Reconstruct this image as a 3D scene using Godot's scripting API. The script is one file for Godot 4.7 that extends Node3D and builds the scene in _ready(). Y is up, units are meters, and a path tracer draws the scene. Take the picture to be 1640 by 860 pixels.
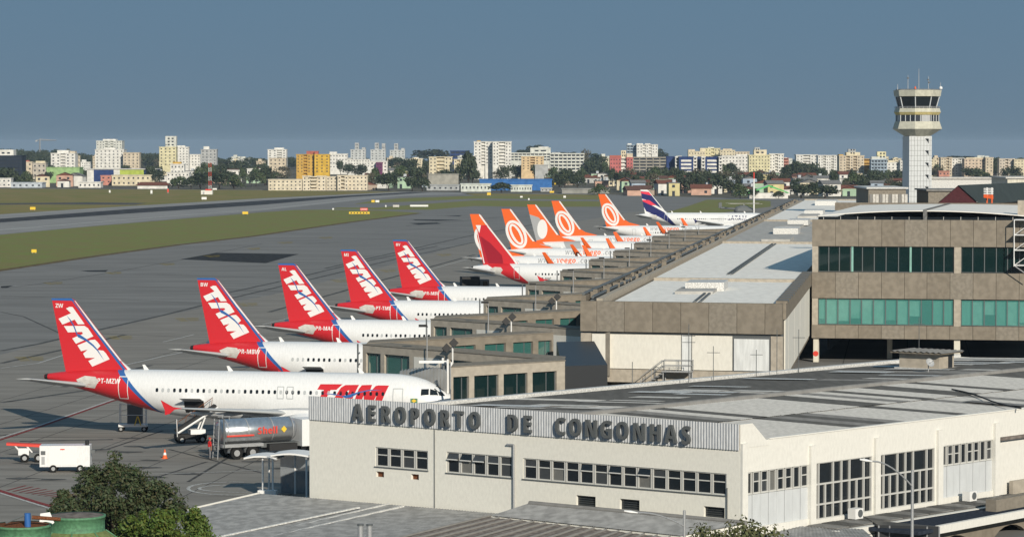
extends Node3D
# Airport apron seen from a height: terminal, piers, parked airliners, airfield and the city beyond.
const FOC := 4800.0      # focal length of the photograph in its own pixels (1640 x 860)
const EYE := 25.64       # camera height above the apron
const HORIZON := 230.0   # row of the horizon
var rng := RandomNumberGenerator.new()
var M := {}
var taken := {}
var tex := {}

# ---------- survey: a row and column of the photograph to a place at a known height or distance ----------
func ray(px: float, py: float) -> Vector3:
	var p := atan((430.0 - HORIZON) / FOC)
	return Vector3((px - 820.0) / FOC, -(py - 430.0) / FOC, -1.0).rotated(Vector3.RIGHT, -p)
func U(px: float, py: float, h := 0.0) -> Vector3:
	var r := ray(px, py)
	var t := (h - EYE) / r.y
	return Vector3(r.x * t, h, r.z * t)
func V(px: float, py: float, d: float) -> Vector3:
	var r := ray(px, py)
	var t := d / -r.z
	return Vector3(r.x * t, EYE + r.y * t, r.z * t)
func ppm(d: float) -> float: return FOC / d

# ---------- meshes ----------
func st() -> SurfaceTool:
	var s := SurfaceTool.new()
	s.begin(Mesh.PRIMITIVE_TRIANGLES)
	s.set_smooth_group(-1)
	return s
func tri(s: SurfaceTool, a: Vector3, b: Vector3, c: Vector3) -> void:
	s.add_vertex(a); s.add_vertex(b); s.add_vertex(c)
func quad(s: SurfaceTool, a: Vector3, b: Vector3, c: Vector3, d: Vector3) -> void:  # clockwise seen from the front
	tri(s, a, b, c); tri(s, a, c, d)
func hexa(s: SurfaceTool, lo: Array, hi: Array) -> void:  # closed prism, lo and hi rings counter-clockwise from above
	var n := lo.size()
	for i in n:
		var j := (i + 1) % n
		quad(s, hi[i], hi[j], lo[j], lo[i])
	for i in range(1, n - 1):
		tri(s, hi[0], hi[i + 1], hi[i])
		tri(s, lo[0], lo[i], lo[i + 1])
func box(s: SurfaceTool, c: Vector3, z: Vector3, t := Transform3D.IDENTITY) -> void:  # centre, size
	var h := z * 0.5
	var lo := []; var hi := []
	for k in [[-1, 1], [1, 1], [1, -1], [-1, -1]]:
		lo.append(t * (c + Vector3(h.x * k[0], -h.y, h.z * k[1])))
		hi.append(t * (c + Vector3(h.x * k[0], h.y, h.z * k[1])))
	hexa(s, lo, hi)
func span(s: SurfaceTool, a: Vector3, b: Vector3, t := Transform3D.IDENTITY) -> void:  # box between two corners
	box(s, (a + b) * 0.5, (b - a).abs(), t)
func prism(s: SurfaceTool, pts: Array, y0: float, y1: float) -> void:  # plan polygon (Vector3, any winding) raised from y0 to y1
	var p := PackedVector2Array()
	for q in pts: p.append(Vector2(q.x, -q.z))
	if Geometry2D.is_polygon_clockwise(p): p.reverse()
	var ix := Geometry2D.triangulate_polygon(p)
	for i in range(0, ix.size(), 3):
		var a := p[ix[i]]; var b := p[ix[i + 1]]; var c := p[ix[i + 2]]
		if (b - a).cross(c - a) < 0.0:
			var w := b; b = c; c = w
		tri(s, Vector3(a.x, y1, -a.y), Vector3(c.x, y1, -c.y), Vector3(b.x, y1, -b.y))
		if y1 > y0: tri(s, Vector3(a.x, y0, -a.y), Vector3(b.x, y0, -b.y), Vector3(c.x, y0, -c.y))
	if y1 > y0:
		for i in p.size():
			var a := p[i]; var b := p[(i + 1) % p.size()]
			quad(s, Vector3(a.x, y1, -a.y), Vector3(b.x, y1, -b.y), Vector3(b.x, y0, -b.y), Vector3(a.x, y0, -a.y))
func plate(s: SurfaceTool, p2: PackedVector2Array, z0: float, z1: float, t := Transform3D.IDENTITY) -> void:  # outline in x,y given thickness in z
	var p := p2.duplicate()
	if Geometry2D.is_polygon_clockwise(p): p.reverse()
	var ix := Geometry2D.triangulate_polygon(p)
	for i in range(0, ix.size(), 3):
		var a := p[ix[i]]; var b := p[ix[i + 1]]; var c := p[ix[i + 2]]
		if (b - a).cross(c - a) < 0.0:
			var w := b; b = c; c = w
		tri(s, t * Vector3(a.x, a.y, z1), t * Vector3(c.x, c.y, z1), t * Vector3(b.x, b.y, z1))
		tri(s, t * Vector3(a.x, a.y, z0), t * Vector3(b.x, b.y, z0), t * Vector3(c.x, c.y, z0))
	for i in p.size():
		var a := p[i]; var b := p[(i + 1) % p.size()]
		quad(s, t * Vector3(a.x, a.y, z0), t * Vector3(b.x, b.y, z0), t * Vector3(b.x, b.y, z1), t * Vector3(a.x, a.y, z1))
func rod(s: SurfaceTool, a: Vector3, b: Vector3, r0: float, r1 := -1.0, n := 8) -> void:
	if r1 < 0.0: r1 = r0
	var d := (b - a).normalized()
	var u := d.cross(Vector3.UP if absf(d.y) < 0.9 else Vector3.RIGHT).normalized()
	var w := d.cross(u)
	s.set_smooth_group(1 if n > 6 else -1)
	for i in n:
		var p := TAU * i / n; var q := TAU * (i + 1) / n
		var e := u * cos(p) + w * sin(p); var f := u * cos(q) + w * sin(q)
		quad(s, a + f * r0, b + f * r1, b + e * r1, a + e * r0)
	s.set_smooth_group(-1)
	for i in n:
		var p := TAU * i / n; var q := TAU * (i + 1) / n
		var e := u * cos(p) + w * sin(p); var f := u * cos(q) + w * sin(q)
		tri(s, a, a + f * r0, a + e * r0)
		tri(s, b, b + e * r1, b + f * r1)
func lathe(s: SurfaceTool, c: Vector3, prof: Array, n := 24) -> void:  # prof of [radius, height] upwards
	s.set_smooth_group(1)
	for k in prof.size() - 1:
		for i in n:
			var p := TAU * i / n; var q := TAU * (i + 1) / n
			var e := Vector3(cos(p), 0, sin(p)); var f := Vector3(cos(q), 0, sin(q))
			var y0 := Vector3(0, prof[k][1], 0); var y1 := Vector3(0, prof[k + 1][1], 0)
			quad(s, c + e * prof[k + 1][0] + y1, c + f * prof[k + 1][0] + y1, c + f * prof[k][0] + y0, c + e * prof[k][0] + y0)
	s.set_smooth_group(-1)
func rings(s: SurfaceTool, rs: Array, closed := true, smooth := true) -> void:  # skin over rings of the same number of points
	s.set_smooth_group(1 if smooth else -1)
	for k in rs.size() - 1:
		var a: Array = rs[k]; var b: Array = rs[k + 1]
		var n := a.size()
		for i in (n if closed else n - 1):
			var j := (i + 1) % n
			quad(s, a[i], b[i], b[j], a[j])
	s.set_smooth_group(-1)
func fan(s: SurfaceTool, r: Array, flip := false) -> void:
	for i in range(1, r.size() - 1):
		if flip: tri(s, r[0], r[i + 1], r[i])
		else: tri(s, r[0], r[i], r[i + 1])
func mesh_of(s: SurfaceTool) -> ArrayMesh:
	s.generate_normals()
	return s.commit()
func shape(called: String, mesh: Mesh, m: Material, parent: Node = self, t := Transform3D.IDENTITY) -> MeshInstance3D:
	var o := MeshInstance3D.new()
	o.mesh = mesh; o.material_override = m
	o.name = numbered(called) if parent == self else called
	parent.add_child(o, true)
	o.transform = t
	return o
func part(called: String, s: SurfaceTool, m: Material, parent: Node = self) -> MeshInstance3D:
	return shape(called, mesh_of(s), m, parent)
func numbered(called: String) -> String:
	if not taken.has(called):
		taken[called] = 0
		return called
	taken[called] += 1
	return "%s_%03d" % [called, taken[called]]
func thing(called: String, label: String, category: String, t := Transform3D.IDENTITY, group := "") -> Node3D:
	var o := Node3D.new()
	o.name = numbered(called)
	add_child(o)
	o.transform = t
	return tag(o, label, category, group)
func tag(o: Node, label: String, category: String, group := "") -> Node:
	o.set_meta("label", label); o.set_meta("category", category)
	if group: o.set_meta("group", group)
	return o
func struct(o: Node, label := "") -> Node:
	o.set_meta("kind", "structure")
	if label: o.set_meta("label", label)
	return o
func stuff(o: Node) -> Node:
	o.set_meta("kind", "stuff")
	return o
func at(p: Vector3, turn := 0.0) -> Transform3D: return Transform3D(Basis(Vector3.UP, turn), p)
func face(a: Vector3, b: Vector3) -> Transform3D:  # stands at a, x runs along the ground to b, z points to the viewer
	var x := Vector3(b.x - a.x, 0, b.z - a.z).normalized()
	return Transform3D(Basis(x, Vector3.UP, x.cross(Vector3.UP)), Vector3(a.x, 0, a.z))

# ---------- materials: base colours are linear ----------
func grey_noise(key: String, freq: float, lo: float, hi: float, size := 512, kind := FastNoiseLite.TYPE_SIMPLEX_SMOOTH, oct := 5, stretch := Vector2.ONE) -> Texture2D:
	if tex.has(key): return tex[key]
	var f := FastNoiseLite.new()
	f.noise_type = kind; f.frequency = freq; f.fractal_octaves = oct; f.seed = key.hash() % 1000
	var im := f.get_seamless_image(int(size * stretch.x), int(size * stretch.y), false, false, 0.12)
	im.resize(size, size, Image.INTERPOLATE_BILINEAR)
	im.convert(Image.FORMAT_RGB8)
	for y in size:
		for x in size:
			var v := im.get_pixel(x, y).r
			v = lerpf(lo, hi, smoothstep(0.12, 0.88, v))
			im.set_pixel(x, y, Color(v, v, v))
	tex[key] = ImageTexture.create_from_image(im)
	return tex[key]
func two_tone(key: String, freq: float, a: Color, b: Color, size := 512) -> Texture2D:  # patchy mix of two real colours
	var g := grey_noise(key + "_mix", freq, 0.0, 1.0, size).get_image()
	var im := Image.create(size, size, false, Image.FORMAT_RGB8)
	for y in size:
		for x in size: im.set_pixel(x, y, a.lerp(b, g.get_pixel(x, y).r).linear_to_srgb())
	return ImageTexture.create_from_image(im)
func mat(c: Color, rough := 0.85, t: Texture2D = null, scale := 0.1, metal := 0.0) -> StandardMaterial3D:
	var m := StandardMaterial3D.new()
	m.albedo_color = c.linear_to_srgb()
	m.roughness = rough; m.metallic = metal
	if rough >= 0.74: m.metallic_specular = 0.12
	if t:
		m.albedo_texture = t
		m.uv1_triplanar = true; m.uv1_world_triplanar = true
		m.uv1_scale = Vector3.ONE * scale
	return m
func worn(m: StandardMaterial3D, t: Texture2D, scale: float) -> StandardMaterial3D:  # a second, finer or coarser pattern multiplied over the first
	m.detail_enabled = true
	m.detail_albedo = t
	m.detail_blend_mode = BaseMaterial3D.BLEND_MODE_MUL
	m.detail_uv_layer = BaseMaterial3D.DETAIL_UV_1
	return m
func tone(c: Color, k: float) -> Color: return Color(c.r * k, c.g * k, c.b * k)
func rgb(r: int, g: int, b: int) -> Color: return Color(r / 255.0, g / 255.0, b / 255.0).srgb_to_linear()

func make_materials() -> void:
	var cloud := grey_noise("cloud", 0.016, 0.89, 1.0)
	var grain := grey_noise("grain", 0.05, 0.88, 1.0)
	var mott := grey_noise("mottle", 0.03, 0.76, 1.0)
	var streak := grey_noise("streak", 0.02, 0.9, 1.0, 512, FastNoiseLite.TYPE_SIMPLEX_SMOOTH, 4, Vector2(2.0, 0.25))
	var drag := grey_noise("drag", 0.012, 0.9, 1.0, 1024, FastNoiseLite.TYPE_SIMPLEX_SMOOTH, 5, Vector2(0.35, 1.6))
	var faint := grey_noise("faint", 0.03, 0.955, 1.0, 512, FastNoiseLite.TYPE_SIMPLEX_SMOOTH, 5, Vector2(1.6, 0.5))
	M.apron = mat(Color(0.225, 0.223, 0.216), 0.9, drag, 0.006)
	M.stand = mat(Color(0.262, 0.248, 0.225), 0.9, drag, 0.016)
	M.runway = mat(Color(0.30, 0.296, 0.288), 0.9, drag, 0.008)
	M.rubber = mat(Color(0.07, 0.072, 0.078), 0.9, mott, 0.012)
	M.tar = mat(Color(0.05, 0.052, 0.055), 0.9, mott, 0.03)
	M.joint = mat(Color(0.1, 0.1, 0.1), 0.9, mott, 0.05)
	M.tyre_mark = mat(Color(0.12, 0.122, 0.12), 0.9, mott, 0.04)
	M.grass = mat(Color(1, 1, 1), 1.0, two_tone("grass", 0.02, Color(0.205, 0.18, 0.078), Color(0.18, 0.215, 0.068)), 0.011)
	M.dry = mat(Color(0.17, 0.135, 0.075), 1.0, mott, 0.03)
	M.grass_far = mat(Color(1, 1, 1), 1.0, two_tone("grass_far", 0.02, Color(0.25, 0.195, 0.085), Color(0.18, 0.185, 0.06)), 0.004)
	M.town = mat(Color(0.16, 0.15, 0.12), 1.0, mott, 0.01)
	M.paint_white = mat(Color(0.55, 0.55, 0.53), 0.8, mott, 0.2)
	M.paint_yellow = mat(Color(0.42, 0.31, 0.03), 0.8, mott, 0.3)
	M.paint_red = mat(Color(0.28, 0.07, 0.07), 0.8, mott, 0.2)
	M.concrete = mat(Color(0.262, 0.23, 0.187), 0.9, cloud, 0.11)
	M.concrete_b = mat(Color(0.24, 0.21, 0.17), 0.9, cloud, 0.13)
	M.concrete_c = mat(Color(0.268, 0.24, 0.2), 0.9, cloud, 0.21)
	M.concrete_pale = mat(Color(0.44, 0.395, 0.33), 0.9, cloud, 0.16)
	M.dark = mat(Color(0.02, 0.022, 0.025), 0.9)
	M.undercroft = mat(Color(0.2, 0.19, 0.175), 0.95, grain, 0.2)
	M.cream = mat(Color(0.68, 0.65, 0.56), 0.8, streak, 0.09)
	M.cream_plain = mat(Color(0.74, 0.72, 0.655), 0.75, faint, 0.12)
	M.wall = mat(Color(0.76, 0.745, 0.68), 0.85, faint, 0.25)
	M.wall_white = mat(Color(0.72, 0.71, 0.665), 0.85, faint, 0.2)
	M.door_white = mat(Color(0.72, 0.74, 0.74), 0.7, streak, 0.13)
	M.roof_white = mat(Color(0.85, 0.825, 0.77), 0.85, faint, 0.03)
	M.roof_grey = mat(Color(0.47, 0.46, 0.435), 0.9, cloud, 0.06)
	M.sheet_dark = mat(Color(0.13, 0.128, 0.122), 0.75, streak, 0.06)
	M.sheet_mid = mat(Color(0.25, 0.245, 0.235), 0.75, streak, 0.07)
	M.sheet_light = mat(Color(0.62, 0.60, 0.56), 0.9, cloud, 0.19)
	M.sheet_grey = mat(Color(0.30, 0.305, 0.305), 0.7, mott, 0.06)
	M.sheet_brown = mat(Color(0.235, 0.205, 0.185), 0.8, mott, 0.12)
	M.rust = mat(Color(0.2, 0.08, 0.04), 0.95, mott, 0.6)
	M.flash = mat(Color(0.72, 0.72, 0.70), 0.6, mott, 0.35)
	M.panel_metal = mat(Color(0.50, 0.52, 0.545), 0.55, streak, 0.4)
	M.letter = mat(Color(0.115, 0.125, 0.13), 0.8, grain, 0.5)
	M.frame = mat(Color(0.50, 0.50, 0.48), 0.6)
	M.frame_dark = mat(Color(0.1, 0.11, 0.115), 0.6)
	M.steel = mat(Color(0.42, 0.43, 0.44), 0.45, grain, 0.4, 0.3)
	M.steel_white = mat(Color(0.75, 0.75, 0.74), 0.5)
	M.pane = mat(Color(0.012, 0.016, 0.02), 0.06)
	M.pane_grey = mat(Color(0.05, 0.055, 0.06), 0.15)
	M.pane_blind = mat(Color(0.16, 0.16, 0.15), 0.5, streak, 0.9)
	M.pane_green = mat(Color(0.012, 0.045, 0.042), 0.08)
	M.pane_far = mat(Color(0.03, 0.035, 0.045), 0.25)
	M.glass = mat(Color(0.12, 0.42, 0.38), 0.04)
	M.glass.transparency = BaseMaterial3D.TRANSPARENCY_ALPHA
	M.glass.albedo_color.a = 0.28
	M.glass_grey = mat(Color(0.3, 0.33, 0.36), 0.08)
	M.glass_grey.transparency = BaseMaterial3D.TRANSPARENCY_ALPHA
	M.glass_grey.albedo_color.a = 0.4
	M.glass_dark = mat(Color(0.006, 0.022, 0.022), 0.04)
	M.glass_dark.transparency = BaseMaterial3D.TRANSPARENCY_ALPHA
	M.glass_dark.albedo_color.a = 0.82
	M.blind = mat(Color(0.13, 0.33, 0.28), 0.5, streak, 0.12)
	M.blind_pale = mat(Color(0.24, 0.46, 0.40), 0.5, cloud, 0.12)
	M.white_paint = mat(Color(0.76, 0.77, 0.775), 0.35, faint, 0.21)
	M.white_paint.clearcoat_enabled = true
	M.white_paint.clearcoat = 0.4
	M.red = mat(Color(0.56, 0.02, 0.028), 0.4)
	M.blue = mat(Color(0.03, 0.12, 0.36), 0.4)
	M.orange = mat(Color(0.80, 0.13, 0.02), 0.4)
	M.navy = mat(Color(0.014, 0.018, 0.115), 0.4)
	M.coral = mat(Color(0.75, 0.04, 0.08), 0.4)
	M.dark_red = mat(Color(0.30, 0.006, 0.02), 0.4)
	M.mid_red = mat(Color(0.42, 0.012, 0.025), 0.4)
	M.silver = mat(Color(0.36, 0.37, 0.38), 0.45)
	M.wing_grey = mat(Color(0.42, 0.44, 0.45), 0.45)
	M.alu = mat(Color(0.68, 0.70, 0.72), 0.28, cloud, 0.3, 0.85)
	M.tyre = mat(Color(0.02, 0.02, 0.02), 0.9)
	M.near_black = mat(Color(0.022, 0.024, 0.027), 0.45)  # near black: dark kiosk, link shade and hut doorway darkness
	M.black = mat(Color(0.012, 0.012, 0.013), 0.7)
	M.cone = mat(Color(0.75, 0.12, 0.02), 0.6)
	M.yellow = mat(Color(0.75, 0.5, 0.03), 0.6)
	M.green_paint = mat(Color(0.10, 0.26, 0.14), 0.7, mott, 0.3)
	M.green_old = mat(Color(0.20, 0.24, 0.10), 0.8, mott, 0.25)
	M.sign_red = mat(Color(0.65, 0.05, 0.03), 0.6)
	M.skin = mat(Color(0.35, 0.2, 0.13), 0.7)
	M.cloth_red = mat(Color(0.5, 0.03, 0.03), 0.9)
	M.cloth_grey = mat(Color(0.17, 0.17, 0.18), 0.9)
	M.bark = mat(Color(0.06, 0.045, 0.035), 0.95, mott, 0.8)
	M.leaf = mat(Color(1, 1, 1), 0.7)
	M.leaf.vertex_color_use_as_albedo = true
	M.tile = mat(Color(0.20, 0.085, 0.06), 0.95, mott, 0.15)
	M.tile_b = mat(Color(0.15, 0.085, 0.07), 0.95, mott, 0.15)
	M.roof_ash = mat(Color(0.22, 0.22, 0.22), 0.95, mott, 0.1)
	M.hangar_roof = mat(Color(0.055, 0.07, 0.072), 0.8, streak, 0.05)
	M.hangar_gable = mat(Color(0.085, 0.03, 0.035), 0.9, grain, 0.1)
	M.tower = mat(Color(0.56, 0.585, 0.60), 0.7, faint, 0.08)
	M.tower_cap = mat(Color(0.56, 0.55, 0.46), 0.8, cloud, 0.12)
	M.tower_yellow = mat(Color(0.55, 0.47, 0.22), 0.8, cloud, 0.12)
	M.black_mud = mat(Color(0.04, 0.05, 0.07), 0.95, mott, 0.2)

func _ready() -> void:
	rng.seed = 20
	# ----- camera -----
	var cam := Camera3D.new()
	cam.name = "camera"
	add_child(cam)
	cam.position = Vector3(0, EYE, 0)
	cam.rotation.x = -atan((430.0 - HORIZON) / FOC)
	cam.fov = rad_to_deg(2.0 * atan(430.0 / FOC))
	cam.far = 40000.0
	cam.current = true
	# ----- sky, haze, exposure -----
	var sky := ProceduralSkyMaterial.new()
	sky.sky_top_color = Color(0.115, 0.213, 0.315).linear_to_srgb()
	sky.sky_horizon_color = Color(0.147, 0.214, 0.28).linear_to_srgb()
	sky.sky_curve = 0.025
	sky.ground_horizon_color = Color(0.147, 0.214, 0.28).linear_to_srgb()
	sky.ground_bottom_color = Color(0.12, 0.12, 0.11).linear_to_srgb()
	sky.ground_curve = 0.02
	sky.sun_angle_max = 1.0
	var env := Environment.new()
	env.background_mode = Environment.BG_SKY
	env.sky = Sky.new()
	env.sky.sky_material = sky
	env.tonemap_mode = Environment.TONE_MAPPER_LINEAR
	env.tonemap_exposure = 1.0
	env.sdfgi_enabled = true; env.ssao_enabled = true; env.ssil_enabled = true
	env.fog_enabled = true
	env.fog_density = 0.00005
	env.fog_light_color = Color(0.6, 0.68, 0.76)
	var we := WorldEnvironment.new()
	we.name = "world_environment"
	we.environment = env
	add_child(we)
	# ----- sun: low, behind the camera and to the right -----
	var sun := DirectionalLight3D.new()
	sun.name = "sun"
	add_child(sun)
	sun.light_energy = 1.5
	sun.light_color = Color(1.0, 0.96, 0.89)
	sun.light_angular_distance = 0.5
	sun.shadow_enabled = true
	sun.look_at_from_position(Vector3.ZERO, -Vector3(0.2986, 0.399, 0.867), Vector3.UP)
	make_materials()
	build_ground()
	build_concourse()
	build_piers()
	build_block()
	build_hall()
	build_near_roofs()
	build_tower()
	build_back_sheds()
	build_airliners()
	build_apron_things()
	build_city()
	build_trees()

# ---------- airfield ----------
var rise := 0.0
func patch(called: String, pts: Array, layer: float, m: Material, parent: Node = self) -> MeshInstance3D:
	var s := st()
	var w := []
	for p in pts: w.append(U(p[0], p[1]))
	prism(s, w, layer * 0.005, layer * 0.005)
	return part(called, s, m, parent)
func stripe(s: SurfaceTool, pts: Array, width: float, layer: float) -> void:  # painted or sealed line along the ground
	for i in pts.size() - 1:
		var a := U(pts[i][0], pts[i][1]); var b := U(pts[i + 1][0], pts[i + 1][1])
		var n := (b - a).cross(Vector3.UP).normalized() * width * 0.5
		var y := Vector3(0, layer * 0.005 + rise, 0)
		rise = fmod(rise + 0.00031, 0.0018)
		quad(s, a - n + y, b - n + y, b + n + y, a + n + y)
func build_ground() -> void:
	var s := st()
	var prof := [[-400.0, -0.03], [3500.0, -0.03], [4600.0, -30.0], [8000.0, -140.0], [14000.0, -330.0]]
	for i in prof.size() - 1:
		quad(s, Vector3(-9000, prof[i + 1][1], -prof[i + 1][0]), Vector3(9000, prof[i + 1][1], -prof[i + 1][0]), Vector3(9000, prof[i][1], -prof[i][0]), Vector3(-9000, prof[i][1], -prof[i][0]))
	struct(part("ground", s, M.town), "wide urban ground running out to the plateau edge")
	var a := st()
	prism(a, [Vector3(-160, 0, -60), Vector3(220, 0, -60), U(1900, 318), U(1210, 318), U(1100, 315.5), U(960, 311), U(700, 307.5), U(420, 304), U(0, 301.5), U(-300, 300), Vector3(-420, 0, -300)], 0, 0)
	struct(part("apron", a, M.apron), "grey asphalt apron and taxiway")
	struct(patch("stand_pavement", [[-160, 600], [0, 568], [108, 540], [200, 521], [260, 506], [440, 471], [600, 431], [720, 398], [790, 378], [1010, 340], [1240, 330], [1240, 372], [1000, 620], [700, 880], [-160, 880]], 1, M.stand), "stained concrete parking stands beside the piers")
	struct(patch("far_grass", [[-300, 300.5], [0, 302], [420, 304.5], [640, 307.2], [420, 317.5], [164, 332.5], [0, 343], [-300, 362]], 1, M.grass_far), "brownish far grass beyond the runway")
	struct(patch("far_taxiway", [[-60, 326], [140, 324.2], [235, 325.2], [215, 328], [60, 327.4], [-60, 328.4]], 2, M.tyre_mark), "thin dark taxi strip in the far grass")
	struct(patch("runway", [[-300, 362.5], [0, 343.4], [164, 332.8], [420, 317.8], [640, 307.4], [720, 307.8], [760, 310.5], [640, 314.5], [590, 319], [420, 337.5], [280, 350], [0, 375], [-300, 404]], 2, M.runway), "pale grey runway crossing behind the apron")
	struct(patch("runway_rubber", [[-300, 371], [0, 350.4], [205, 335], [420, 321.4], [560, 313], [656, 308], [690, 308.2], [640, 311], [560, 315.6], [420, 328], [205, 342], [0, 356.4], [-300, 381]], 3, M.rubber), "dark rubber band along the runway middle")
	var l := st()
	stripe(l, [[-300, 399], [0, 368.3], [205, 351.3], [420, 335.2], [590, 317.5], [690, 309.4]], 1.1, 3)
	stripe(l, [[-300, 365], [0, 344.8], [164, 334], [420, 318.8], [640, 308]], 1.0, 3)
	struct(part("runway_edge_line", l, M.paint_white), "white painted runway edge lines")
	struct(patch("grass", [[-300, 405], [0, 376], [130, 364], [280, 351.5], [420, 340], [470, 336.5], [520, 335.6], [610, 337.4], [672, 340.8], [560, 355], [400, 378], [280, 391.5], [140, 410.5], [0, 431.5], [-300, 476]], 2, M.grass), "green infield grass between runway and taxiway")
	struct(patch("infield_grass", [[530, 334.4], [595, 321.5], [640, 317.6], [760, 313.5], [960, 316.5], [962, 331], [850, 331.5], [760, 330], [690, 336], [600, 336]], 2, M.grass), "green infield grass beside the cross taxiway")
	struct(patch("cross_taxiway", [[470, 332], [600, 332.6], [760, 321], [960, 322.5], [960, 319.6], [760, 318.2], [590, 326]], 3, M.apron), "grey taxiway crossing the infield")
	struct(patch("verge_grass", [[740, 309.4], [960, 312], [960, 316.3], [760, 313.2]], 2, M.grass_far), "far grass verge before the blue shed")
	struct(patch("end_grass", [[1062, 342], [1100, 331], [1132, 320], [1190, 319.5], [1235, 322], [1235, 331], [1150, 341.5]], 2, M.grass), "green grass beyond the last stand")
	var d := st()
	stripe(d, [[-300, 478], [0, 433], [140, 412], [280, 392.8], [400, 379], [560, 356], [672, 341.6]], 2.6, 2.6)
	struct(part("shoulder", d, M.dry), "worn dry shoulder along the grass edge")
	# sealed joints, tyre marks and patches
	var j := st()
	for p in [[[0, 462.5], [60, 455], [180, 436], [290, 416], [420, 390]], [[0, 500], [36, 507], [95, 534]], [[0, 474], [200, 480], [330, 486]], [[200, 458], [330, 462], [520, 470]], [[100, 532], [300, 540]], [[250, 440], [460, 446]], [[330, 690], [480, 660]], [[270, 720], [330, 735], [420, 758]], [[300, 772], [420, 700]], [[0, 700], [300, 702]], [[200, 780], [330, 740]], [[170, 720], [260, 690]], [[480, 392], [640, 380]], [[600, 372], [760, 361]]]:
		stripe(j, p, 0.28, 2.5)
	struct(part("pavement_joint", j, M.joint), "dark sealed joints in the pavement")
	var sj := st()
	var along := Vector3(0.1295, 0, -0.9916); var across := Vector3(0.9916, 0, 0.1295)
	var start := Vector3(-62, 0, -215)
	for k in 14:
		var q := start + across * (k * 7.5)
		var y := Vector3(0, 0.0112, 0)
		quad(sj, q - across * 0.05 + along * 190.0 + y, q + across * 0.05 + along * 190.0 + y, q + across * 0.05 + y, q - across * 0.05 + y)
	for k in 26:
		var q := start + along * (k * 7.5)
		var y := Vector3(0, 0.0108, 0)
		quad(sj, q - along * 0.05 + y, q + along * 0.05 + y, q + along * 0.05 + across * 98.0 + y, q - along * 0.05 + across * 98.0 + y)
	struct(part("slab_joint", sj, M.joint), "thin joint lines between the stand's concrete slabs")
	var t := st()
	for p in [[[0, 562], [60, 551], [150, 530], [260, 505], [360, 480], [520, 442], [620, 418], [760, 388]], [[0, 582], [100, 560], [200, 536]], [[360, 470], [470, 446], [560, 424], [700, 394]], [[430, 500], [600, 452], [760, 408]], [[100, 620], [240, 585]], [[0, 645], [140, 625]], [[20, 742], [140, 748]], [[30, 707], [180, 704]], [[520, 430], [760, 376], [900, 352]], [[700, 346], [900, 338]], [[650, 362], [800, 348]]]:
		stripe(t, p, 0.8, 2.1)
	struct(part("tyre_marks", t, M.tyre_mark), "dark curving tyre marks on the asphalt")
	struct(patch("asphalt_patch", [[288, 415.5], [345, 405], [478, 407], [425, 421.5]], 3, M.tar), "large black resurfaced patch on the taxiway")
	for q in [[[128, 433.5], [172, 432.5], [168, 435.5], [140, 435.2]], [[0, 458.5], [20, 457.4], [10, 461], [0, 461]], [[660, 351.5], [742, 352], [700, 354], [665, 353]], [[655, 357.5], [700, 356.5], [706, 358.5], [670, 359.8]], [[710, 345.2], [740, 345], [735, 346.6]]]:
		struct(patch("asphalt_patch", q, 3, M.tar), "small black repair patch on the taxiway")
	var y := st()
	for c in [[45, 575, 46, 7], [190, 541, 40, 6], [298, 512, 38, 5.5], [395, 488, 32, 5], [83, 454, 30, 3.5], [180, 437.5, 26, 3], [266, 423.5, 24, 3], [338, 410.5, 26, 3], [545, 450, 32, 4.5], [620, 434, 26, 4], [710, 408.5, 24, 3.5], [455, 389, 24, 2.6], [520, 381, 22, 2.4], [405, 398.6, 20, 2.4]]:
		for k in 4:
			var yy: float = c[1] - c[3] * 0.5 + c[3] * (k + 0.5) / 4.0
			var dx: float = c[2] * 0.5
			stripe(y, [[c[0] - dx + k * 3, yy + 0.4], [c[0] - dx * 0.2 + k * 2, yy - 0.2]], 0.45, 4)
			stripe(y, [[c[0] - dx * 0.05 + k * 2, yy - 0.2], [c[0] + dx, yy - 0.8]], 0.4, 4)
	struct(part("taxiway_marking", y, M.paint_yellow), "worn yellow stand numbers painted on the taxiway")
	var r := st()
	stripe(r, [[-40, 717], [0, 704.5], [60, 685], [178, 643], [290, 612]], 0.35, 5)
	stripe(r, [[-40, 775], [0, 787], [58, 805], [120, 822]], 0.5, 5)
	for k in 9: stripe(r, [[10 + k * 10, 786 + k * 1.5], [40 + k * 11, 778 + k * 2]], 0.22, 5)
	struct(part("red_line", r, M.paint_red), "faded red safety lines on the stand")
	var w := st()
	stripe(w, [[-40, 713.5], [0, 701.5], [60, 682.5], [178, 641], [290, 610]], 0.3, 5.6)
	stripe(w, [[-40, 778.5], [0, 790.5], [58, 808.5], [110, 824]], 0.3, 5.6)
	stripe(w, [[130, 601], [260, 571], [410, 541]], 0.35, 5.6)
	stripe(w, [[0, 590], [60, 582], [110, 566]], 0.3, 5.6)
	stripe(w, [[240, 760], [340, 757], [420, 753]], 0.22, 5.6)
	stripe(w, [[260, 548], [290, 541], [310, 536]], 0.3, 5.6)
	stripe(w, [[420, 520], [470, 508], [560, 490]], 0.3, 5.6)
	stripe(w, [[640, 446], [720, 423], [790, 404]], 0.3, 5.6)
	for e in [[372, 783, 72, 10.5], [388, 783, 70, 6]]:
		var ring := []
		for k in 15:
			var g := PI * 0.42 + PI * 1.16 * k / 14.0
			ring.append([e[0] + e[2] * cos(g), e[1] - e[3] * sin(g)])
		stripe(w, ring, 0.28, 5.6)
	struct(part("white_line", w, M.paint_white), "white guide lines and a turning circle painted on the apron")
	var n := st()
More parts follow.
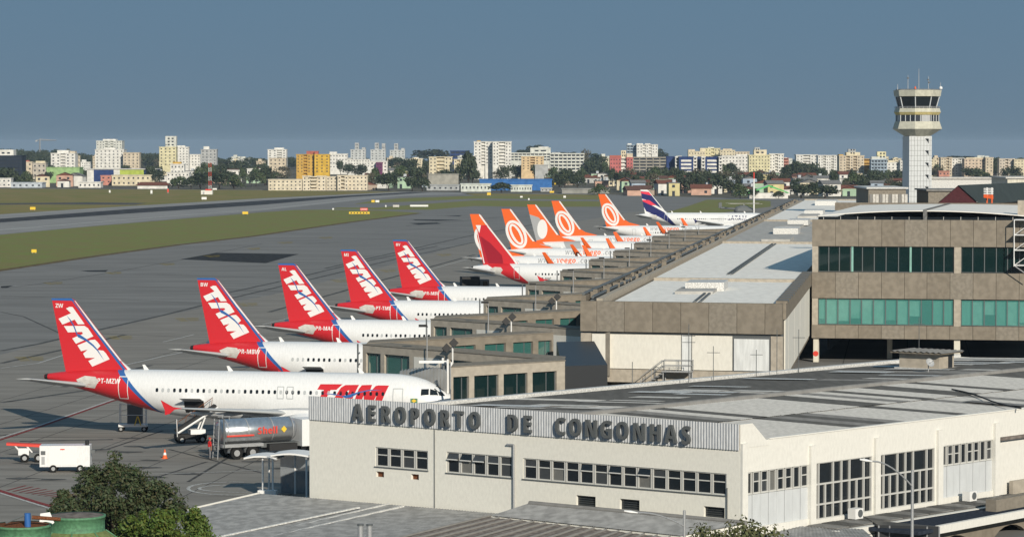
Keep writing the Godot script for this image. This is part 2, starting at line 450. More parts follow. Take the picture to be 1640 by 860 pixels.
	for k in 26:
		var px := rng.randf_range(10, 480); var py := rng.randf_range(693, 770)
		var c := U(px, py)
		var ring := []
		for i in 9: ring.append(c + Vector3(cos(TAU * i / 9) * rng.randf_range(0.5, 1.6), 0, sin(TAU * i / 9) * rng.randf_range(0.3, 0.9)))
		prism(n, ring, 0.02 + k * 0.0004, 0.02 + k * 0.0004)
	struct(part("oil_stains", n, M.tyre_mark), "dark oil stains on the stand concrete")

# ---------- terminal ----------
func on(t: Transform3D, px: float, py: float) -> Vector2:  # where a sight line meets the facade plane z = 0 of frame t
	var o := t.affine_inverse() * Vector3(0, EYE, 0)
	var d := t.basis.inverse() * ray(px, py)
	var k := -o.z / d.z
	return Vector2(o.x + d.x * k, o.y + d.y * k)
func rect(t: Transform3D, px0: float, py0: float, px1: float, py1: float) -> Rect2:  # upper left and lower right corner
	var a := on(t, px0, py0); var b := on(t, px1, py1)
	return Rect2(a.x, b.y, b.x - a.x, a.y - b.y)
func facade(s: SurfaceTool, t: Transform3D, x0: float, x1: float, y0: float, y1: float, holes: Array, deep := 0.22) -> void:
	var xs := [x0, x1]; var ys := [y0, y1]
	for r in holes:
		xs.append(r.position.x); xs.append(r.end.x); ys.append(r.position.y); ys.append(r.end.y)
	xs.sort(); ys.sort()
	for i in xs.size() - 1:
		if xs[i + 1] - xs[i] < 0.001: continue
		for j in ys.size() - 1:
			if ys[j + 1] - ys[j] < 0.001: continue
			var c := Vector2((xs[i] + xs[i + 1]) * 0.5, (ys[j] + ys[j + 1]) * 0.5)
			var open := false
			for r in holes:
				if r.has_point(c): open = true
			if not open:
				quad(s, t * Vector3(xs[i], ys[j + 1], 0), t * Vector3(xs[i + 1], ys[j + 1], 0), t * Vector3(xs[i + 1], ys[j], 0), t * Vector3(xs[i], ys[j], 0))
	for r in holes:
		var p: Vector2 = r.position; var e: Vector2 = r.end
		var f := [Vector3(p.x, p.y, 0), Vector3(e.x, p.y, 0), Vector3(e.x, e.y, 0), Vector3(p.x, e.y, 0)]
		for i in 4:
			var a: Vector3 = f[i]; var b: Vector3 = f[(i + 1) % 4]
			var z := Vector3(0, 0, -deep)
			quad(s, t * a, t * b, t * (b + z), t * (a + z))
func wbox(called: String, t: Transform3D, x0: float, x1: float, y0: float, y1: float, z0: float, z1: float, m: Material, parent: Node) -> MeshInstance3D:
	var s := st()
	span(s, Vector3(x0, y0, z0), Vector3(x1, y1, z1), t)
	return part(called, s, m, parent)

func build_concourse() -> void:
	var a := U(930.8, 481.8, 10.5); var b := U(1254.6, 486.6, 10.5); var far := U(1271.6, 323.0, 10.5)
	var t := face(a, b)
	var w := Vector2(b.x - a.x, b.z - a.z).length()
	var e := Vector3(far.x - a.x, 0, far.z - a.z).normalized()
	var far_len := 505.0
	var root := thing("terminal_concourse", "long brown concrete concourse with white flat roof and cream panelled end wall", "terminal")
	var g := func(p: Vector3, k: float, y: float) -> Vector3: return Vector3(p.x, 0, p.z) + e * k + Vector3(0, y, 0)
	# body
	var s := st()
	hexa(s, [g.call(a, 0.4, 2.7), g.call(b, 0.4, 2.7), g.call(b, far_len, 2.7), g.call(a, far_len, 2.7)], [g.call(a, 0.4, 10.1), g.call(b, 0.4, 10.1), g.call(b, far_len, 10.1), g.call(a, far_len, 10.1)])
	part("wall", s, M.concrete_b, root)
	# front: fascia panels
	var cuts := [930.8, 957.5, 1001.5, 1047.0, 1092.0, 1137.0, 1182.0, 1227.0, 1254.6]
	var mats := [M.concrete, M.concrete_b, M.concrete, M.concrete_c]
	for i in 8:
		var x0 := on(t, cuts[i], 500).x; var x1 := on(t, cuts[i + 1], 500).x
		if i == 7: x1 = w
		wbox("fascia_panel", t, x0 + 0.02, x1 - 0.02, 7.6, 10.5, -0.5, 0.35 + 0.01 * (i % 2), mats[(i * 3) % 4], root)
	wbox("shade_strip", t, 0.05, w - 0.05, 7.4, 7.6, -0.6, 0.05, M.frame_dark, root)  # dark colour paints the shadow line under the fascia
	wbox("lower_beam", t, 0, w, 2.75, 3.98, -0.3, 0.12, M.concrete_pale, root)
	wbox("end_column", t, 0, on(t, 947.5, 560).x, 3.98, 7.4, -0.3, 0.1, M.concrete_pale, root)
	wbox("end_column", t, on(t, 1235.5, 560).x, w, 3.98, 7.4, -0.3, 0.1, M.concrete_pale, root)
	wbox("cream_panel", t, on(t, 948.5, 560).x, on(t, 1091, 560).x, 4.05, 7.35, -0.2, 0.03, M.cream_plain, root)
	wbox("service_door", t, on(t, 1092.5, 560).x, on(t, 1107.5, 560).x, 3.99, 7.35, -0.2, 0.06, M.door_white, root)
	wbox("cream_panel", t, on(t, 1109, 560).x, on(t, 1173.5, 560).x, 4.05, 7.35, -0.2, 0.02, M.cream_plain, root)
	wbox("door_frame", t, on(t, 1174, 560).x, on(t, 1235, 560).x, 3.99, 7.38, -0.3, 0.0, M.frame_dark, root)
	var sh := wbox("white_shutter", t, on(t, 1176.5, 560).x, on(t, 1232.5, 560).x, 4.08, 7.1, -0.2, 0.08, M.door_white, root)
	sh.set_meta("label", "white weathered roller shutter")
	# right side: clad wall, lit panels
	var tr := face(b, b + e * 60.0)
	for i in 9:
		wbox("side_panel", tr, 3.0 + i * 7.2, 3.0 + i * 7.2 + 7.1, 3.2, 9.0, -0.2, 0.12 + 0.01 * (i % 2), M.cream_plain, root)
	wbox("side_fascia", tr, 0.3, 69.0, 9.0, 10.5, -0.3, 0.3, M.concrete, root)
	for i in 30:
		wbox("coping_tile", tr, 0.5 + i * 2.25, 2.4 + i * 2.25, 10.5, 10.72, -0.7, 0.4, M.frame_dark if i % 2 else M.concrete_b, root)
	# roof sections with steps
	var secs := [[0.45, 51.0, 10.2, M.roof_white], [51.0, 171.0, 10.45, M.roof_white], [171.0, 296.0, 10.6, M.roof_grey], [296.0, far_len, 10.75, M.roof_white]]
	var ins := (b - a).normalized()
	for q in secs:
		var r := st()
		var p0 := a + ins * 2.7; var p1 := b - ins * 0.5
		hexa(r, [g.call(p0, q[0], 9.6), g.call(p1, q[0], 9.6), g.call(p1, q[1], 9.6), g.call(p0, q[1], 9.6)], [g.call(p0, q[0], q[2]), g.call(p1, q[0], q[2]), g.call(p1, q[1], q[2]), g.call(p0, q[1], q[2])])
		var o := part("roof_section", r, q[3], root)
		var u := st()
		hexa(u, [g.call(p0, q[1] - 0.8, q[2]), g.call(p1, q[1] - 0.8, q[2]), g.call(p1, q[1], q[2]), g.call(p0, q[1], q[2])], [g.call(p0, q[1] - 0.8, q[2] + 0.35), g.call(p1, q[1] - 0.8, q[2] + 0.35), g.call(p1, q[1], q[2] + 0.35), g.call(p0, q[1], q[2] + 0.35)])
		part("roof_kerb", u, M.concrete_pale, o)
	# left edge: parapet, gutter, pipes
	for q in [[0.0, 0.45, 10.5, 11.0, M.concrete_b], [1.5, 2.1, 10.1, 10.75, M.concrete_pale], [0.9, 1.2, 10.1, 10.62, M.frame_dark]]:
		var r := st()
		var p0: Vector3 = a + ins * q[0]; var p1: Vector3 = a + ins * q[1]
		hexa(r, [g.call(p0, 0.4, 9.9), g.call(p1, 0.4, 9.9), g.call(p1, far_len, 9.9), g.call(p0, far_len, 9.9)], [g.call(p0, 0.4, q[3]), g.call(p1, 0.4, q[3]), g.call(p1, far_len, q[3]), g.call(p0, far_len, q[3])])
		part("roof_parapet" if q[4] != M.frame_dark else "gutter", r, q[4], root)
	for k in 2:
		var pipe := st()
		rod(pipe, g.call(a + ins * (0.2 + k * 0.9), 0.5, 11.15 - k * 0.3), g.call(a + ins * (0.2 + k * 0.9), far_len, 11.15 - k * 0.3), 0.16, -1, 7)
		part("edge_pipe", pipe, M.frame_dark, root)
	var jun := st()
	for k in 110:
		var c: Vector3 = g.call(a, 2.0 + k * 4.5 + rng.randf() * 3.0, 10.9)
		box(jun, c + Vector3(rng.randf_range(0.2, 1.4), 0, 0), Vector3(rng.randf_range(0.3, 0.9), rng.randf_range(0.3, 0.7), rng.randf_range(0.6, 2.5)))
	stuff(part("edge_fittings", jun, M.concrete_b, root))
	# roof lights and plant boxes along the middle
	for q in [[1098, 1160, 466, 10.2, 1.35, 7.0], [1081, 1142, 471, 10.2, 0.45, 9.0], [1239, 1279, 375, 10.6, 1.5, 10.0], [1220, 1266, 388, 10.6, 0.7, 14.0], [1262, 1295, 361, 10.75, 1.5, 12.0], [1250, 1283, 366, 10.6, 0.6, 16.0], [1289, 1319, 345, 10.75, 1.6, 14.0], [1278, 1309, 349, 10.75, 0.6, 20.0], [1306, 1340, 329, 10.75, 1.7, 18.0]]:
		var p := U(q[0], q[2], q[3]); var p2 := U(q[1], q[2], q[3])
		var r := st()
		var lo := [p, p2, p2 + e * q[5], p + e * q[5]]
		var hi := []
		for v in lo: hi.append(v + Vector3(0, q[4] * 0.65, 0))
		hexa(r, lo, hi)
		part("roof_light", r, M.flash if q[4] > 1.0 else M.roof_grey, root)
	for q in [[1113, 484, 1139, 463, 10.22], [1122, 484, 1146, 463, 10.22], [1166, 440, 1238, 391, 10.47], [1172, 440, 1243, 391, 10.47]]:
		var r := st()
		var p := U(q[0], q[1], q[4]); var p2 := U(q[2], q[3], q[4])
		var n := Vector3(0.11, 0, 0); var y := Vector3(0, 0.14, 0)
		hexa(r, [p - n, p + n, p2 + n, p2 - n], [p - n + y, p + n + y, p2 + n + y, p2 - n + y])
		part("expansion_strip", r, M.frame_dark, root)
	# columns under the raised end and the wall far below it
	for k in 8:
		var c: Vector3 = g.call(a + ins * (3.0 if k % 2 else 16.0), 4.0 + int(k / 2.0) * 14.0, 0)
		var r := st()
		box(r, c + Vector3(0, 1.4, 0), Vector3(0.8, 2.8, 0.8))
		part("column", r, M.concrete_b, root)
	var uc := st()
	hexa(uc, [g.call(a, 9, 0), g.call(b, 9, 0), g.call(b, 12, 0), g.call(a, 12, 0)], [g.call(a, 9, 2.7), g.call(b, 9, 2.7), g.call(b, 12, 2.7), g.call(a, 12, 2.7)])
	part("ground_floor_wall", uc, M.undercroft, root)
	# service stair on the end wall
	var sr := thing("service_stair", "small steel stair and landing below cream panelled concourse end wall", "stair", t)
	var x := on(t, 1066, 590).x; var x2 := on(t, 1112, 590).x
	var d := st()
	span(d, Vector3(x, 3.9, 0.2), Vector3(x2, 4.0, 1.6))
	part("landing", d, M.steel, sr)
	for k in 6:
		var q := st()
		span(q, Vector3(x - 0.35 * k - 0.35, 3.65 - 0.25 * k, 0.2), Vector3(x - 0.35 * k, 3.72 - 0.25 * k, 1.4))
		part("step", q, M.steel, sr)
	var hr := st()
	for z in [0.25, 1.5]:
		for k in 2:
			rod(hr, Vector3(x, 4.5 + k * 0.5, z), Vector3(x2, 4.5 + k * 0.5, z), 0.035, -1, 5)
			rod(hr, Vector3(x, 4.5 + k * 0.5, z), Vector3(x - 2.1, 2.9 + k * 0.5, z), 0.035, -1, 5)
		for q in [[x, 4.0], [x2, 4.0], [(x + x2) * 0.5, 4.0], [x - 2.1, 2.2], [x - 1.0, 3.2]]: rod(hr, Vector3(q[0], q[1], z), Vector3(q[0], q[1] + 1.05, z), 0.03, -1, 5)
	part("handrail", hr, M.steel, sr)
	for q in [[x + 0.1, 0.4], [x2 - 0.1, 0.4], [x + 0.1, 1.4], [x2 - 0.1, 1.4]]:
		var lg := st()
		rod(lg, Vector3(q[0], 0, q[1]), Vector3(q[0], 3.9, q[1]), 0.06, -1, 6)
		part("leg", lg, M.steel, sr)

# ---------- zigzag boarding piers ----------
func pier_arm(root: Node3D, p: Vector3, q: Vector3, wins: Array, blank: Array, low: float, name_hint: String, skew := 0.0, cut := 0.0) -> void:
	# a corridor from p to q; wins and blank are fractions along the side that faces the viewer
	var t := face(p, q) if p.x < q.x else face(q, p)
	var w := Vector2(q.x - p.x, q.z - p.z).length()
	var top := 7.6
	var holes := []
	for f in wins: holes.append(Rect2(f[0] * w, f[2], (f[1] - f[0]) * w, f[3] - f[2]))
	var s := st()
	facade(s, t, 0, w, low, top, holes, 0.3)
	# back, ends, underside, roof slab
	var z := -3.0
	var we := w - cut
	quad(s, t * Vector3(we, top, z), t * Vector3(skew, top, z), t * Vector3(skew, low + 1.2, z), t * Vector3(we, low + 1.2, z))
	quad(s, t * Vector3(skew, top, z), t * Vector3(0, top, 0), t * Vector3(0, low, 0), t * Vector3(skew, low, z))
	quad(s, t * Vector3(w, top, 0), t * Vector3(we, top, z), t * Vector3(we, low, z), t * Vector3(w, low, 0))
	quad(s, t * Vector3(0, low, 0), t * Vector3(w, low, 0), t * Vector3(we, low, z), t * Vector3(skew, low, z))
	part(name_hint, s, M.concrete_pale if name_hint == "front_arm" else M.concrete, root)
	var r := st()
	var ring := [Vector3(-0.05, top, 0.06), Vector3(w + 0.05, top, 0.06), Vector3(we + 0.05, top, z - 0.05), Vector3(skew - 0.05, top, z - 0.05)]
	var r_lo := []; var r_hi := []
	for v in ring:
		r_lo.append(t * v); r_hi.append(t * (v + Vector3(0, 0.06, 0)))
	hexa(r, r_lo, r_hi)
	part("roof_slab", r, M.concrete_c, root)
	for i in wins.size():
		var h: Rect2 = holes[i]
		var g := st()
		quad(g, t * Vector3(h.position.x, h.end.y, -0.25), t * Vector3(h.end.x, h.end.y, -0.25), t * Vector3(h.end.x, h.position.y, -0.25), t * Vector3(h.position.x, h.position.y, -0.25))
		var o := part("window", g, M.glass_dark if low < 2.5 else M.glass, root)
		var f := st()
		var b := 0.07
		for k in [[h.position.x, h.end.x, h.position.y, h.position.y + b], [h.position.x, h.end.x, h.end.y - b, h.end.y], [h.position.x, h.position.x + b, h.position.y + b, h.end.y - b], [h.end.x - b, h.end.x, h.position.y + b, h.end.y - b], [h.get_center().x - 0.04 + h.size.x * 0.12, h.get_center().x + 0.04 + h.size.x * 0.12, h.position.y + b, h.end.y - b]]:
			span(f, Vector3(k[0], k[2], -0.3), Vector3(k[1], k[3], -0.2), t)
		part("frame", f, M.frame_dark, o)
	for f in blank:
		wbox("cream_infill", t, f[0] * w, f[1] * w, f[2], f[3], -0.1, 0.03, M.cream_plain, root)
	# inner floor, far lining with strip windows left open to the daylight
	wbox("floor", t, skew + 0.05, we - 0.05, low + 0.1, low + 0.3, z + 0.05, -0.32, M.roof_grey, root)
	for k in int(w / 7.0) + 1:
		var c := st()
		span(c, Vector3(clampf(k * 7.0, skew + 0.4, we - 0.8), 0, -1.9), Vector3(clampf(k * 7.0, skew + 0.4, we - 0.8) + 0.6, low, -1.2), t)
		part("column", c, M.concrete_b, root)

func build_piers() -> void:
	var step := Vector3(0.1295, 0, -0.9916) * 39.1
	var a1 := U(575, 552, 7.6)
	a1.y = 0
	var bn := U(905, 578, 7.6); bn.y = 0
	# stub of the nearest pier, glazed to the floor, beside the first airliner's nose
	var stub := thing("boarding_pier", "short concrete pier end with tall dark windows beside the nearest airliner's nose", "pier", Transform3D.IDENTITY, "zigzag boarding piers along the concourse")
	var q0 := U(722, 588.4, 7.6); q0.y = 0
	pier_arm(stub, q0, bn, [[0.02, 0.155, 2.4, 6.8], [0.2, 0.41, 2.4, 6.8], [0.455, 0.665, 2.4, 6.8], [0.71, 0.925, 2.4, 6.8]], [], 1.9, "front_arm", 2.6)
	for i in 10:
		var a := a1 + step * i
		var b0 := a + Vector3(17.7, 0, -16.9)   # far end, on the concourse wall
		var b1 := a + Vector3(18.1, 0, 20.1)    # near end
		var ord: String = ["first", "second", "third", "fourth", "fifth", "sixth", "seventh", "eighth", "ninth", "tenth"][i]
		var pr := thing("boarding_pier", "V-shaped concrete boarding pier with teal windows, %s full one counted from the short pier end" % ord, "pier", Transform3D.IDENTITY, "zigzag boarding piers along the concourse")
		var low := 3.3
		pier_arm(pr, a + Vector3(0.3, 0, 0), b1, [[0.018, 0.095, low + 0.7, 6.9], [0.115, 0.245, low + 0.7, 6.9], [0.45, 0.56, low + 1.2, 6.9]], [[0.27, 0.4, low + 0.5, 6.9], [0.58, 0.96, low + 0.5, 6.9]], low, "front_arm", 0.0, 3.2)
		pier_arm(pr, a + Vector3(0.6, 0, -1.2), b0, [[0.44, 0.57, low + 1.0, 6.9], [0.62, 0.735, low + 1.0, 6.9], [0.775, 0.885, low + 1.0, 6.9], [0.915, 0.99, low + 1.0, 6.9]], [], low, "back_arm", 3.0)
		var g := st()
		for k in 4: rod(g, a + Vector3(-0.1, low + 0.4 + k * 1.0, 0.2), a + Vector3(-0.1, low + 0.4 + k * 1.0, -2.6), 0.06, -1, 5)
		rod(g, a + Vector3(-0.12, low, 0.3), a + Vector3(-0.12, 7.7, 0.3), 0.09, -1, 6)
		part("end_rail", g, M.frame_dark, pr)
		# a lamp mast standing in the notch
		var lp := a + Vector3(6.3, 0, 7.2)
		var lm := thing("apron_lamp", "slim lamp mast beside boarding pier, %s one counted from the short pier end" % ord, "lamp post", at(lp), "lamp masts between the piers")
		var ms := st()
		rod(ms, Vector3.ZERO, Vector3(0, 9.6, 0), 0.07, 0.045, 8)
		part("mast", ms, M.steel, lm)
		var hd := st()
		box(hd, Vector3(-0.35, 9.75, 0.25), Vector3(0.75, 0.2, 0.5))
		part("lamp_head", hd, M.black, lm)
		if i < 3:
			var fp := a + Vector3(8.6, 0, 10.4)
			var fl := thing("floodlight", "square floodlight pair tilted on a post, by boarding pier %s from the short pier end" % ord, "floodlight", at(fp), "square floodlights on the piers")
			var fs := st()
			rod(fs, Vector3(0, 0, 0), Vector3(0, 8.2, 0), 0.07, -1, 6)
			part("post", fs, M.steel_white, fl)
			for k in 2:
				var fb := st()
				box(fb, Vector3.ZERO, Vector3(0.6, 0.6, 0.16), Transform3D(Basis(Vector3(0, 0, 1), PI / 4.0) * Basis(Vector3.UP, 0.3), Vector3(0.1 - k * 0.62, 8.45 - k * 0.45, 0.1)))
				part("lamp_box", fb, M.black, fl)
	# glazed link by the concourse, whose shade is put into its near-black colour
	var lk := thing("glazed_link", "glazed link building with shade painted into it between pier root and concourse end", "building")
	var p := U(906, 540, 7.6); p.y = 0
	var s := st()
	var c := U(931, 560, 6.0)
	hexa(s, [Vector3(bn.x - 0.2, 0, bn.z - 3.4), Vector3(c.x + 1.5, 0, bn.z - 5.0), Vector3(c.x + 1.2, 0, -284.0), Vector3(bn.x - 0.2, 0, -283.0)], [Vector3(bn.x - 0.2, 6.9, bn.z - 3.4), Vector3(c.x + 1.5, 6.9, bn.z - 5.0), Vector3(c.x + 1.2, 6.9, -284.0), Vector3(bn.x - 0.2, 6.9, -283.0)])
	part("glass_wall", s, M.near_black, lk)
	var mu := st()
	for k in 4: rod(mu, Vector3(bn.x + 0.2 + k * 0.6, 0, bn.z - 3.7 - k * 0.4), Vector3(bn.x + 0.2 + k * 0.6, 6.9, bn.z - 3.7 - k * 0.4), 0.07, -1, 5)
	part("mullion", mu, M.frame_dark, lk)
	# boarding bridge to the first airliner
	var br := thing("boarding_bridge", "grey ribbed boarding bridge hood reaching behind the nearest airliner's nose", "boarding bridge")
	var b0 := V(716, 600, 256.5); var b1 := V(640, 600, 261.0)
	for k in 14:
		var f0 := k / 14.0
		var f1 := (k + 1.02) / 14.0
		var o := st()
		var ra := []; var rb := []
		for i in 13:
			var an := PI * i / 12.0
			var hw := 1.3
			ra.append(b0.lerp(b1, f0) * Vector3(1, 0, 1) + Vector3(0, 3.1 + 3.35 * sin(an) * (1.0 - 0.16 * f0 * f0), hw * cos(an)))
			rb.append(b0.lerp(b1, f1) * Vector3(1, 0, 1) + Vector3(0, 3.1 + 3.35 * sin(an) * (1.0 - 0.16 * f1 * f1) - 0.12, hw * cos(an) * 0.94))
		rings(o, [rb, ra], false)
		part("bellows_rib", o, M.roof_grey, br)
	var fr := st()
	for q in [[717, 256.0], [723, 252.5], [709, 257.5]]:
		var g2 := V(q[0], 640, q[1])
		rod(fr, Vector3(g2.x, 0, g2.z), Vector3(g2.x, 7.2, g2.z), 0.1, -1, 8)
	part("support_post", fr, M.steel_white, br)
	var bm := st()
	var g3 := V(671, 588, 257.0); var g4 := V(718, 588, 257.0)
	span(bm, Vector3(g3.x, 6.8, g3.z), Vector3(g4.x, 7.02, g4.z + 0.3))
	part("beam", bm, M.steel_white, br)
	var bw := st()
	var g5 := V(709, 600, 256.5)
	span(bw, Vector3(g5.x, 2.4, g5.z), Vector3(g5.x + 0.9, 6.6, g5.z - 3.0))
	part("cab_end", bw, M.frame_dark, br)

# ---------- three-storey block with green glass ----------
func build_block() -> void:
	var a := U(1301, 437, 10.5); var b := U(1625, 353, 16.76)
	var t := face(a, b)
	var w := Vector2(b.x - a.x, b.z - a.z).length() + 6.0
	var root := thing("office_block", "brown concrete block with two rows of green windows above a dark undercroft", "building")
	var deep := -75.0
	var s := st()   # slabs, back and side walls
	for y in [[13.3, 16.2], [7.6, 10.5], [3.0, 4.3]]:
		span(s, Vector3(0.1, y[0], deep), Vector3(w, y[1], -0.5), t)
	span(s, Vector3(0.1, 0, deep), Vector3(w, 16.2, deep + 1.0), t)
	span(s, Vector3(0.12, 2.9, deep + 1.0), Vector3(0.5, 16.2, -0.6), t)
	part("floor_slab", s, M.concrete_b, root)
	var wall := st()
	for y in [[10.5, 13.3], [4.3, 7.6]]: span(wall, Vector3(0.5, y[0], -9.0), Vector3(w, y[1], -8.6), t)
	part("inner_wall", wall, M.undercroft, root)
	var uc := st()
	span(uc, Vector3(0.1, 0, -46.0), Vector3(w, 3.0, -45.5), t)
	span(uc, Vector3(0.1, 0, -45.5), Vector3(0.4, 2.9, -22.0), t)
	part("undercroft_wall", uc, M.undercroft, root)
	# precast panels in three bands
	var cuts := [1301.0, 1339.0, 1376.0, 1413.0, 1450.0, 1486.0, 1523.0, 1560.0, 1597.0, 1634.0, 1671.0]
	var mats := [M.concrete, M.concrete_b, M.concrete, M.concrete_c, M.concrete]
	for row in [[13.65, 16.76, 0], [7.55, 10.6, 1], [2.85, 4.4, 2]]:
		for i in 10:
			var x0 := on(t, cuts[i], 430).x; var x1 := on(t, cuts[i + 1], 430).x
			wbox("wall_panel", t, x0 + 0.02, x1 - 0.02, row[0], row[1], -0.5, 0.0 + 0.012 * ((i + row[2]) % 3), mats[(i * 2 + row[2]) % 5], root)
	# piers between the windows
	for y in [[10.6, 13.65], [4.4, 7.55]]:
		for p in [[1301.3, 1311.0], [1529.0, 1540.5]]:
			wbox("wall_pier", t, on(t, p[0], 430).x + 0.02, on(t, p[1], 430).x, y[0], y[1], -0.5, -0.05, M.concrete_pale, root)
	# glass
	var low := [1311.5, 1324, 1343, 1362.5, 1381, 1400, 1419.5, 1438, 1457, 1477, 1495, 1513, 1528.5]
	var low2 := [1541, 1559, 1578, 1597, 1615, 1634, 1652]
	var up := [1311.5, 1328, 1345, 1363, 1382, 1401, 1420, 1440, 1459, 1477, 1496, 1513, 1528.5]
	var idx := 0
	for q in [[low, 4.45, 7.5, true], [low2, 4.45, 7.5, true], [up, 10.65, 13.6, false], [low2, 10.65, 13.6, false]]:
		for i in q[0].size() - 1:
			var x0 := on(t, q[0][i], 430).x; var x1 := on(t, q[0][i + 1], 430).x
			var g := st()
			span(g, Vector3(x0 + 0.04, q[1] + 0.06, -0.3), Vector3(x1 - 0.04, q[2] - 0.06, -0.28), t)
			var o := part("window", g, M.glass if q[3] else M.glass_dark, root)
			var f := st()
			for k in [[x0, x0 + 0.05, q[1], q[2]], [x1 - 0.05, x1, q[1], q[2]], [x0 + 0.05, x1 - 0.05, q[1], q[1] + 0.06], [x0 + 0.05, x1 - 0.05, q[2] - 0.06, q[2]]]:
				span(f, Vector3(k[0], k[2], -0.36), Vector3(k[1], k[3], -0.22), t)
			part("frame", f, M.frame_dark, o)
			idx += 1
			if q[3] and not (q[0] == low and i == 9):   # roller blinds drawn behind the lower windows
				wbox("blind", t, x0 + 0.05, x1 - 0.05, q[1] + 0.1 + maxf(0.0, rng.randf() - 0.6) * 3.0, q[2] - 0.05, -0.62, -0.6, (M.blind if (i % 3 == 0 or (q[0] == low and i > 9)) else M.blind_pale), o)
			elif not q[3] and q[0] == up and i < 3:
				wbox("blind", t, x0 + 0.05, x1 - 0.05, q[2] - 0.85, q[2] - 0.05, -0.62, -0.6, M.blind_pale, o)
	for p in [1366.0, 1459.5]:
		wbox("pale_mullion", t, on(t, p - 1.6, 415).x, on(t, p + 1.6, 415).x, 10.66, 13.6, -0.2, -0.12, M.blind_pale, root)
	# things seen through the upper windows: ducts and a shelving stack
	var du := st()
	var dx := on(t, 1385, 415).x
	rod(du, t * Vector3(dx, 10.7, -1.6), t * Vector3(dx, 12.9, -1.6), 0.35, -1, 10)
	rod(du, t * Vector3(dx, 12.9, -1.6), t * Vector3(dx + 5.4, 12.9, -1.6), 0.35, -1, 10)
	part("air_duct", du, M.steel, root)
	var sv := st()
	for k in 6: span(sv, Vector3(on(t, 1414, 415).x, 10.9 + k * 0.38, -2.4), Vector3(on(t, 1427, 415).x, 11.1 + k * 0.38, -1.6), t)
	part("shelving", sv, M.steel_white, root)
	# parapet, clerestory and vaulted white roof
	var par := st()
	span(par, Vector3(0.6, 16.3, -2.2), Vector3(w, 17.05, -1.6), t)
	part("clerestory", par, M.pane, root)
	for i in 14:
		wbox("clerestory_mullion", t, 1.2 + i * 2.0, 1.26 + i * 2.0, 16.4, 17.1, -1.6, -1.5, M.frame, root)
	var rf := st()
	var ra := []; var rb := []
	var mid := on(t, 1482, 340).x
	for i in 25:
		var x := 0.6 + (w - 0.6) * i / 24.0
		var y := 17.08 + 0.75 * maxf(0.0, 1.0 - pow((x - mid) / 13.5, 2.0))
		ra.append(t * Vector3(x, y, -1.2)); rb.append(t * Vector3(x, 16.95 + 0.3 * (y - 17.08), deep + 2.0))
	rings(rf, [rb, ra], false)
	var rc := []; var rd := []
	for p in ra: rc.append(p - Vector3(0, 0.1, 0))
	rings(rf, [ra, rc], false, false)
	part("vault_roof", rf, M.roof_white, root)
	var rj := st()
	hexa(rj, [t * Vector3(mid - 0.22, 16.5, -1.15), t * Vector3(mid + 0.22, 16.5, -1.15), t * Vector3(mid + 0.22, 16.5, -72.0), t * Vector3(mid - 0.22, 16.5, -72.0)], [t * Vector3(mid - 0.22, 17.95, -1.15), t * Vector3(mid + 0.22, 17.95, -1.15), t * Vector3(mid + 0.22, 17.3, -72.0), t * Vector3(mid - 0.22, 17.3, -72.0)])
	part("ridge_joint", rj, M.roof_ash, root)
	wbox("back_parapet", t, -3.0, w, 16.2, 17.3, deep + 0.6, deep + 1.4, M.concrete_b, root)
	# undercroft columns
	for p in [[1303.0, 1311.5], [1529.0, 1538.5], [1416.0, 1424.0]]:
		var c := wbox("column", t, on(t, p[0], 570).x, on(t, p[1], 570).x, 0, 2.85, -1.2 if p[0] != 1416.0 else -8.0, -0.3 if p[0] != 1416.0 else -7.0, M.cream, root)
		if p[0] == 1303.0:
			var sg := st()
			var x := on(t, 1307, 570).x
			rod(sg, t * Vector3(x, 1.0, -0.3), t * Vector3(x, 1.0, -0.27), 0.32, -1, 14)
			part("round_sign", sg, M.sign_red, c)
	# steel stair tower at the right end
	var sr := thing("stair_tower", "white steel lattice stair tower against the brown concrete block", "stair", t)
	var x0 := on(t, 1626, 400).x
	var fr := st()
	for p in [[0.0, 0.2], [0.0, 1.8], [2.4, 0.2], [2.4, 1.8]]: rod(fr, Vector3(x0 + p[0], 11.5, p[1]), Vector3(x0 + p[0], 16.9, p[1]), 0.06, -1, 5)
	for k in 4:
		var y := 11.6 + k * 1.75
		rod(fr, Vector3(x0, y, 0.2), Vector3(x0 + 2.4, y, 0.2), 0.05, -1, 5)
		rod(fr, Vector3(x0, y, 1.8), Vector3(x0 + 2.4, y, 1.8), 0.05, -1, 5)
		rod(fr, Vector3(x0, y, 0.2), Vector3(x0, y, 1.8), 0.05, -1, 5)
		if k < 3: rod(fr, Vector3(x0, y, 1.8), Vector3(x0 + 2.4, y + 1.75, 1.8), 0.04, -1, 5)
	part("frame", fr, M.steel_white, sr)
	for k in 4:
		var d := st()
		span(d, Vector3(x0 + 0.1, 11.62 + k * 1.75, 0.25), Vector3(x0 + 2.3, 11.7 + k * 1.75, 1.75))
		part("landing", d, M.steel, sr)
	var st2 := st()
	rod(st2, Vector3(x0, 11.6, 1.8), Vector3(x0 + 2.0, 10.2, 1.8), 0.06, -1, 5)
	rod(st2, Vector3(x0, 11.6, 0.2), Vector3(x0 + 2.0, 10.2, 0.2), 0.06, -1, 5)
	part("brace", st2, M.steel, sr)
	wbox("lift_housing", Transform3D.IDENTITY, x0 + 0.3, x0 + 3.5, 16.2, 19.0, -6.0, -2.6, M.concrete_pale, sr)

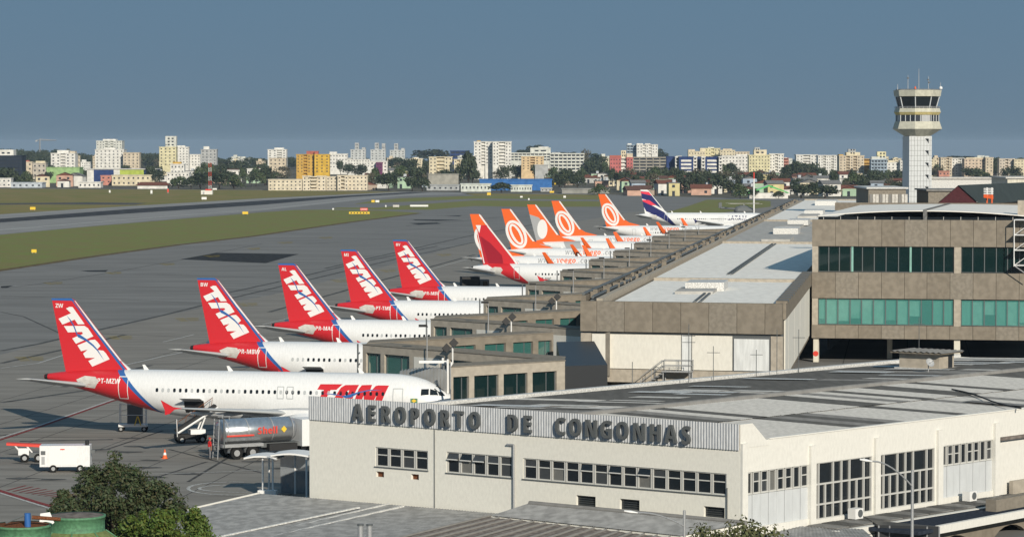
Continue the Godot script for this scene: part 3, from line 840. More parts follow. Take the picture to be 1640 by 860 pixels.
# ---------- hall with the big letters ----------
var hall_u := Vector3.ZERO
func corrugated(len: float, wide: float, waves: int, amp: float) -> ArrayMesh:  # x across, z down the slope
	var s := st()
	s.set_smooth_group(-1)
	var n := waves * 2
	for i in n:
		var x0 := wide * i / n - wide * 0.5; var x1 := wide * (i + 1) / n - wide * 0.5
		var y0 := amp if i % 2 else -amp; var y1 := -y0
		quad(s, Vector3(x0, y0, -len * 0.5), Vector3(x1, y1, -len * 0.5), Vector3(x1, y1, len * 0.5), Vector3(x0, y0, len * 0.5))
	return mesh_of(s)
func window_unit(t: Transform3D, r: Rect2, root: Node3D, hinge: float, open := 0.0) -> void:
	var f := st()
	var b := 0.07
	for k in [[r.position.x, r.position.x + b, r.position.y, r.end.y], [r.end.x - b, r.end.x, r.position.y, r.end.y], [r.position.x + b, r.end.x - b, r.position.y, r.position.y + b], [r.position.x + b, r.end.x - b, r.end.y - b, r.end.y]]:
		span(f, Vector3(k[0], k[2], -0.2), Vector3(k[1], k[3], -0.06), t)
	var o := part("window", f, M.frame, root)
	var g := st()
	span(g, Vector3(r.position.x + b, r.position.y + b, -0.17), Vector3(r.end.x - b, r.position.y + r.size.y * hinge, -0.15), t)
	part("pane", g, [M.pane, M.pane, M.pane, M.pane_grey, M.pane_blind][rng.randi() % 5], o)
	var v := st()
	var tt := t * Transform3D(Basis(Vector3.RIGHT, -open), Vector3(0, r.end.y - b, -0.14))
	var hh := r.size.y * (1.0 - hinge) - b
	span(v, Vector3(r.position.x + b, -hh, -0.02), Vector3(r.end.x - b, -0.05, 0.0), tt)
	part("vent_pane", v, [M.pane, M.pane, M.pane_grey][rng.randi() % 3], o)
	var bar := st()
	span(bar, Vector3(r.position.x + b, -hh - 0.01, -0.03), Vector3(r.end.x - b, -hh + 0.06, 0.03), tt)
	part("transom", bar, M.frame, o)
func build_hall() -> void:
	var lp := U(494.8, 634, 8.4); var rp := U(1186, 679.4, 8.4)
	var tf := face(lp, rp)
	var w := Vector2(rp.x - lp.x, rp.z - lp.z).length()
	var u := Vector3(0.677, 0, -0.736)
	hall_u = u
	var tr := face(rp, rp + u)
	var long := 78.0
	var root := thing("airport_hall", "long cream hall with grey lettered parapet and patched corrugated roof", "building")
	# --- front wall ---
	var holes := []
	var units := []
	for q in [[600.6, 715.8, 685.0, 753.6, 4], [714.8, 723.3, 820.6, 765.4, 5], [837.6, 733.6, 1164.0, 793.6, 14]]:
		var r := rect(tf, q[0], q[1], q[2], q[3])
		holes.append(r)
		for k in q[4]: units.append(Rect2(r.position.x + r.size.x * k / q[4] + 0.03, r.position.y, r.size.x / q[4] - 0.06, r.size.y))
	var vents := []
	for q in [[602, 754.8, 614.5, 764.8], [658, 759, 670.5, 769]]:
		var r := rect(tf, q[0], q[1], q[2], q[3]); holes.append(r); vents.append(r)
	var lows := []
	for q in [[923, 793, 954, 812.5], [993, 798.6, 1024.5, 818.6], [1127.7, 810.6, 1161, 830.6]]:
		var r := rect(tf, q[0], q[1], q[2], q[3]); holes.append(r); lows.append(r)
	var s := st()
	facade(s, tf, 0, w, 0, 6.82, holes, 0.26)
	part("front_wall", s, M.wall, root)
	var i := 0
	for r in units:
		window_unit(tf, r, root, 0.58, [0.0, 0.0, 0.0, 0.0, 0.5, 0.45, 0.5, 0.1, 0.0, 0.0, 0.0, 0.0, 0.0, 0.2, 0.0, 0.35, 0.0, 0.4][i] if i < 18 else 0.0)
		i += 1
	for r in vents:
		var g := st()
		span(g, Vector3(r.position.x, r.position.y, -0.24), Vector3(r.end.x, r.end.y, -0.22), tf)
		part("brick_vent", g, M.rust, root)
	for r in lows:
		var g := st()
		span(g, Vector3(r.position.x, r.position.y, -0.24), Vector3(r.end.x, r.end.y, -0.22), tf)
		var o := part("low_window", g, M.pane, root)
		var sl := st()
		span(sl, Vector3(r.position.x - 0.05, r.position.y - 0.06, -0.1), Vector3(r.end.x + 0.05, r.position.y - 0.002, 0.05), tf)
		part("sill", sl, M.wall_white, o)
		for k in 5:
			var lv := st()
			span(lv, Vector3(r.position.x, r.position.y + r.size.y * (k + 0.45) / 5.0, -0.215), Vector3(r.end.x, r.position.y + r.size.y * (k + 0.55) / 5.0, -0.2), tf)
			part("louvre", lv, M.frame_dark, o)
	for q in [[600.6, 715.8, 685.0, 753.6], [714.8, 723.3, 820.6, 765.4], [837.6, 733.6, 1164.0, 793.6]]:
		var r := rect(tf, q[0], q[1], q[2], q[3])
		wbox("sill", tf, r.position.x - 0.05, r.end.x + 0.05, r.position.y - 0.07, r.position.y - 0.004, -0.2, 0.07, M.frame_dark, root)
	var pp := st()
	var px := on(tf, 824.5, 760).x
	var py := on(tf, 824.5, 712.5).y
	rod(pp, tf * Vector3(px, 0.5, 0.12), tf * Vector3(px, py, 0.12), 0.07, -1, 8)
	rod(pp, tf * Vector3(px, py, 0.12), tf * Vector3(px - 0.55, py, 0.12), 0.07, -1, 8)
	part("drain_pipe", pp, M.steel, root)
	var p2 := st()
	var qx := on(tf, 696, 760).x
	rod(p2, tf * Vector3(qx, 1.0, 0.03), tf * Vector3(qx, 6.7, 0.03), 0.03, -1, 6)
	rod(p2, tf * Vector3(on(tf, 1165.5, 800).x, 1.0, 0.05), tf * Vector3(on(tf, 1165.5, 800).x, 4.4, 0.05), 0.05, -1, 6)
	part("conduit", p2, M.frame_dark, root)
	# --- lettered parapet: ribbed metal sheets ---
	var sheet := st()
	var nr := 5
	for k in nr * 2:
		var z0 := 0.045 if k % 2 else 0.0; var z1 := 0.045 - z0
		var x0 := k * 1.0 / (nr * 2); var x1 := (k + 1) * 1.0 / (nr * 2)
		quad(sheet, Vector3(x0, 1, z0), Vector3(x0 + 0.035, 1, z0), Vector3(x0 + 0.035, 0, z0), Vector3(x0, 0, z0))
		quad(sheet, Vector3(x0 + 0.035, 1, z0), Vector3(x1, 1, z1), Vector3(x1, 0, z1), Vector3(x0 + 0.035, 0, z0))
	var sm := mesh_of(sheet)
	var n := int(w)
	for k in n:
		var sw := w / n
		shape("parapet_sheet", sm, M.panel_metal, root, tf * Transform3D(Basis.from_scale(Vector3(sw - 0.012, 1.62, 1)), Vector3(k * sw, 6.78, 0.08)))
	wbox("parapet_backing", tf, 0.02, w - 0.02, 6.8, 8.36, -0.35, 0.05, M.concrete_pale, root)
	# letters
	var font := SystemFont.new()
	font.font_names = PackedStringArray(["Droid Sans"])
	font.font_weight = 700
	var word := "AEROPORTODECONGONHAS"
	var cx := [577.0, 599, 621, 645, 668, 692, 716, 739.5, 764, 825, 849, 901.5, 925.5, 951, 975.5, 1001, 1028, 1054, 1079.5, 1104]
	var cache := {}
	for k in 20:
		var ch := word[k]
		if not cache.has(ch):
			var tm := TextMesh.new()
			tm.font = font; tm.font_size = 64; tm.pixel_size = 0.0238; tm.depth = 0.2; tm.text = ch
			cache[ch] = tm
		var o := shape("letter", cache[ch], M.letter, root, tf * Transform3D(Basis.from_scale(Vector3(0.9, 1, 1)), Vector3(on(tf, cx[k], 680).x, 7.5, 0.29)))
		o.set_meta("label", "raised dark grey letter " + ch)
	# corner return of the parapet, with sloping top
	var cr := st()
	plate(cr, PackedVector2Array([Vector2(0, 6.9), Vector2(0, 8.38), Vector2(1.2, 8.38), Vector2(2.9, 7.0), Vector2(2.9, 6.9)]), -0.3, 0.03, tr)
	part("parapet_return", cr, M.wall_white, root)
	# --- right wall ---
	var h2 := []
	var ra := rect(tr, 1194, 757.6, 1297, 778.5); var rd := rect(tr, 1509, 714.8, 1592, 735.5)
	var rb := rect(tr, 1305.7, 742.7, 1397.6, 819); var rc := rect(tr, 1410.6, 729, 1498, 802.5)
	var base_y := rb.position.y
	rb.size.y = rb.end.y - base_y; rc.size.y = rc.end.y - base_y; rc.position.y = base_y
	for r in [ra, rb, rc, rd]: h2.append(r)
	var pa := Rect2(ra.position.x, base_y + 0.15, ra.size.x, ra.position.y - base_y - 0.17)
	var pd := Rect2(rd.position.x, base_y + 0.15, rd.size.x, rd.position.y - base_y - 0.17)
	h2.append(pa); h2.append(pd)
	var top := on(tr, 1193, 707.5).y
	var s2 := st()
	facade(s2, tr, 0, long, 0, top - 0.02, h2, 0.25)
	part("side_wall", s2, M.wall_white, root)
	wbox("side_coping", tr, 2.9, long, top - 0.02, top + 0.06, -0.3, 0.05, M.wall_white, root)
	for r in [ra, rd]:
		for k in 8:
			var ww: float = r.size.x / 8.0
			window_unit(tr, Rect2(r.position.x + k * ww + 0.06, r.position.y, ww - 0.12, r.size.y), root, 0.52 if k % 3 else 0.98, 0.0)
	for r in [pa, pd]:
		for k in 8:
			var ww: float = r.size.x / 8.0
			wbox("wall_sheet", tr, r.position.x + k * ww + 0.02, r.position.x + (k + 1) * ww - 0.02, r.position.y, r.end.y, -0.2, -0.1 + 0.02 * (k % 2), M.tower, root)
	for r in [rb, rc]:
		var f := st()
		var xs := [0.0, 0.085, 0.2, 0.335, 0.48, 0.62, 0.745, 0.87, 1.0]
		var ys := [0.0, 0.26, 0.62, 1.0]
		for j in 9: span(f, Vector3(r.position.x + r.size.x * xs[j] - 0.05, r.position.y + (0.0 if not j in [2, 6] else 0.0), -0.24), Vector3(r.position.x + r.size.x * xs[j] + 0.05, r.position.y + r.size.y * (0.62 if j in [2, 6] else 1.0), -0.05), tr)
		for y in ys: span(f, Vector3(r.position.x, r.position.y + r.size.y * y - 0.055, -0.23), Vector3(r.end.x, r.position.y + r.size.y * y + 0.055, -0.07), tr)
		var o := part("glazing_frame", f, M.frame, root)
		for j in 8:
			for v in 3:
				if v == 2 and j in [2, 6]: continue
				var e := j + 1
				if v == 2 and j in [1, 5]: e = j + 2
				var g := st()
				span(g, Vector3(r.position.x + r.size.x * xs[j] + 0.05, r.position.y + r.size.y * ys[v] + 0.05, -0.2), Vector3(r.position.x + r.size.x * xs[e] - 0.05, r.position.y + r.size.y * ys[v + 1] - 0.05, -0.18), tr)
				part("pane", g, M.pane, o)
	for q in [1300.5, 1404.0, 1504.5, 1595.5, 1190.5]:
		var x := on(tr, q, 740).x
		var pt := top - 0.75
		wbox("pilaster", tr, maxf(x - 0.28, 0.01), x + 0.28, 0, pt if q > 1200 else top - 0.1, -0.1, 0.2, M.wall_white, root)
	# other walls
	var bw := st()
	var c0 := rp + Vector3(0, -8.4, 0); var c1 := c0 + u * long; var d0 := lp + Vector3(0, -8.4, 0); var d1 := d0 + u * long
	quad(bw, d1 + Vector3(0, 7, 0), d0 + Vector3(0, 7, 0), d0, d1)
	quad(bw, c1 + Vector3(0, 7, 0), d1 + Vector3(0, 7, 0), d1, c1)
	part("back_wall", bw, M.wall, root)
	# --- corrugated roof, sheet by sheet ---
	var v := (lp - rp); v.y = 0; v = v.normalized()
	var ridge := 7.5
	var ea := top - 0.12; var eb := 6.95
	var half := w * 0.5
	var slopes := [[0.25, half, ea, ridge], [half, w - 0.25, ridge, eb]]
	var nu := 52
	var pitch := long / nu
	for q in 2:
		var sl: Array = slopes[q]
		var run: float = sl[1] - sl[0]
		for row in 2:
			var v0: float = sl[0] + run * row * 0.5
			var v1: float = sl[0] + run * (row + 1) * 0.5
			var y0: float = lerpf(sl[2], sl[3], row * 0.5); var y1: float = lerpf(sl[2], sl[3], (row + 1) * 0.5)
			var lift := 0.05 if (row == 1) == (q == 0) else 0.0
			var ln := Vector2(v1 - v0, y1 - y0).length() + 0.2
			var cm := corrugated(ln, pitch * 0.99, 6, 0.014)
			for k in nu:
				var p := rng.randf()
				var m: Material
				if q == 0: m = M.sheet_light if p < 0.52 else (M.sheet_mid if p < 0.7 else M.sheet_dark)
				else: m = M.sheet_dark if p < 0.8 else (M.sheet_mid if p < 0.9 else M.sheet_light)  # far slope turned from the sun: its shade put into darker sheets
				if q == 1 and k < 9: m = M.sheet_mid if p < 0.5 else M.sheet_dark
				var zc := (v * (v1 - v0) + Vector3(0, y1 - y0, 0)).normalized()
				var yc := zc.cross(u).normalized()
				if yc.y < 0: yc = -yc
				var b := Basis(yc.cross(zc), yc, zc)
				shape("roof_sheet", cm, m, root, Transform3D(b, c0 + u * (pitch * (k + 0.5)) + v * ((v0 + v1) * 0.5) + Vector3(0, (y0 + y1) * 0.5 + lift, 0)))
	# short pale and dark repair strips laid down the slope
	for k in 34:
		var q := 1 if k % 5 else 0
		var sl: Array = slopes[q]
		var f0 := rng.randf_range(0.03, 0.55); var f1 := f0 + rng.randf_range(0.2, 0.42)
		var uu := rng.randf_range(2.0, 74.0)
		var wd := rng.randf_range(0.35, 0.8)
		var y0: float = lerpf(sl[2], sl[3], f0) + 0.075 + k * 0.001; var y1: float = lerpf(sl[2], sl[3], f1) + 0.075 + k * 0.001
		var p0: Vector3 = c0 + u * uu + v * lerpf(sl[0], sl[1], f0); var p1: Vector3 = c0 + u * uu + v * lerpf(sl[0], sl[1], f1)
		var g := st()
		var a := u * wd
		hexa(g, [p0 - a + Vector3(0, y0, 0), p0 + a + Vector3(0, y0, 0), p1 + a + Vector3(0, y1, 0), p1 - a + Vector3(0, y1, 0)], [p0 - a + Vector3(0, y0 + 0.006, 0), p0 + a + Vector3(0, y0 + 0.006, 0), p1 + a + Vector3(0, y1 + 0.006, 0), p1 - a + Vector3(0, y1 + 0.006, 0)])
		part("patch_sheet", g, M.flash if (q == 1 and k % 2) else (M.sheet_light if q == 1 else (M.sheet_dark if k % 2 else M.sheet_mid)), root)
	var rc2 := st()
	rod(rc2, c0 + u * 0.5 + v * half + Vector3(0, ridge + 0.02, 0), c0 + u * long + v * half + Vector3(0, ridge + 0.02, 0), 0.3, -1, 8)
	part("ridge_cap", rc2, M.sheet_mid, root)
	for q in [[w - 0.5, w + 0.1, 6.9, 7.22, 9.0, long, M.flash], [w - 0.5, w + 0.1, 6.8, 7.1, 0.3, 9.0, M.rust]]:
		var fl := st()
		var f0: Vector3 = c0 + v * q[0]; var f1: Vector3 = c0 + v * q[1]
		hexa(fl, [f0 + u * q[4] + Vector3(0, q[2], 0), f0 + u * q[5] + Vector3(0, q[2], 0), f1 + u * q[5] + Vector3(0, q[2], 0), f1 + u * q[4] + Vector3(0, q[2], 0)], [f0 + u * q[4] + Vector3(0, q[3], 0), f0 + u * q[5] + Vector3(0, q[3], 0), f1 + u * q[5] + Vector3(0, q[3], 0), f1 + u * q[4] + Vector3(0, q[3], 0)])
		part("roof_flashing", fl, q[6], root)
	# cable lying on the near slope
	var cb := st()
	var ca := U(1526, 623.5, 7.5); var cc := U(1636, 654, 7.45)
	var prev := ca
	for k in range(1, 9):
		var q := ca.lerp(cc, k / 8.0) + u * sin(k * 0.8) * 0.35
		rod(cb, prev, q, 0.06, -1, 5)
		prev = q
	part("roof_cable", cb, M.black, root)
	# --- rooftop hut with dish ---
	var hp := U(1505.5, 593, 7.2)
	var th := face(hp, hp - v)
	var hut := thing("rooftop_hut", "small concrete hut with overhanging corrugated lid on the hall roof", "hut", th)
	wbox("wall", Transform3D.IDENTITY, -3.7, 0, 6.8, 8.5, -2.5, 0, M.concrete_pale, hut)
	wbox("doorway", Transform3D.IDENTITY, -0.05, 0.02, 7.25, 8.3, -2.2, -1.5, M.near_black, hut)  # near-black plate paints the darkness inside, wall behind is closed
	shape("lid", corrugated(3.9, 4.9, 9, 0.05), M.sheet_mid, hut, at(Vector3(-1.85, 8.66, -1.25)))
	wbox("lid_board", Transform3D.IDENTITY, -4.2, 0.5, 8.5, 8.6, -3.1, 0.6, M.concrete_b, hut)
	wbox("kerb", Transform3D.IDENTITY, -4.0, 0.3, 6.9, 7.3, -2.8, 0.3, M.flash, hut)
	var dp := U(1488, 599, 7.2)
	var dish := thing("satellite_dish", "small grey satellite dish on a post beside the rooftop hut", "satellite dish", at(Vector3(dp.x, 7.1, dp.z), 0.5))
	var dm := st()
	lathe(dm, Vector3.ZERO, [[0.02, 0.0], [0.18, 0.03], [0.3, 0.09], [0.38, 0.17]], 18)
	var bowl := part("bowl", dm, M.silver, dish)
	bowl.transform = Transform3D(Basis(Vector3.RIGHT, 1.0), Vector3(0, 0.95, 0.1))
	var ps := st()
	rod(ps, Vector3.ZERO, Vector3(0, 1.0, 0), 0.04, -1, 6)
	rod(ps, Vector3(0, 0.95, 0.1), Vector3(0, 1.25, 0.75), 0.02, -1, 5)
	part("post", ps, M.steel, dish)
	# --- aerials on the back edge of the roof ---
	for q in [[1103.5, 614, 4.6, 2, "tall with double cross arm before the service door"], [1143, 607, 2.6, 1, "before the narrower cream panel"], [1245, 600, 3.6, 0, "before the concourse end column"], [1280, 594, 3.4, 1, "before the concourse side wall"], [1473, 562, 3.0, 1, "behind the rooftop hut"], [1013, 617, 1.8, 0, "short, before the wide cream panel"], [1212, 600, 2.0, 1, "before the white shutter"]]:
		var ap := U(q[0], q[1], 7.1)
		var an := thing("roof_aerial", "thin roof aerial %s" % q[4], "aerial", at(ap), "aerials on the hall roof")
		var am := st()
		rod(am, Vector3(0, -0.3, 0), Vector3(0, q[2], 0), 0.03, -1, 5)
		part("pole", am, M.frame_dark, an)
		for k in q[3]:
			var ar := st()
			rod(ar, Vector3(-0.5, q[2] * 0.8 - k * 0.5, 0), Vector3(0.5, q[2] * 0.8 - k * 0.5, 0.1), 0.025, -1, 5)
			part("cross_arm", ar, M.frame_dark, an)
	# --- ledge, air conditioners and lower canopies along the right wall ---
	var lg := thing("side_canopy", "long white canopy with dark flat roof along the hall's glazed side", "canopy", tr)
	wbox("deck", Transform3D.IDENTITY, 6.5, long, base_y - 0.45, base_y - 0.25, 0.2, 2.6, M.sheet_dark, lg)
	wbox("white_edge", Transform3D.IDENTITY, 6.0, 27.5, base_y - 1.3, base_y - 0.3, 2.6, 3.0, M.wall_white, lg)
	wbox("edge_strip", Transform3D.IDENTITY, 6.0, 27.5, base_y - 0.82, base_y - 0.78, 3.0, 3.02, M.frame_dark, lg)
	wbox("support_wall", Transform3D.IDENTITY, 6.5, 27.4, 0, base_y - 1.3, 2.5, 2.7, M.wall, lg)
	for k in 26:
		wbox("deck_plank", Transform3D.IDENTITY, 6.6 + k * 1.45, 7.9 + k * 1.45, base_y - 0.25, base_y - 0.2 + 0.015 * (k % 2), 0.25, 2.55, M.sheet_dark if k % 2 else M.sheet_mid, lg)
	for q in [[1343, 829], [1502.5, 798.5]]:
		var ap := U(q[0], q[1], base_y - 0.2)
		var la := tr.affine_inverse() * ap
		var ac := thing("air_conditioner", "white air conditioner unit below the hall's tall glazing, " + ("beside the first bay" if q[0] < 1400 else "at the second bay's far pilaster"), "air conditioner", tr * at(Vector3(la.x, base_y - 0.2, 0.75)), "air conditioner units on the canopy")
		wbox("case", Transform3D.IDENTITY, -0.42, 0.42, 0.06, 0.72, -0.3, 0.3, M.steel_white, ac)
		var gr := st()
		rod(gr, Vector3(0.1, 0.4, 0.3), Vector3(0.1, 0.4, 0.33), 0.25, -1, 16)
		part("fan_grille", gr, M.frame_dark, ac)
		for k in [-0.3, 0.3]: wbox("foot", Transform3D.IDENTITY, k - 0.05, k + 0.05, 0.0, 0.06, -0.3, 0.3, M.frame_dark, ac)
	# second, lower entrance canopy with arches
	var e0 := U(1505.7, 843, 1.6); var e1 := U(1640, 818, 1.6)
	var te := face(e0, e1)
	var ec := thing("entrance_canopy", "wide white edged lower canopy with stained dark top and brown arches", "canopy", te)
	wbox("top", Transform3D.IDENTITY, -2.0, 30.0, 1.2, 1.42, -6.0, -0.3, M.black_mud, ec)
	wbox("white_edge", Transform3D.IDENTITY, 0, 30.0, 1.12, 1.62, -0.3, 0, M.wall_white, ec)
	for k in 4:   # arcade: piers and arches with open bays between
		var ar := st()
		var ap := [[k * 7.0, -2.0], [k * 7.0, 1.1], [6.98 + k * 7.0, 1.1], [6.98 + k * 7.0, -2.0], [6.3 + k * 7.0, -2.0]]
		for i2 in 13: ap.append([3.5 + k * 7.0 + 2.8 * cos(PI * i2 / 12.0), -1.4 + 2.0 * sin(PI * i2 / 12.0)])
		ap.append([0.7 + k * 7.0, -2.0])
		plate(ar, pts(ap), -1.4, -1.0)
		part("arch", ar, M.concrete_b, ec)
	var w0 := te.affine_inverse() * U(1408, 841, 1.6)
	var db := st()
	hexa(db, [Vector3(w0.x, -2.0, w0.z), Vector3(-0.05, -2.0, 0.0), Vector3(-0.05, -2.0, -5.0), Vector3(w0.x + 4.0, -2.0, w0.z - 4.0)], [Vector3(w0.x, 1.6, w0.z), Vector3(-0.05, 1.6, 0.0), Vector3(-0.05, 1.6, -5.0), Vector3(w0.x + 4.0, 1.6, w0.z - 4.0)])
	part("dark_kiosk", db, M.near_black, ec)
	for f in [0.0, 0.18, 0.8, 1.0]:
		var q: Vector3 = w0.lerp(Vector3(-0.05, 1.6, 0), f)
		var mq := st()
		rod(mq, Vector3(q.x, -2.0, q.z + 0.02), Vector3(q.x, 1.58, q.z + 0.02), 0.05, -1, 5)
		part("kiosk_post", mq, M.steel, ec)
	var wr := st()
	var wa := te.affine_inverse() * U(1597, 806, 2.0)
	span(wr, Vector3(wa.x, 1.3, wa.z - 0.8), Vector3(wa.x + 9.0, 2.2, wa.z))
	part("weathered_upstand", wr, M.concrete_c, ec)
	wbox("wall_beam", tr, on(tr, 1600, 703).x, 60.0, on(tr, 1600, 703).y - 0.1, on(tr, 1600, 703).y + 0.1, 0.0, 0.35, M.sheet_brown, root)
	# weathered wall stub and street lamps
	wbox("end_wall", tr, 29.5, 60.0, 0, base_y + 0.7, 0.3, 0.6, M.concrete_pale, root)

# ---------- roofs in front of the hall ----------
func sheet_roof(called: String, label: String, cat: String, pts: Array, hs: Array, m: Material, ribs: float, dir: Vector3) -> Node3D:
	# pts: four corners seen (back left, back right, front right, front left) with heights; ribs run along dir
	var root := thing(called, label, cat)
	var q := []
	for i in 4: q.append(U(pts[i][0], pts[i][1], hs[i]))
	var n := int(maxf(4.0, (q[0] - q[1]).length() / 1.1))
	for i in n:
		var f0 := i / float(n); var f1 := (i + 1) / float(n)
		var a: Vector3 = q[0].lerp(q[1], f0); var b: Vector3 = q[0].lerp(q[1], f1)
		var c: Vector3 = q[3].lerp(q[2], f1); var d: Vector3 = q[3].lerp(q[2], f0)
		var s := st()
		var k := int(1.1 / ribs)
		for j in k * 2:
			var g0 := j / float(k * 2); var g1 := (j + 1) / float(k * 2)
			var y0 := 0.035 if j % 2 else -0.0; var y1 := 0.035 - y0
			quad(s, a.lerp(b, g0) + Vector3(0, y0, 0), a.lerp(b, g1) + Vector3(0, y1, 0), d.lerp(c, g1) + Vector3(0, y1, 0), d.lerp(c, g0) + Vector3(0, y0, 0))
		part("roof_sheet", s, m, root)
	var w := st()
	var lo := []
	var hi := []
	for i in [3, 2, 1, 0]:
		hi.append(q[i] - Vector3(0, 0.06, 0)); lo.append(Vector3(q[i].x, -3.0, q[i].z))
	hexa(w, lo, hi)
	part("wall", w, M.wall, root)
	return root
func build_near_roofs() -> void:
	var g := sheet_roof("shed_roof", "wide low grey corrugated shed roof in front of the lettered hall", "shed", [[415, 791], [812, 824], [560, 905], [160, 850]], [1.5, 1.5, 0.7, 0.7], M.sheet_grey, 0.22, Vector3.ZERO)
	for q in [[574, 814, 330, 865], [623, 808, 405, 860], [645, 812, 420, 864]]:
		var s := st()
		var a := U(q[0], q[1], 1.5); var b := U(q[2], q[3], 0.78)
		var n := Vector3(0.09, 0, 0.05); var y := Vector3(0, 0.09, 0)
		hexa(s, [a - n, a + n, b + n, b - n], [a - n + y, a + n + y, b + n + y, b - n + y])
		part("ridge_batten", s, M.flash, g)
	var e := st()
	var ea := U(415, 791, 1.5); var eb := U(160, 850, 0.7)
	hexa(e, [ea + Vector3(0, -0.3, -0.1), ea + Vector3(0, -0.3, 0.1), eb + Vector3(0, -0.3, 0.1), eb + Vector3(0, -0.3, -0.1)], [ea + Vector3(0, 0.12, -0.1), ea + Vector3(0, 0.12, 0.1), eb + Vector3(0, 0.12, 0.1), eb + Vector3(0, 0.12, -0.1)])
	part("edge_board", e, M.wall_white, g)
	var b2 := sheet_roof("ribbed_roof", "brown ribbed metal roof stepping down in front of the hall", "shed", [[786, 827], [1084, 856], [1000, 900], [560, 882]], [1.9, 1.9, 1.3, 1.3], M.sheet_brown, 0.55, Vector3.ZERO)
	var rib := st()
	for k in 16:
		var f := k / 15.0
		rod(rib, U(786, 827, 1.9).lerp(U(1084, 856, 1.9), f) + Vector3(0, 0.06, 0), U(560, 882, 1.3).lerp(U(1000, 900, 1.3), f) + Vector3(0, 0.06, 0), 0.07, -1, 5)
	stuff(part("roof_ribs", rib, M.sheet_mid, b2))
	sheet_roof("lean_to_roof", "grey corrugated lean-to roof with capped ridge against the hall wall", "shed", [[848, 806], [1196, 838], [1090, 858.5], [786, 826]], [2.6, 2.6, 2.0, 2.0], M.sheet_grey, 0.18, Vector3.ZERO)
	var cap := st()
	rod(cap, U(848, 806, 2.62), U(1196, 838, 2.62), 0.16, -1, 7)
	part("ridge_cap", cap, M.sheet_mid, get_node("lean_to_roof"))
	sheet_roof("corner_roof", "grey corrugated roof at the hall's near corner beside the shrub", "shed", [[1196, 839], [1384, 848], [1420, 880], [1160, 880]], [1.5, 1.5, 1.1, 1.1], M.sheet_grey, 0.18, Vector3.ZERO)
	for q in [577.0, 591.5]:
		var p := U(q, 872, 1.2)
		var v := thing("vent_pipe", "grey vent pipe standing up from the grey shed roof", "pipe", at(p), "pair of vent pipes on the shed roof")
		var s := st()
		rod(s, Vector3(0, -0.6, 0), Vector3(0, 1.15, 0), 0.17, -1, 12)
		part("pipe", s, M.steel, v)
		var c := st()
		rod(c, Vector3(0, 1.15, 0), Vector3(0, 1.25, 0), 0.2, -1, 12)
		part("rim", c, M.frame_dark, v)
	# street lamps
	for q in [[1096.5, 870, 1000, 818.5, 860, 0], [1462.5, 880, 1378, 736, 800, 1]]:
		var d := 168.0 if q[5] == 0 else 165.0
		var top := V(q[0], 826 if q[5] == 0 else 762, d)
		var tip := V(q[2], q[3], d - 2.0)
		var l := thing("street_lamp", "grey street lamp with curved arm " + ("over the lean-to roof" if q[5] == 0 else "before the hall's tall side glazing"), "street lamp", at(Vector3(top.x, 0, top.z)))
		var o := Vector3(top.x, 0, top.z)
		var s := st()
		rod(s, Vector3(0, -4, 0), Vector3(0, top.y + 0.3, 0), 0.11, 0.08, 10)
		part("pole", s, M.steel, l)
		var a := st()
		var prev := Vector3(0, top.y - 0.6, 0)
		var tl := tip - o
		for k in range(1, 9):
			var f := k / 8.0
			var p := Vector3(tl.x * f * 0.78, lerpf(top.y - 0.6, tl.y - 0.1, 1.0 - pow(1.0 - f, 1.7)), tl.z * f)
			rod(a, prev, p, 0.045, -1, 7)
			prev = p
		part("arm", a, M.steel, l)
		var h := st()
		var rr := []
		for k in 3:
			var ring := []
			for i in 10:
				var an := TAU * i / 10
				var wd: float = [0.06, 0.17, 0.1][k]
				ring.append(prev.lerp(tl, k / 2.0) + Vector3(0, sin(an) * wd * 0.5, cos(an) * wd))
			rr.append(ring)
		rings(h, rr)
		fan(h, rr[2])
		part("lamp_head", h, M.steel_white, l)

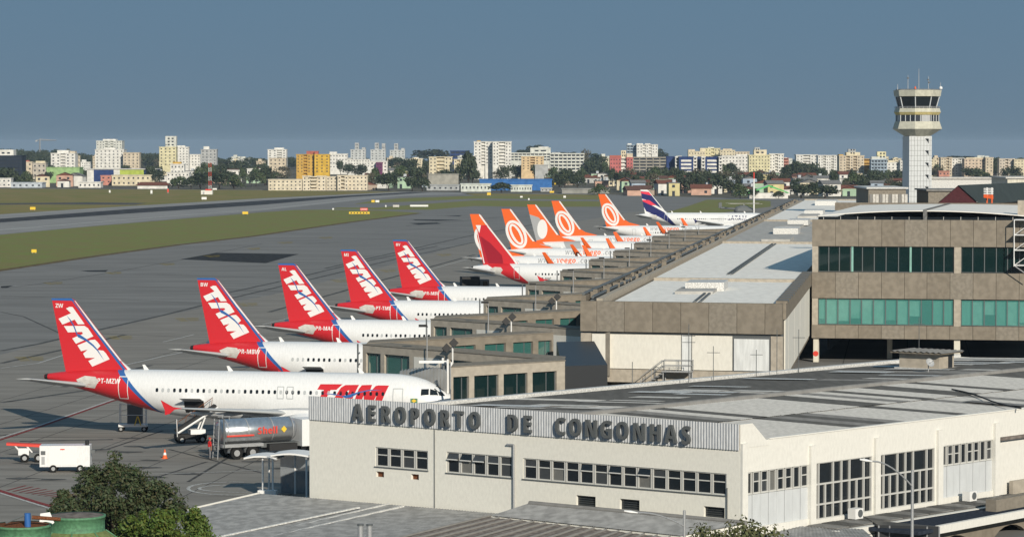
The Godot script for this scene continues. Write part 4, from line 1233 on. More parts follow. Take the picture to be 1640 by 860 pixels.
# ---------- control tower ----------
func octagon(r: float, y: float, c := Vector3.ZERO) -> Array:
	var o := []
	for i in 8:
		var a := TAU * (i + 0.5) / 8.0
		o.append(c + Vector3(cos(a) * r, y, sin(a) * r))
	return o
func build_tower() -> void:
	var d := 620.0
	var k := ppm(d)
	var base := V(1470, 240, d)
	var hy := func(py: float) -> float: return V(1470, py, d).y
	var root := thing("control_tower", "pale concrete control tower with dark glazed octagonal cab", "control tower", at(Vector3(base.x, 0, base.z), 0.16))
	var s := st()
	var hw := 18.6 / k
	span(s, Vector3(-hw, 0, -hw), Vector3(hw, hy.call(218.0), hw))
	part("shaft", s, M.tower, root)
	var jn := st()
	for i in 30:
		var y: float = hy.call(218.0) - 0.9 - i * 1.05
		if y > 1.0: span(jn, Vector3(-hw, y, hw), Vector3(hw, y + 0.05, hw + 0.012))
	for i in range(-3, 4): span(jn, Vector3(i * hw / 3.6, 1, hw + 0.013), Vector3(i * hw / 3.6 + 0.05, hy.call(219.0), hw + 0.02))
	part("tile_joints", jn, M.roof_ash, root)
	for i in 7:
		var y: float = hy.call(222.0 + i * 19.2)
		var w := st()
		plate(w, PackedVector2Array([Vector2(hw * 0.4, y), Vector2(hw * 0.72, y), Vector2(hw * 0.72, y - 1.05), Vector2(hw * 0.62, y - 0.6)]), hw - 0.1, hw + 0.03)
		part("slit_window", w, M.pane, root)
	var levels := [
		["corbel", 19.0, 219.0, 39.5, 206.5, M.tower_cap], ["lower_ring", 39.5, 206.5, 35.5, 194.5, M.tower_cap], ["lower_glazing", 34.0, 194.5, 34.0, 184.0, M.pane_far],
		["gallery_under", 35.0, 184.0, 37.5, 179.5, M.tower_yellow], ["gallery_ring", 37.5, 179.5, 35.5, 173.5, M.tower_cap], ["cab_glazing", 29.5, 173.5, 34.5, 155.0, M.pane],
		["roof_ring", 37.0, 154.5, 38.5, 144.5, M.tower_cap]]
	for q in levels:
		var m := st()
		var lo := octagon(q[1] / k, hy.call(q[2])); var hi := octagon(q[3] / k, hy.call(q[4]))
		lo.reverse(); hi.reverse()
		hexa(m, lo, hi)
		part(q[0], m, q[5], root)
	var dk := st()
	var o1 := octagon(36.0 / k, hy.call(144.5)); var o2 := octagon(34.0 / k, hy.call(142.8))
	o1.reverse(); o2.reverse()
	hexa(dk, o1, o2)
	part("roof_deck", dk, M.roof_ash, root)
	var mu := st()
	var a := octagon(29.8 / k, hy.call(173.5)); var b := octagon(34.8 / k, hy.call(155.0))
	for i in 8: rod(mu, a[i], b[i], 0.13, -1, 5)
	part("cab_mullion", mu, M.tower, root)
	var gm := st()
	for i in 24:
		var e := octagon(34.2 / k, hy.call(194.4))
		var f := octagon(34.2 / k, hy.call(184.2))
		var j := int(i / 3.0); var g := (i % 3) / 3.0
		var p: Vector3 = e[j].lerp(e[(j + 1) % 8], g); var p2: Vector3 = f[j].lerp(f[(j + 1) % 8], g)
		gm = st()
		rod(gm, p, p2, 0.09, -1, 5)
		part("lower_mullion", gm, M.tower, root)
	var bl := st()
	var e2 := octagon(34.15 / k, hy.call(194.4)); var f2 := octagon(34.15 / k, hy.call(184.2))
	for j in 8:
		if j % 2: quad(bl, f2[j].lerp(f2[(j + 1) % 8], 0.06), f2[j].lerp(f2[(j + 1) % 8], 0.6), e2[j].lerp(e2[(j + 1) % 8], 0.6), e2[j].lerp(e2[(j + 1) % 8], 0.06))
	part("blind", bl, M.silver, root)
	var rl := st()
	for h in [172.2, 170.8]:
		var r := octagon(36.0 / k, hy.call(h))
		for i in 8: rod(rl, r[i], r[(i + 1) % 8], 0.05, -1, 5)
	var r0 := octagon(36.0 / k, hy.call(173.5)); var r1 := octagon(36.0 / k, hy.call(170.6))
	for i in 8:
		for j in 4: rod(rl, r0[i].lerp(r0[(i + 1) % 8], j / 4.0), r1[i].lerp(r1[(i + 1) % 8], j / 4.0), 0.045, -1, 4)
	part("gallery_rail", rl, M.steel, root)
	for q in [[1453.5, 120.0], [1471.5, 110.0], [1487.5, 122.0], [1436.5, 135.0], [1507.5, 132.0]]:
		var m := st()
		rod(m, Vector3((q[0] - 1470.0) / k, hy.call(144.0), 0.3), Vector3((q[0] - 1470.0) / k, hy.call(q[1]), 0.3), 0.07, 0.04, 5)
		part("aerial", m, M.steel, root)
	for q in [[1453.5, 125.0], [1487.0, 127.5], [1488.5, 132.0]]:
		var m := st()
		box(m, Vector3((q[0] - 1470.0) / k, hy.call(q[1]), 0.3), Vector3(0.35, 0.3, 0.3))
		part("aerial_head", m, M.frame_dark, root)
	var bc := st()
	rod(bc, Vector3(-6.0 / k, hy.call(144.0), 1.0), Vector3(-6.0 / k, hy.call(138.5), 1.0), 0.28, 0.1, 8)
	part("beacon", bc, M.cone, root)
	var wd := st()
	lathe(wd, Vector3(38.0 / k, hy.call(141.0), 0.3), [[0.05, -0.35], [0.33, -0.2], [0.38, 0.0], [0.3, 0.25], [0.05, 0.38]], 12)
	part("radome", wd, M.steel_white, root)

# ---------- sheds behind the block ----------
func slab_shed(called: String, label: String, px0: float, px1: float, ytop: float, ybot: float, d: float, deep: float, m: Material, roof: Material) -> Node3D:
	var a := V(px0, ytop, d); var b := V(px1, ybot, d)
	var y0 := minf(b.y, 0.0)
	var root := thing(called, label, "shed", at(Vector3(a.x, 0, a.z)))
	wbox("wall", Transform3D.IDENTITY, 0, b.x - a.x, y0, a.y, -deep, 0, m, root)
	wbox("roof", Transform3D.IDENTITY, -0.4, b.x - a.x + 0.4, a.y, a.y + 0.3, -deep - 0.3, 0.4, roof, root)
	return root
func build_back_sheds() -> void:
	var a := slab_shed("grey_shed", "grey panelled shed with pale stripes beside the control tower", 1392, 1452, 302.5, 326, 560.0, 20.0, M.concrete_c, M.flash)
	for i in 12:
		wbox("wall_panel", Transform3D.IDENTITY, 0.2 + i * 0.6, 0.7 + i * 0.6, 13.0, 16.2, 0.02, 0.12, M.sheet_light if i % 3 else M.sheet_mid, a)
	slab_shed("grey_shed", "low grey shed right of the control tower with sagging cable", 1488, 1545, 306, 326, 560.0, 16.0, M.concrete_c, M.sheet_mid)
	var lw := slab_shed("long_shed", "long pale fascia shed behind the tower on dark columns", 1490, 1615, 286.5, 294.5, 640.0, 14.0, M.flash, M.sheet_light)
	for i in 6: wbox("column", Transform3D.IDENTITY, 0.5 + i * 3.2, 1.0 + i * 3.2, 0, V(1490, 294.5, 640.0).y, -1.0, -0.4, M.steel, lw)
	slab_shed("cream_shed", "cream walled shed at the end of the long pale shed", 1615, 1690, 286, 326, 600.0, 20.0, M.cream, M.sheet_light)
	# dark hangar with maroon gable
	var d := 480.0
	var p0 := V(1505, 324, d); var p1 := V(1566, 324, d); var ap := V(1535.5, 298, d)
	var hg := thing("hangar", "dark slate roofed hangar with maroon gable end", "hangar", at(Vector3(p0.x, 0, p0.z), -0.0))
	var o := Vector3(p0.x, 0, p0.z)
	var ws := st()
	var wd := p1.x - p0.x
	plate(ws, PackedVector2Array([Vector2(0, 0), Vector2(wd, 0), Vector2(wd, p0.y), Vector2(wd * 0.5, ap.y), Vector2(0, p0.y)]), -0.5, 0.0)
	part("gable_wall", ws, M.hangar_gable, hg)
	var back := Vector3(26.0, 0, -55.0)
	var rs := st()
	var e := Vector3(wd + 0.4, p0.y - 0.3, 0.3); var r := Vector3(wd * 0.5, ap.y + 0.15, 0.3); var l := Vector3(-0.4, p0.y - 0.3, 0.3)
	quad(rs, r, r + back, e + back, e)
	quad(rs, l, l + back, r + back, r)
	part("roof", rs, M.hangar_roof, hg)
	var sw := st()
	quad(sw, Vector3(wd, p0.y, 0), Vector3(wd, p0.y, 0) + back, Vector3(wd, 0, 0) + back, Vector3(wd, 0, 0))
	part("side_wall", sw, M.hangar_gable, hg)
	# red and white mast on the roof line
	var mp := V(1586, 326, 432.0)
	var ms := thing("roof_mast", "short red and white lattice mast above the block's back parapet", "mast", at(Vector3(mp.x, mp.y, mp.z)))
	var c := st(); var c2 := st()
	for k in 4:
		var x := 0.35 if k % 2 else -0.35
		var z := 0.35 if k < 2 else -0.35
		rod(c, Vector3(x, -0.3, z), Vector3(x, 1.3, z), 0.07, -1, 5)
		rod(c2, Vector3(x, 1.3, z), Vector3(x, 2.3, z), 0.07, -1, 5)
	for k in 4: rod(c, Vector3(-0.9, 0.9 + 0.12 * k, 0.35), Vector3(0.5, 0.7 + 0.15 * k, 0.35), 0.06, -1, 5)
	for k in 4: rod(c2, Vector3(-0.9, 1.4 + 0.25 * k, 0.35), Vector3(0.5, 1.4 + 0.25 * k, 0.35), 0.07, -1, 5)
	part("red_section", c, M.cone, ms)
	part("white_section", c2, M.steel_white, ms)

# ---------- airliners: nose at the origin, x forward, z to the side that faces the viewer ----------
var prof := []
func section(s: float) -> Array:  # [top, bottom, half width] at distance s behind the nose
	for i in prof.size() - 1:
		var a: Array = prof[i]; var b: Array = prof[i + 1]
		if s <= b[0]:
			var f: float = clampf((s - a[0]) / (b[0] - a[0]), 0.0, 1.0)
			return [lerpf(a[1], b[1], f), lerpf(a[2], b[2], f), lerpf(a[3], b[3], f)]
	return [prof[-1][1], prof[-1][2], prof[-1][3]]
func skin(s: float, ang: float, off := 0.0) -> Vector3:
	var q := section(s)
	var c: float = (q[0] + q[1]) * 0.5; var r: float = (q[0] - q[1]) * 0.5
	return Vector3(-s, c + (r + off) * sin(ang), (q[2] + off) * cos(ang))
func on_side(s: float, h: float, off := 0.0) -> Vector3:
	var q := section(s)
	var c: float = (q[0] + q[1]) * 0.5; var r: float = (q[0] - q[1]) * 0.5
	return skin(s, asin(clampf((h - c) / r, -1.0, 1.0)), off)
func set_profile(kind: String, cut: float) -> float:
	if kind == "jet_a":
		prof = [[0.0, 3.42, 3.18, 0.1], [0.15, 3.68, 2.95, 0.38], [0.5, 4.0, 2.62, 0.72], [1.0, 4.3, 2.38, 0.98], [1.5, 4.58, 2.2, 1.2], [2.0, 4.92, 2.08, 1.4], [2.6, 5.26, 1.98, 1.58], [3.3, 5.53, 1.9, 1.73], [4.2, 5.74, 1.84, 1.86], [5.2, 5.87, 1.8, 1.94], [6.5, 5.92, 1.78, 1.975]]
		for p in [[23.6, 5.92, 1.78, 1.975], [25.2, 5.92, 1.9, 1.96], [27.0, 5.92, 2.2, 1.9], [28.8, 5.91, 2.62, 1.78], [30.6, 5.89, 3.12, 1.58], [32.4, 5.85, 3.62, 1.3], [34.2, 5.76, 4.1, 0.98], [35.8, 5.62, 4.52, 0.66], [37.0, 5.46, 4.82, 0.38], [37.57, 5.34, 4.95, 0.24]]:
			prof.append([p[0] - cut, p[1], p[2], p[3]])
		return 37.57 - cut
	prof = [[0.0, 3.0, 2.8, 0.08], [0.2, 3.3, 2.5, 0.42], [0.7, 3.7, 2.1, 0.8], [1.4, 4.1, 1.85, 1.15], [2.2, 4.6, 1.65, 1.42], [3.2, 5.05, 1.52, 1.65], [4.4, 5.32, 1.46, 1.8], [6.0, 5.46, 1.44, 1.88]]
	for p in [[25.0, 5.46, 1.44, 1.88], [27.5, 5.46, 1.75, 1.84], [30.0, 5.46, 2.25, 1.7], [33.0, 5.42, 3.0, 1.35], [36.0, 5.3, 3.75, 0.85], [38.2, 5.1, 4.3, 0.4], [39.4, 4.9, 4.6, 0.15]]:
		prof.append([p[0] - cut, p[1], p[2], p[3]])
	return 39.4 - cut
func cut_at(c: Array, ang: float) -> float: return lerpf(c[1], c[0], pow((sin(ang) + 1.0) * 0.5, c[2]))
func fuselage_piece(root: Node3D, called: String, c0: Array, c1: Array, m: Material, steps: int) -> void:
	var s := st()
	var rs := []
	for k in steps + 1:
		var ring := []
		for i in 32:
			var an := TAU * i / 32.0
			ring.append(skin(lerpf(cut_at(c0, an), cut_at(c1, an), k / float(steps)), an))
		rs.append(ring)
	rs.reverse()
	rings(s, rs)
	part(called, s, m, root)
func wing(s: SurfaceTool, secs: Array) -> void:  # sections [z, leading edge s, chord, y, thickness]
	var rs := []
	for q in secs:
		var ring := []
		for k in [[0.0, 0.0], [0.05, 0.55], [0.2, 1.0], [0.45, 0.9], [0.75, 0.4], [1.0, 0.05], [0.75, -0.2], [0.45, -0.5], [0.2, -0.6], [0.05, -0.35]]:
			ring.append(Vector3(-(q[1] + q[2] * k[0]), q[3] + q[4] * 0.5 * k[1], q[0]))
		rs.append(ring)
	if secs[-1][0] > secs[0][0]: rs.reverse()
	rings(s, rs)
	fan(s, rs[0]); fan(s, rs[-1], true)
func side_poly(root: Node3D, called: String, poly: PackedVector2Array, m: Material, off: float) -> void:  # outline in (s, h) laid over the curved flank
	var s := st()
	var lo := 1e9; var hi := -1e9
	for p in poly: lo = minf(lo, p.y); hi = maxf(hi, p.y)
	var n := 8
	for k in n:
		var y0 := lerpf(lo, hi, k / float(n)); var y1 := lerpf(lo, hi, (k + 1) / float(n))
		var band := PackedVector2Array([Vector2(-5, y0), Vector2(60, y0), Vector2(60, y1), Vector2(-5, y1)])
		for piece in Geometry2D.intersect_polygons(poly, band):
			var ix := Geometry2D.triangulate_polygon(piece)
			for i in range(0, ix.size(), 3):
				tri(s, on_side(piece[ix[i]].x, piece[ix[i]].y, off), on_side(piece[ix[i + 1]].x, piece[ix[i + 1]].y, off), on_side(piece[ix[i + 2]].x, piece[ix[i + 2]].y, off))
	part(called, s, m, root)
var bold: SystemFont
func lettering(root: Node3D, called: String, text: String, s0: float, h0: float, size: float, m: Material, flat_z := -1.0, lean := 0.0, left := false) -> float:  # centred at s0; on the flank, or on a plane at z
	if bold == null:
		bold = SystemFont.new()
		bold.font_names = PackedStringArray(["Droid Sans"])
		bold.font_weight = 700
	var tm := TextMesh.new()
	tm.font = bold; tm.font_size = 32; tm.pixel_size = size / 23.0; tm.depth = 0.0; tm.text = text
	tm.curve_step = 2.0
	if left: tm.horizontal_alignment = HORIZONTAL_ALIGNMENT_LEFT
	var arr := tm.get_mesh_arrays()
	var v: PackedVector3Array = arr[Mesh.ARRAY_VERTEX]
	var ix = arr[Mesh.ARRAY_INDEX]
	var s := st()
	var far := 0.0
	var order := []
	if ix != null and ix.size() > 0:
		for i in ix: order.append(i)
	else:
		for i in v.size(): order.append(i)
	for i in order:
		var p: Vector3 = v[i]
		far = maxf(far, p.x)
		var sx := s0 - p.x - p.y * lean
		s.add_vertex(on_side(sx, h0 + p.y, 0.02) if flat_z < 0.0 else Vector3(-sx, h0 + p.y, flat_z))
	part(called, s, m, root)
	return far
func pts(a: Array) -> PackedVector2Array:
	var p := PackedVector2Array()
	for q in a: p.append(Vector2(q[0], q[1]))
	return p
func fin_mark(root: Node3D, called: String, p: PackedVector2Array, m: Material, z: float) -> void:
	var s := st()
	var q := PackedVector2Array()
	for v in p: q.append(Vector2(-v.x, v.y))
	plate(s, q, z - 0.015, z)
	part(called, s, m, root)
func fin_trace(a: Array, cut: float) -> PackedVector2Array:  # outlines read off the nearest fin, turned into metres
	var p := PackedVector2Array()
	for q in a: p.append(Vector2(37.57 - cut - (75.0 + q[0] * 0.1512 - 68.6) / 17.9, 12.0 - (470.0 + q[1] * 0.1512 - 479.0) / 18.26))
	return p
func wheel(root: Node3D, p: Vector3, r: float, w: float) -> void:
	var s := st()
	rod(s, p - Vector3(0, 0, w * 0.5), p + Vector3(0, 0, w * 0.5), r, -1, 16)
	var o := part("wheel", s, M.tyre, root)
	var h := st()
	rod(h, p - Vector3(0, 0, w * 0.5 + 0.02), p + Vector3(0, 0, w * 0.5 + 0.02), r * 0.5, -1, 12)
	part("rim", h, M.steel, o)
func airliner(label: String, group: String, kind: String, cut: float, livery: String, tip: Vector3, alpha: float, k: float, reg: String, seen_from: float) -> Node3D:
	var L := set_profile(kind, cut)
	var airbus := kind == "jet_a"
	var tip_s := 35.9 - cut if airbus else 38.6 - cut
	var x := Vector3(cos(alpha), 0, sin(alpha))
	var bs := Basis(x, Vector3.UP, x.cross(Vector3.UP))
	var root := thing("airliner", label, "airplane", Transform3D(bs.scaled_local(Vector3.ONE * k), Vector3(tip.x, 0, tip.z) + x * tip_s * k), group)
	# fuselage, divided where the paint changes
	var nose := [0.0, 0.0, 1.0]; var end := [L, L, 1.0]
	var c := cut
	var wh: Material = M.white_paint
	match livery:
		"tam":
			var a := [30.1 - c, 26.2 - c, 0.8]; var b := [30.7 - c, 26.65 - c, 0.8]
			fuselage_piece(root, "fuselage", nose, a, wh, 40)
			fuselage_piece(root, "blue_band", a, b, M.blue, 2)
			fuselage_piece(root, "tail_section", b, end, M.red, 14)
		"avianca":
			var a := [31.2 - c, 26.6 - c, 0.7]; var b := [34.9 - c, 28.6 - c, 0.42]
			fuselage_piece(root, "fuselage", nose, a, wh, 40)
			fuselage_piece(root, "red_band", a, b, M.red, 6)
			fuselage_piece(root, "tail_section", b, end, wh, 10)
		"latam":
			var a := [30.4 - c, 26.6 - c, 0.9]; var b := [34.6 - c, 28.0 - c, 1.0]
			fuselage_piece(root, "fuselage", nose, a, wh, 40)
			fuselage_piece(root, "navy_band", a, b, M.navy, 6)
			fuselage_piece(root, "tail_section", b, end, wh, 10)
		"gol_old":
			var a := [32.3 - c, 30.6 - c, 1.0]; var b := [36.5 - c, 34.3 - c, 1.0]
			fuselage_piece(root, "fuselage", nose, [29.0 - c, 27.2 - c, 1.0], wh, 36)
			fuselage_piece(root, "grey_band", [29.0 - c, 27.2 - c, 1.0], a, M.silver, 3)
			fuselage_piece(root, "white_band", a, b, wh, 5)
			fuselage_piece(root, "tail_section", b, end, M.orange, 5)
		_:
			fuselage_piece(root, "fuselage", nose, end, wh, 52)
	var cap := st()
	var er := []
	for i in 16: er.append(skin(L - 0.02, TAU * i / 16.0, 0.005))
	fan(cap, er)
	for i in 16:
		var j := (i + 1) % 16
		quad(cap, er[i], er[j], skin(L - 0.35, TAU * j / 16.0, 0.01), skin(L - 0.35, TAU * i / 16.0, 0.01))
	part("exhaust", cap, M.black, root)
	# fin
	var fz := 0.2
	var fin: PackedVector2Array
	var fin_m: Material = {"tam": M.red, "avianca": M.red, "latam": M.navy, "gol": M.orange, "gol_old": M.orange}[livery]
	if airbus: fin = fin_trace([[48, 58], [262, 55], [292, 75], [800, 712], [900, 830], [880, 870], [205, 870]], cut)
	else: fin = pts([[39.5 - c, 12.5], [37.9 - c, 12.5], [37.6 - c, 12.3], [33.4 - c, 6.7], [32.4 - c, 6.1], [30.0 - c, 5.5], [30.0 - c, 5.2], [37.6 - c, 5.0], [37.7 - c, 5.4]])
	var fs := st()
	var fq := PackedVector2Array()
	for v in fin: fq.append(Vector2(-v.x, v.y))
	plate(fs, fq, -fz, fz)
	part("fin", fs, fin_m, root)
	var z := fz + 0.02
	if airbus:
		# white fillet ahead of the fin
		var fl := st()
		var f2 := PackedVector2Array()
		for v in fin_trace([[800, 712], [905, 800], [1090, 826], [1090, 850], [880, 850], [860, 790]], cut): f2.append(Vector2(-v.x, v.y))
		plate(fl, f2, -0.14, 0.14)
		part("fin_fillet", fl, wh, root)
	match livery:
		"tam":
			fin_mark(root, "fin_cap", fin_trace([[44, 52], [262, 49], [298, 72], [282, 84], [262, 76], [50, 74]], cut), M.blue, z)
			fin_mark(root, "fin_stripe", fin_trace([[270, 76], [284, 80], [780, 702], [880, 830], [850, 830], [762, 722]], cut), M.blue, z + 0.004)
			fin_mark(root, "fin_edge", fin_trace([[297, 74], [310, 80], [540, 370], [812, 708], [790, 704], [520, 375]], cut), M.steel_white, z + 0.008)
			fin_mark(root, "letter_t", fin_trace([[205, 158], [245, 140], [278, 143], [408, 322], [335, 326], [300, 275], [165, 330], [122, 268], [260, 208]], cut), M.steel_white, z + 0.004)
			fin_mark(root, "letter_a", fin_trace([[180, 345], [405, 340], [445, 365], [503, 450], [312, 532], [272, 475], [390, 425], [380, 405], [225, 412]], cut), M.steel_white, z + 0.004)
			fin_mark(root, "letter_m", fin_trace([[328, 548], [470, 490], [520, 485], [548, 510], [580, 550], [538, 594], [610, 600], [640, 630], [680, 690], [490, 772], [447, 712], [520, 678], [415, 680], [390, 635], [440, 592], [368, 610]], cut), M.steel_white, z + 0.004)
			fin_mark(root, "swoosh", fin_trace([[213, 233], [262, 285], [300, 350], [330, 430], [352, 430], [430, 480], [505, 540], [552, 592], [622, 708], [545, 602], [495, 555], [425, 503], [336, 462], [316, 425], [284, 345], [244, 280]], cut), M.blue, z + 0.012)
			lettering(root, "tail_code", reg.right(2), 36.1 - c, 11.42, 0.36, M.steel_white, z + 0.01)
			lettering(root, "registration", reg, 31.15 - c, 4.95, 0.42, M.steel_white)
		"avianca":
			fin_mark(root, "fin_facet", fin_trace([[70, 240], [200, 300], [310, 780], [215, 780]], cut), M.mid_red, z)
			fin_mark(root, "fin_facet", fin_trace([[140, 270], [330, 400], [560, 640], [590, 800], [300, 800]], cut), M.dark_red, z + 0.004)
			fin_mark(root, "fin_edge", fin_trace([[262, 52], [300, 74], [810, 710], [880, 830], [820, 790], [770, 715], [280, 90]], cut), M.steel_white, z + 0.006)
			fin_mark(root, "fin_corner", fin_trace([[48, 58], [150, 57], [120, 210]], cut), M.steel_white, z + 0.008)
			fin_mark(root, "fin_edge", fin_trace([[60, 110], [205, 800], [225, 800], [80, 160]], cut), M.steel_white, z + 0.008)
			lettering(root, "registration", reg, 25.0 - c, 3.55, 0.42, M.black)
		"latam":
			for q in [[[48, 55], [262, 55], [292, 75], [330, 125], [58, 100]], [[97, 350], [210, 375], [800, 700], [900, 830], [640, 690], [105, 385]], [[160, 620], [205, 870], [560, 870], [240, 760]]]:
				fin_mark(root, "fin_band", fin_trace(q, cut), M.steel_white, z)
			fin_mark(root, "fin_band_red", fin_trace([[62, 118], [330, 125], [430, 250], [70, 170]], cut), M.coral, z + 0.005)
			fin_mark(root, "fin_band_red", fin_trace([[112, 380], [330, 395], [560, 560], [400, 560], [120, 430]], cut), M.coral, z + 0.005)
			fin_mark(root, "fin_edge", fin_trace([[262, 50], [300, 74], [812, 710], [770, 705]], cut), M.steel_white, z + 0.008)
			lettering(root, "airline_name", "LATAM", 10.6, 4.55, 1.15, M.navy)
		"gol", "gol_old":
			fin_mark(root, "fin_edge", pts([[37.9 - c, 12.55], [37.6 - c, 12.35], [33.3 - c, 6.65], [33.65 - c, 6.65], [37.85 - c, 12.25]]), M.steel_white, z + 0.006)
			if livery == "gol":
				for q in [[2.75, 1.75, 0.5], [2.12, 0.96, 0.44]]:
					var ring := PackedVector2Array()
					for i in 33:
						var a := TAU * i / 32.0
						ring.append(Vector2(q[1] * cos(a), q[0] * sin(a)).rotated(0.5))
					for i in range(32, -1, -1):
						var a := TAU * i / 32.0
						ring.append(Vector2((q[1] - q[2]) * cos(a), (q[0] - q[2]) * sin(a)).rotated(0.5))
					var moved := PackedVector2Array()
					var s := st()
					for i in 32:
						var quadp := PackedVector2Array([ring[i], ring[i + 1], ring[64 - i], ring[65 - i]])
						var m2 := PackedVector2Array()
						for v in quadp:
							var w := Vector2(v.x - (36.7 - c), v.y + 7.9)
							m2.append(w)
						plate(s, m2, z - 0.01, z + 0.004)
					part("ring_emblem", s, M.steel_white, root)
				var nw := lettering(root, "web_address", "www.", 27.4 - c, 4.75, 0.85, M.silver, -1.0, 0.0, true)
				var n2 := lettering(root, "web_address", "voegol", 27.4 - c - nw - 0.1, 4.75, 0.85, M.orange, -1.0, 0.0, true)
				lettering(root, "web_address", ".com.br", 27.4 - c - nw - n2 - 0.2, 4.75, 0.85, M.silver, -1.0, 0.0, true)
			else:
				fin_mark(root, "fin_field", pts([[39.05 - c, 10.6], [37.2 - c, 10.0], [35.8 - c, 8.2], [36.2 - c, 5.9], [37.7 - c, 5.5]]), M.silver, z)
				var ov := PackedVector2Array()
				for i in 24: ov.append(Vector2(36.5 - c + 1.0 * cos(TAU * i / 24.0), 7.75 + 1.85 * sin(TAU * i / 24.0)))
				fin_mark(root, "fin_oval", ov, M.steel_white, z + 0.006)
	# fuselage titles of the nearest fleet
	if livery == "tam":
		var f := func(a: Array) -> PackedVector2Array:
			var p := PackedVector2Array()
			for q in a: p.append(Vector2(5.85 + (1455.0 - q[0]) * 0.00469, 5.02 - (q[1] - 130.0 - (q[0] - 150.0) * 0.0385) * 0.00464))
			return p
		side_poly(root, "title_t", f.call([[165, 130], [585, 140], [480, 237], [370, 237], [230, 520], [90, 520], [245, 235], [115, 222]]), M.red, 0.012)
		side_poly(root, "title_a", f.call([[640, 155], [895, 158], [740, 520], [620, 520], [725, 250], [690, 258], [540, 520], [330, 520], [470, 350], [560, 200]]), M.red, 0.012)
		side_poly(root, "title_m", f.call([[950, 165], [1140, 163], [1110, 300], [1210, 185], [1260, 175], [1460, 183], [1320, 520], [1190, 520], [1250, 340], [1150, 520], [1010, 520], [1000, 350], [930, 520], [800, 520], [900, 230]]), M.red, 0.012)
		side_poly(root, "title_swoosh", f.call([[240, 300], [450, 310], [600, 350], [720, 330], [900, 285], [1100, 250], [1350, 260], [1100, 268], [900, 307], [760, 385], [660, 390], [560, 347], [400, 322]]), M.blue, 0.02)
		side_poly(root, "flag", pts([[3.9, 3.95], [3.3, 3.95], [3.3, 3.55], [3.9, 3.55]]), M.green_paint, 0.012)
		side_poly(root, "flag_diamond", pts([[3.82, 3.75], [3.6, 3.9], [3.38, 3.75], [3.6, 3.6]]), M.yellow, 0.018)
	# cabin windows on the seen flank
	var wm := st()
	var wp := []
	for i in 10:
		var a := TAU * i / 10.0
		wp.append(Vector3(0.125 * signf(cos(a)) * pow(absf(cos(a)), 0.7), 0.175 * signf(sin(a)) * pow(absf(sin(a)), 0.7), 0.012))
	for i in 10:
		var j := (i + 1) % 10
		tri(wm, Vector3(0, 0, 0.012), wp[j], wp[i])
		quad(wm, wp[i], wp[j], wp[j] - Vector3(0, 0, 0.03), wp[i] - Vector3(0, 0, 0.03))
	var win_mesh := mesh_of(wm)
	var hwin := 4.3 if airbus else 3.9
	var s0 := 6.3
	var s1 := 27.4 - c if airbus else 29.0 - c
	var n := int((s1 - s0) / 0.533)
	for i in n:
		var ss := s0 + i * 0.533
		if ss < seen_from: continue
		var p := on_side(ss, hwin, 0.0); var up := (on_side(ss, hwin + 0.1) - p).normalized()
		var nn := Vector3.RIGHT.cross(up).normalized()
		var shut := rng.randf() < 0.2
		shape("window", win_mesh, M.wing_grey if shut else M.pane, root, Transform3D(Basis(Vector3.RIGHT, up, nn), p))
	# doors as raised outlines
	var doors := [[5.0, 0.82, 1.85, 2.9], [29.75 - c, 0.86, 1.9, 3.45]] if airbus else [[4.6, 0.8, 1.8, 2.5], [31.0 - c, 0.78, 1.7, 2.9]]
	if airbus and cut < 1.0: doors.append_array([[15.4, 0.55, 1.0, 3.75], [14.55, 0.55, 1.0, 3.75]])
	elif airbus: doors.append([13.0, 0.55, 1.0, 3.75])
	for dd in doors:
		var o := st()
		var e := 0.035
		for q in [[-0.5, -0.5, 0.0, 1.0], [0.5, 0.5, 0.0, 1.0], [-0.5, 0.5, 0.0, 0.0], [-0.5, 0.5, 1.0, 1.0]]:
			for st3 in 6:
				var g0 := st3 / 6.0; var g1 := (st3 + 1) / 6.0
				var a := Vector2(lerpf(q[0], q[1], g0) * dd[1], lerpf(q[2], q[3], g0) * dd[2]); var b := Vector2(lerpf(q[0], q[1], g1) * dd[1], lerpf(q[2], q[3], g1) * dd[2])
				var nrm := Vector2(-(b - a).y, (b - a).x).normalized() * e
				quad(o, on_side(dd[0] + a.x - nrm.x, dd[3] + a.y - nrm.y, 0.016), on_side(dd[0] + b.x - nrm.x, dd[3] + b.y - nrm.y, 0.016), on_side(dd[0] + b.x + nrm.x, dd[3] + b.y + nrm.y, 0.016), on_side(dd[0] + a.x + nrm.x, dd[3] + a.y + nrm.y, 0.016))
		part("door_outline", o, M.steel_white if (dd[0] > 28.0 - c and livery == "tam") else M.wing_grey, root)
	# cockpit glass
	if airbus:
		for q in [[[3.05, 4.72], [2.45, 4.72], [2.4, 4.25], [3.05, 4.2]], [[2.35, 4.72], [1.85, 4.55], [1.65, 4.2], [2.3, 4.22]], [[1.75, 4.5], [1.4, 4.42], [1.12, 4.12], [1.55, 4.16]]]:
			side_poly(root, "cockpit_window", pts(q), M.pane, 0.015)
		for sgn in [-1.0, 1.0]:
			var o := st()
			quad(o, skin(2.05, PI / 2 - sgn * 0.06, 0.02), skin(2.05, PI / 2 - sgn * 0.62, 0.02), skin(1.35, PI / 2 - sgn * 0.75, 0.02), skin(1.2, PI / 2 - sgn * 0.06, 0.02))
			part("windscreen", o, M.pane, root)
	# horizontal tail
	var hs := (4.85 if airbus else 4.75)
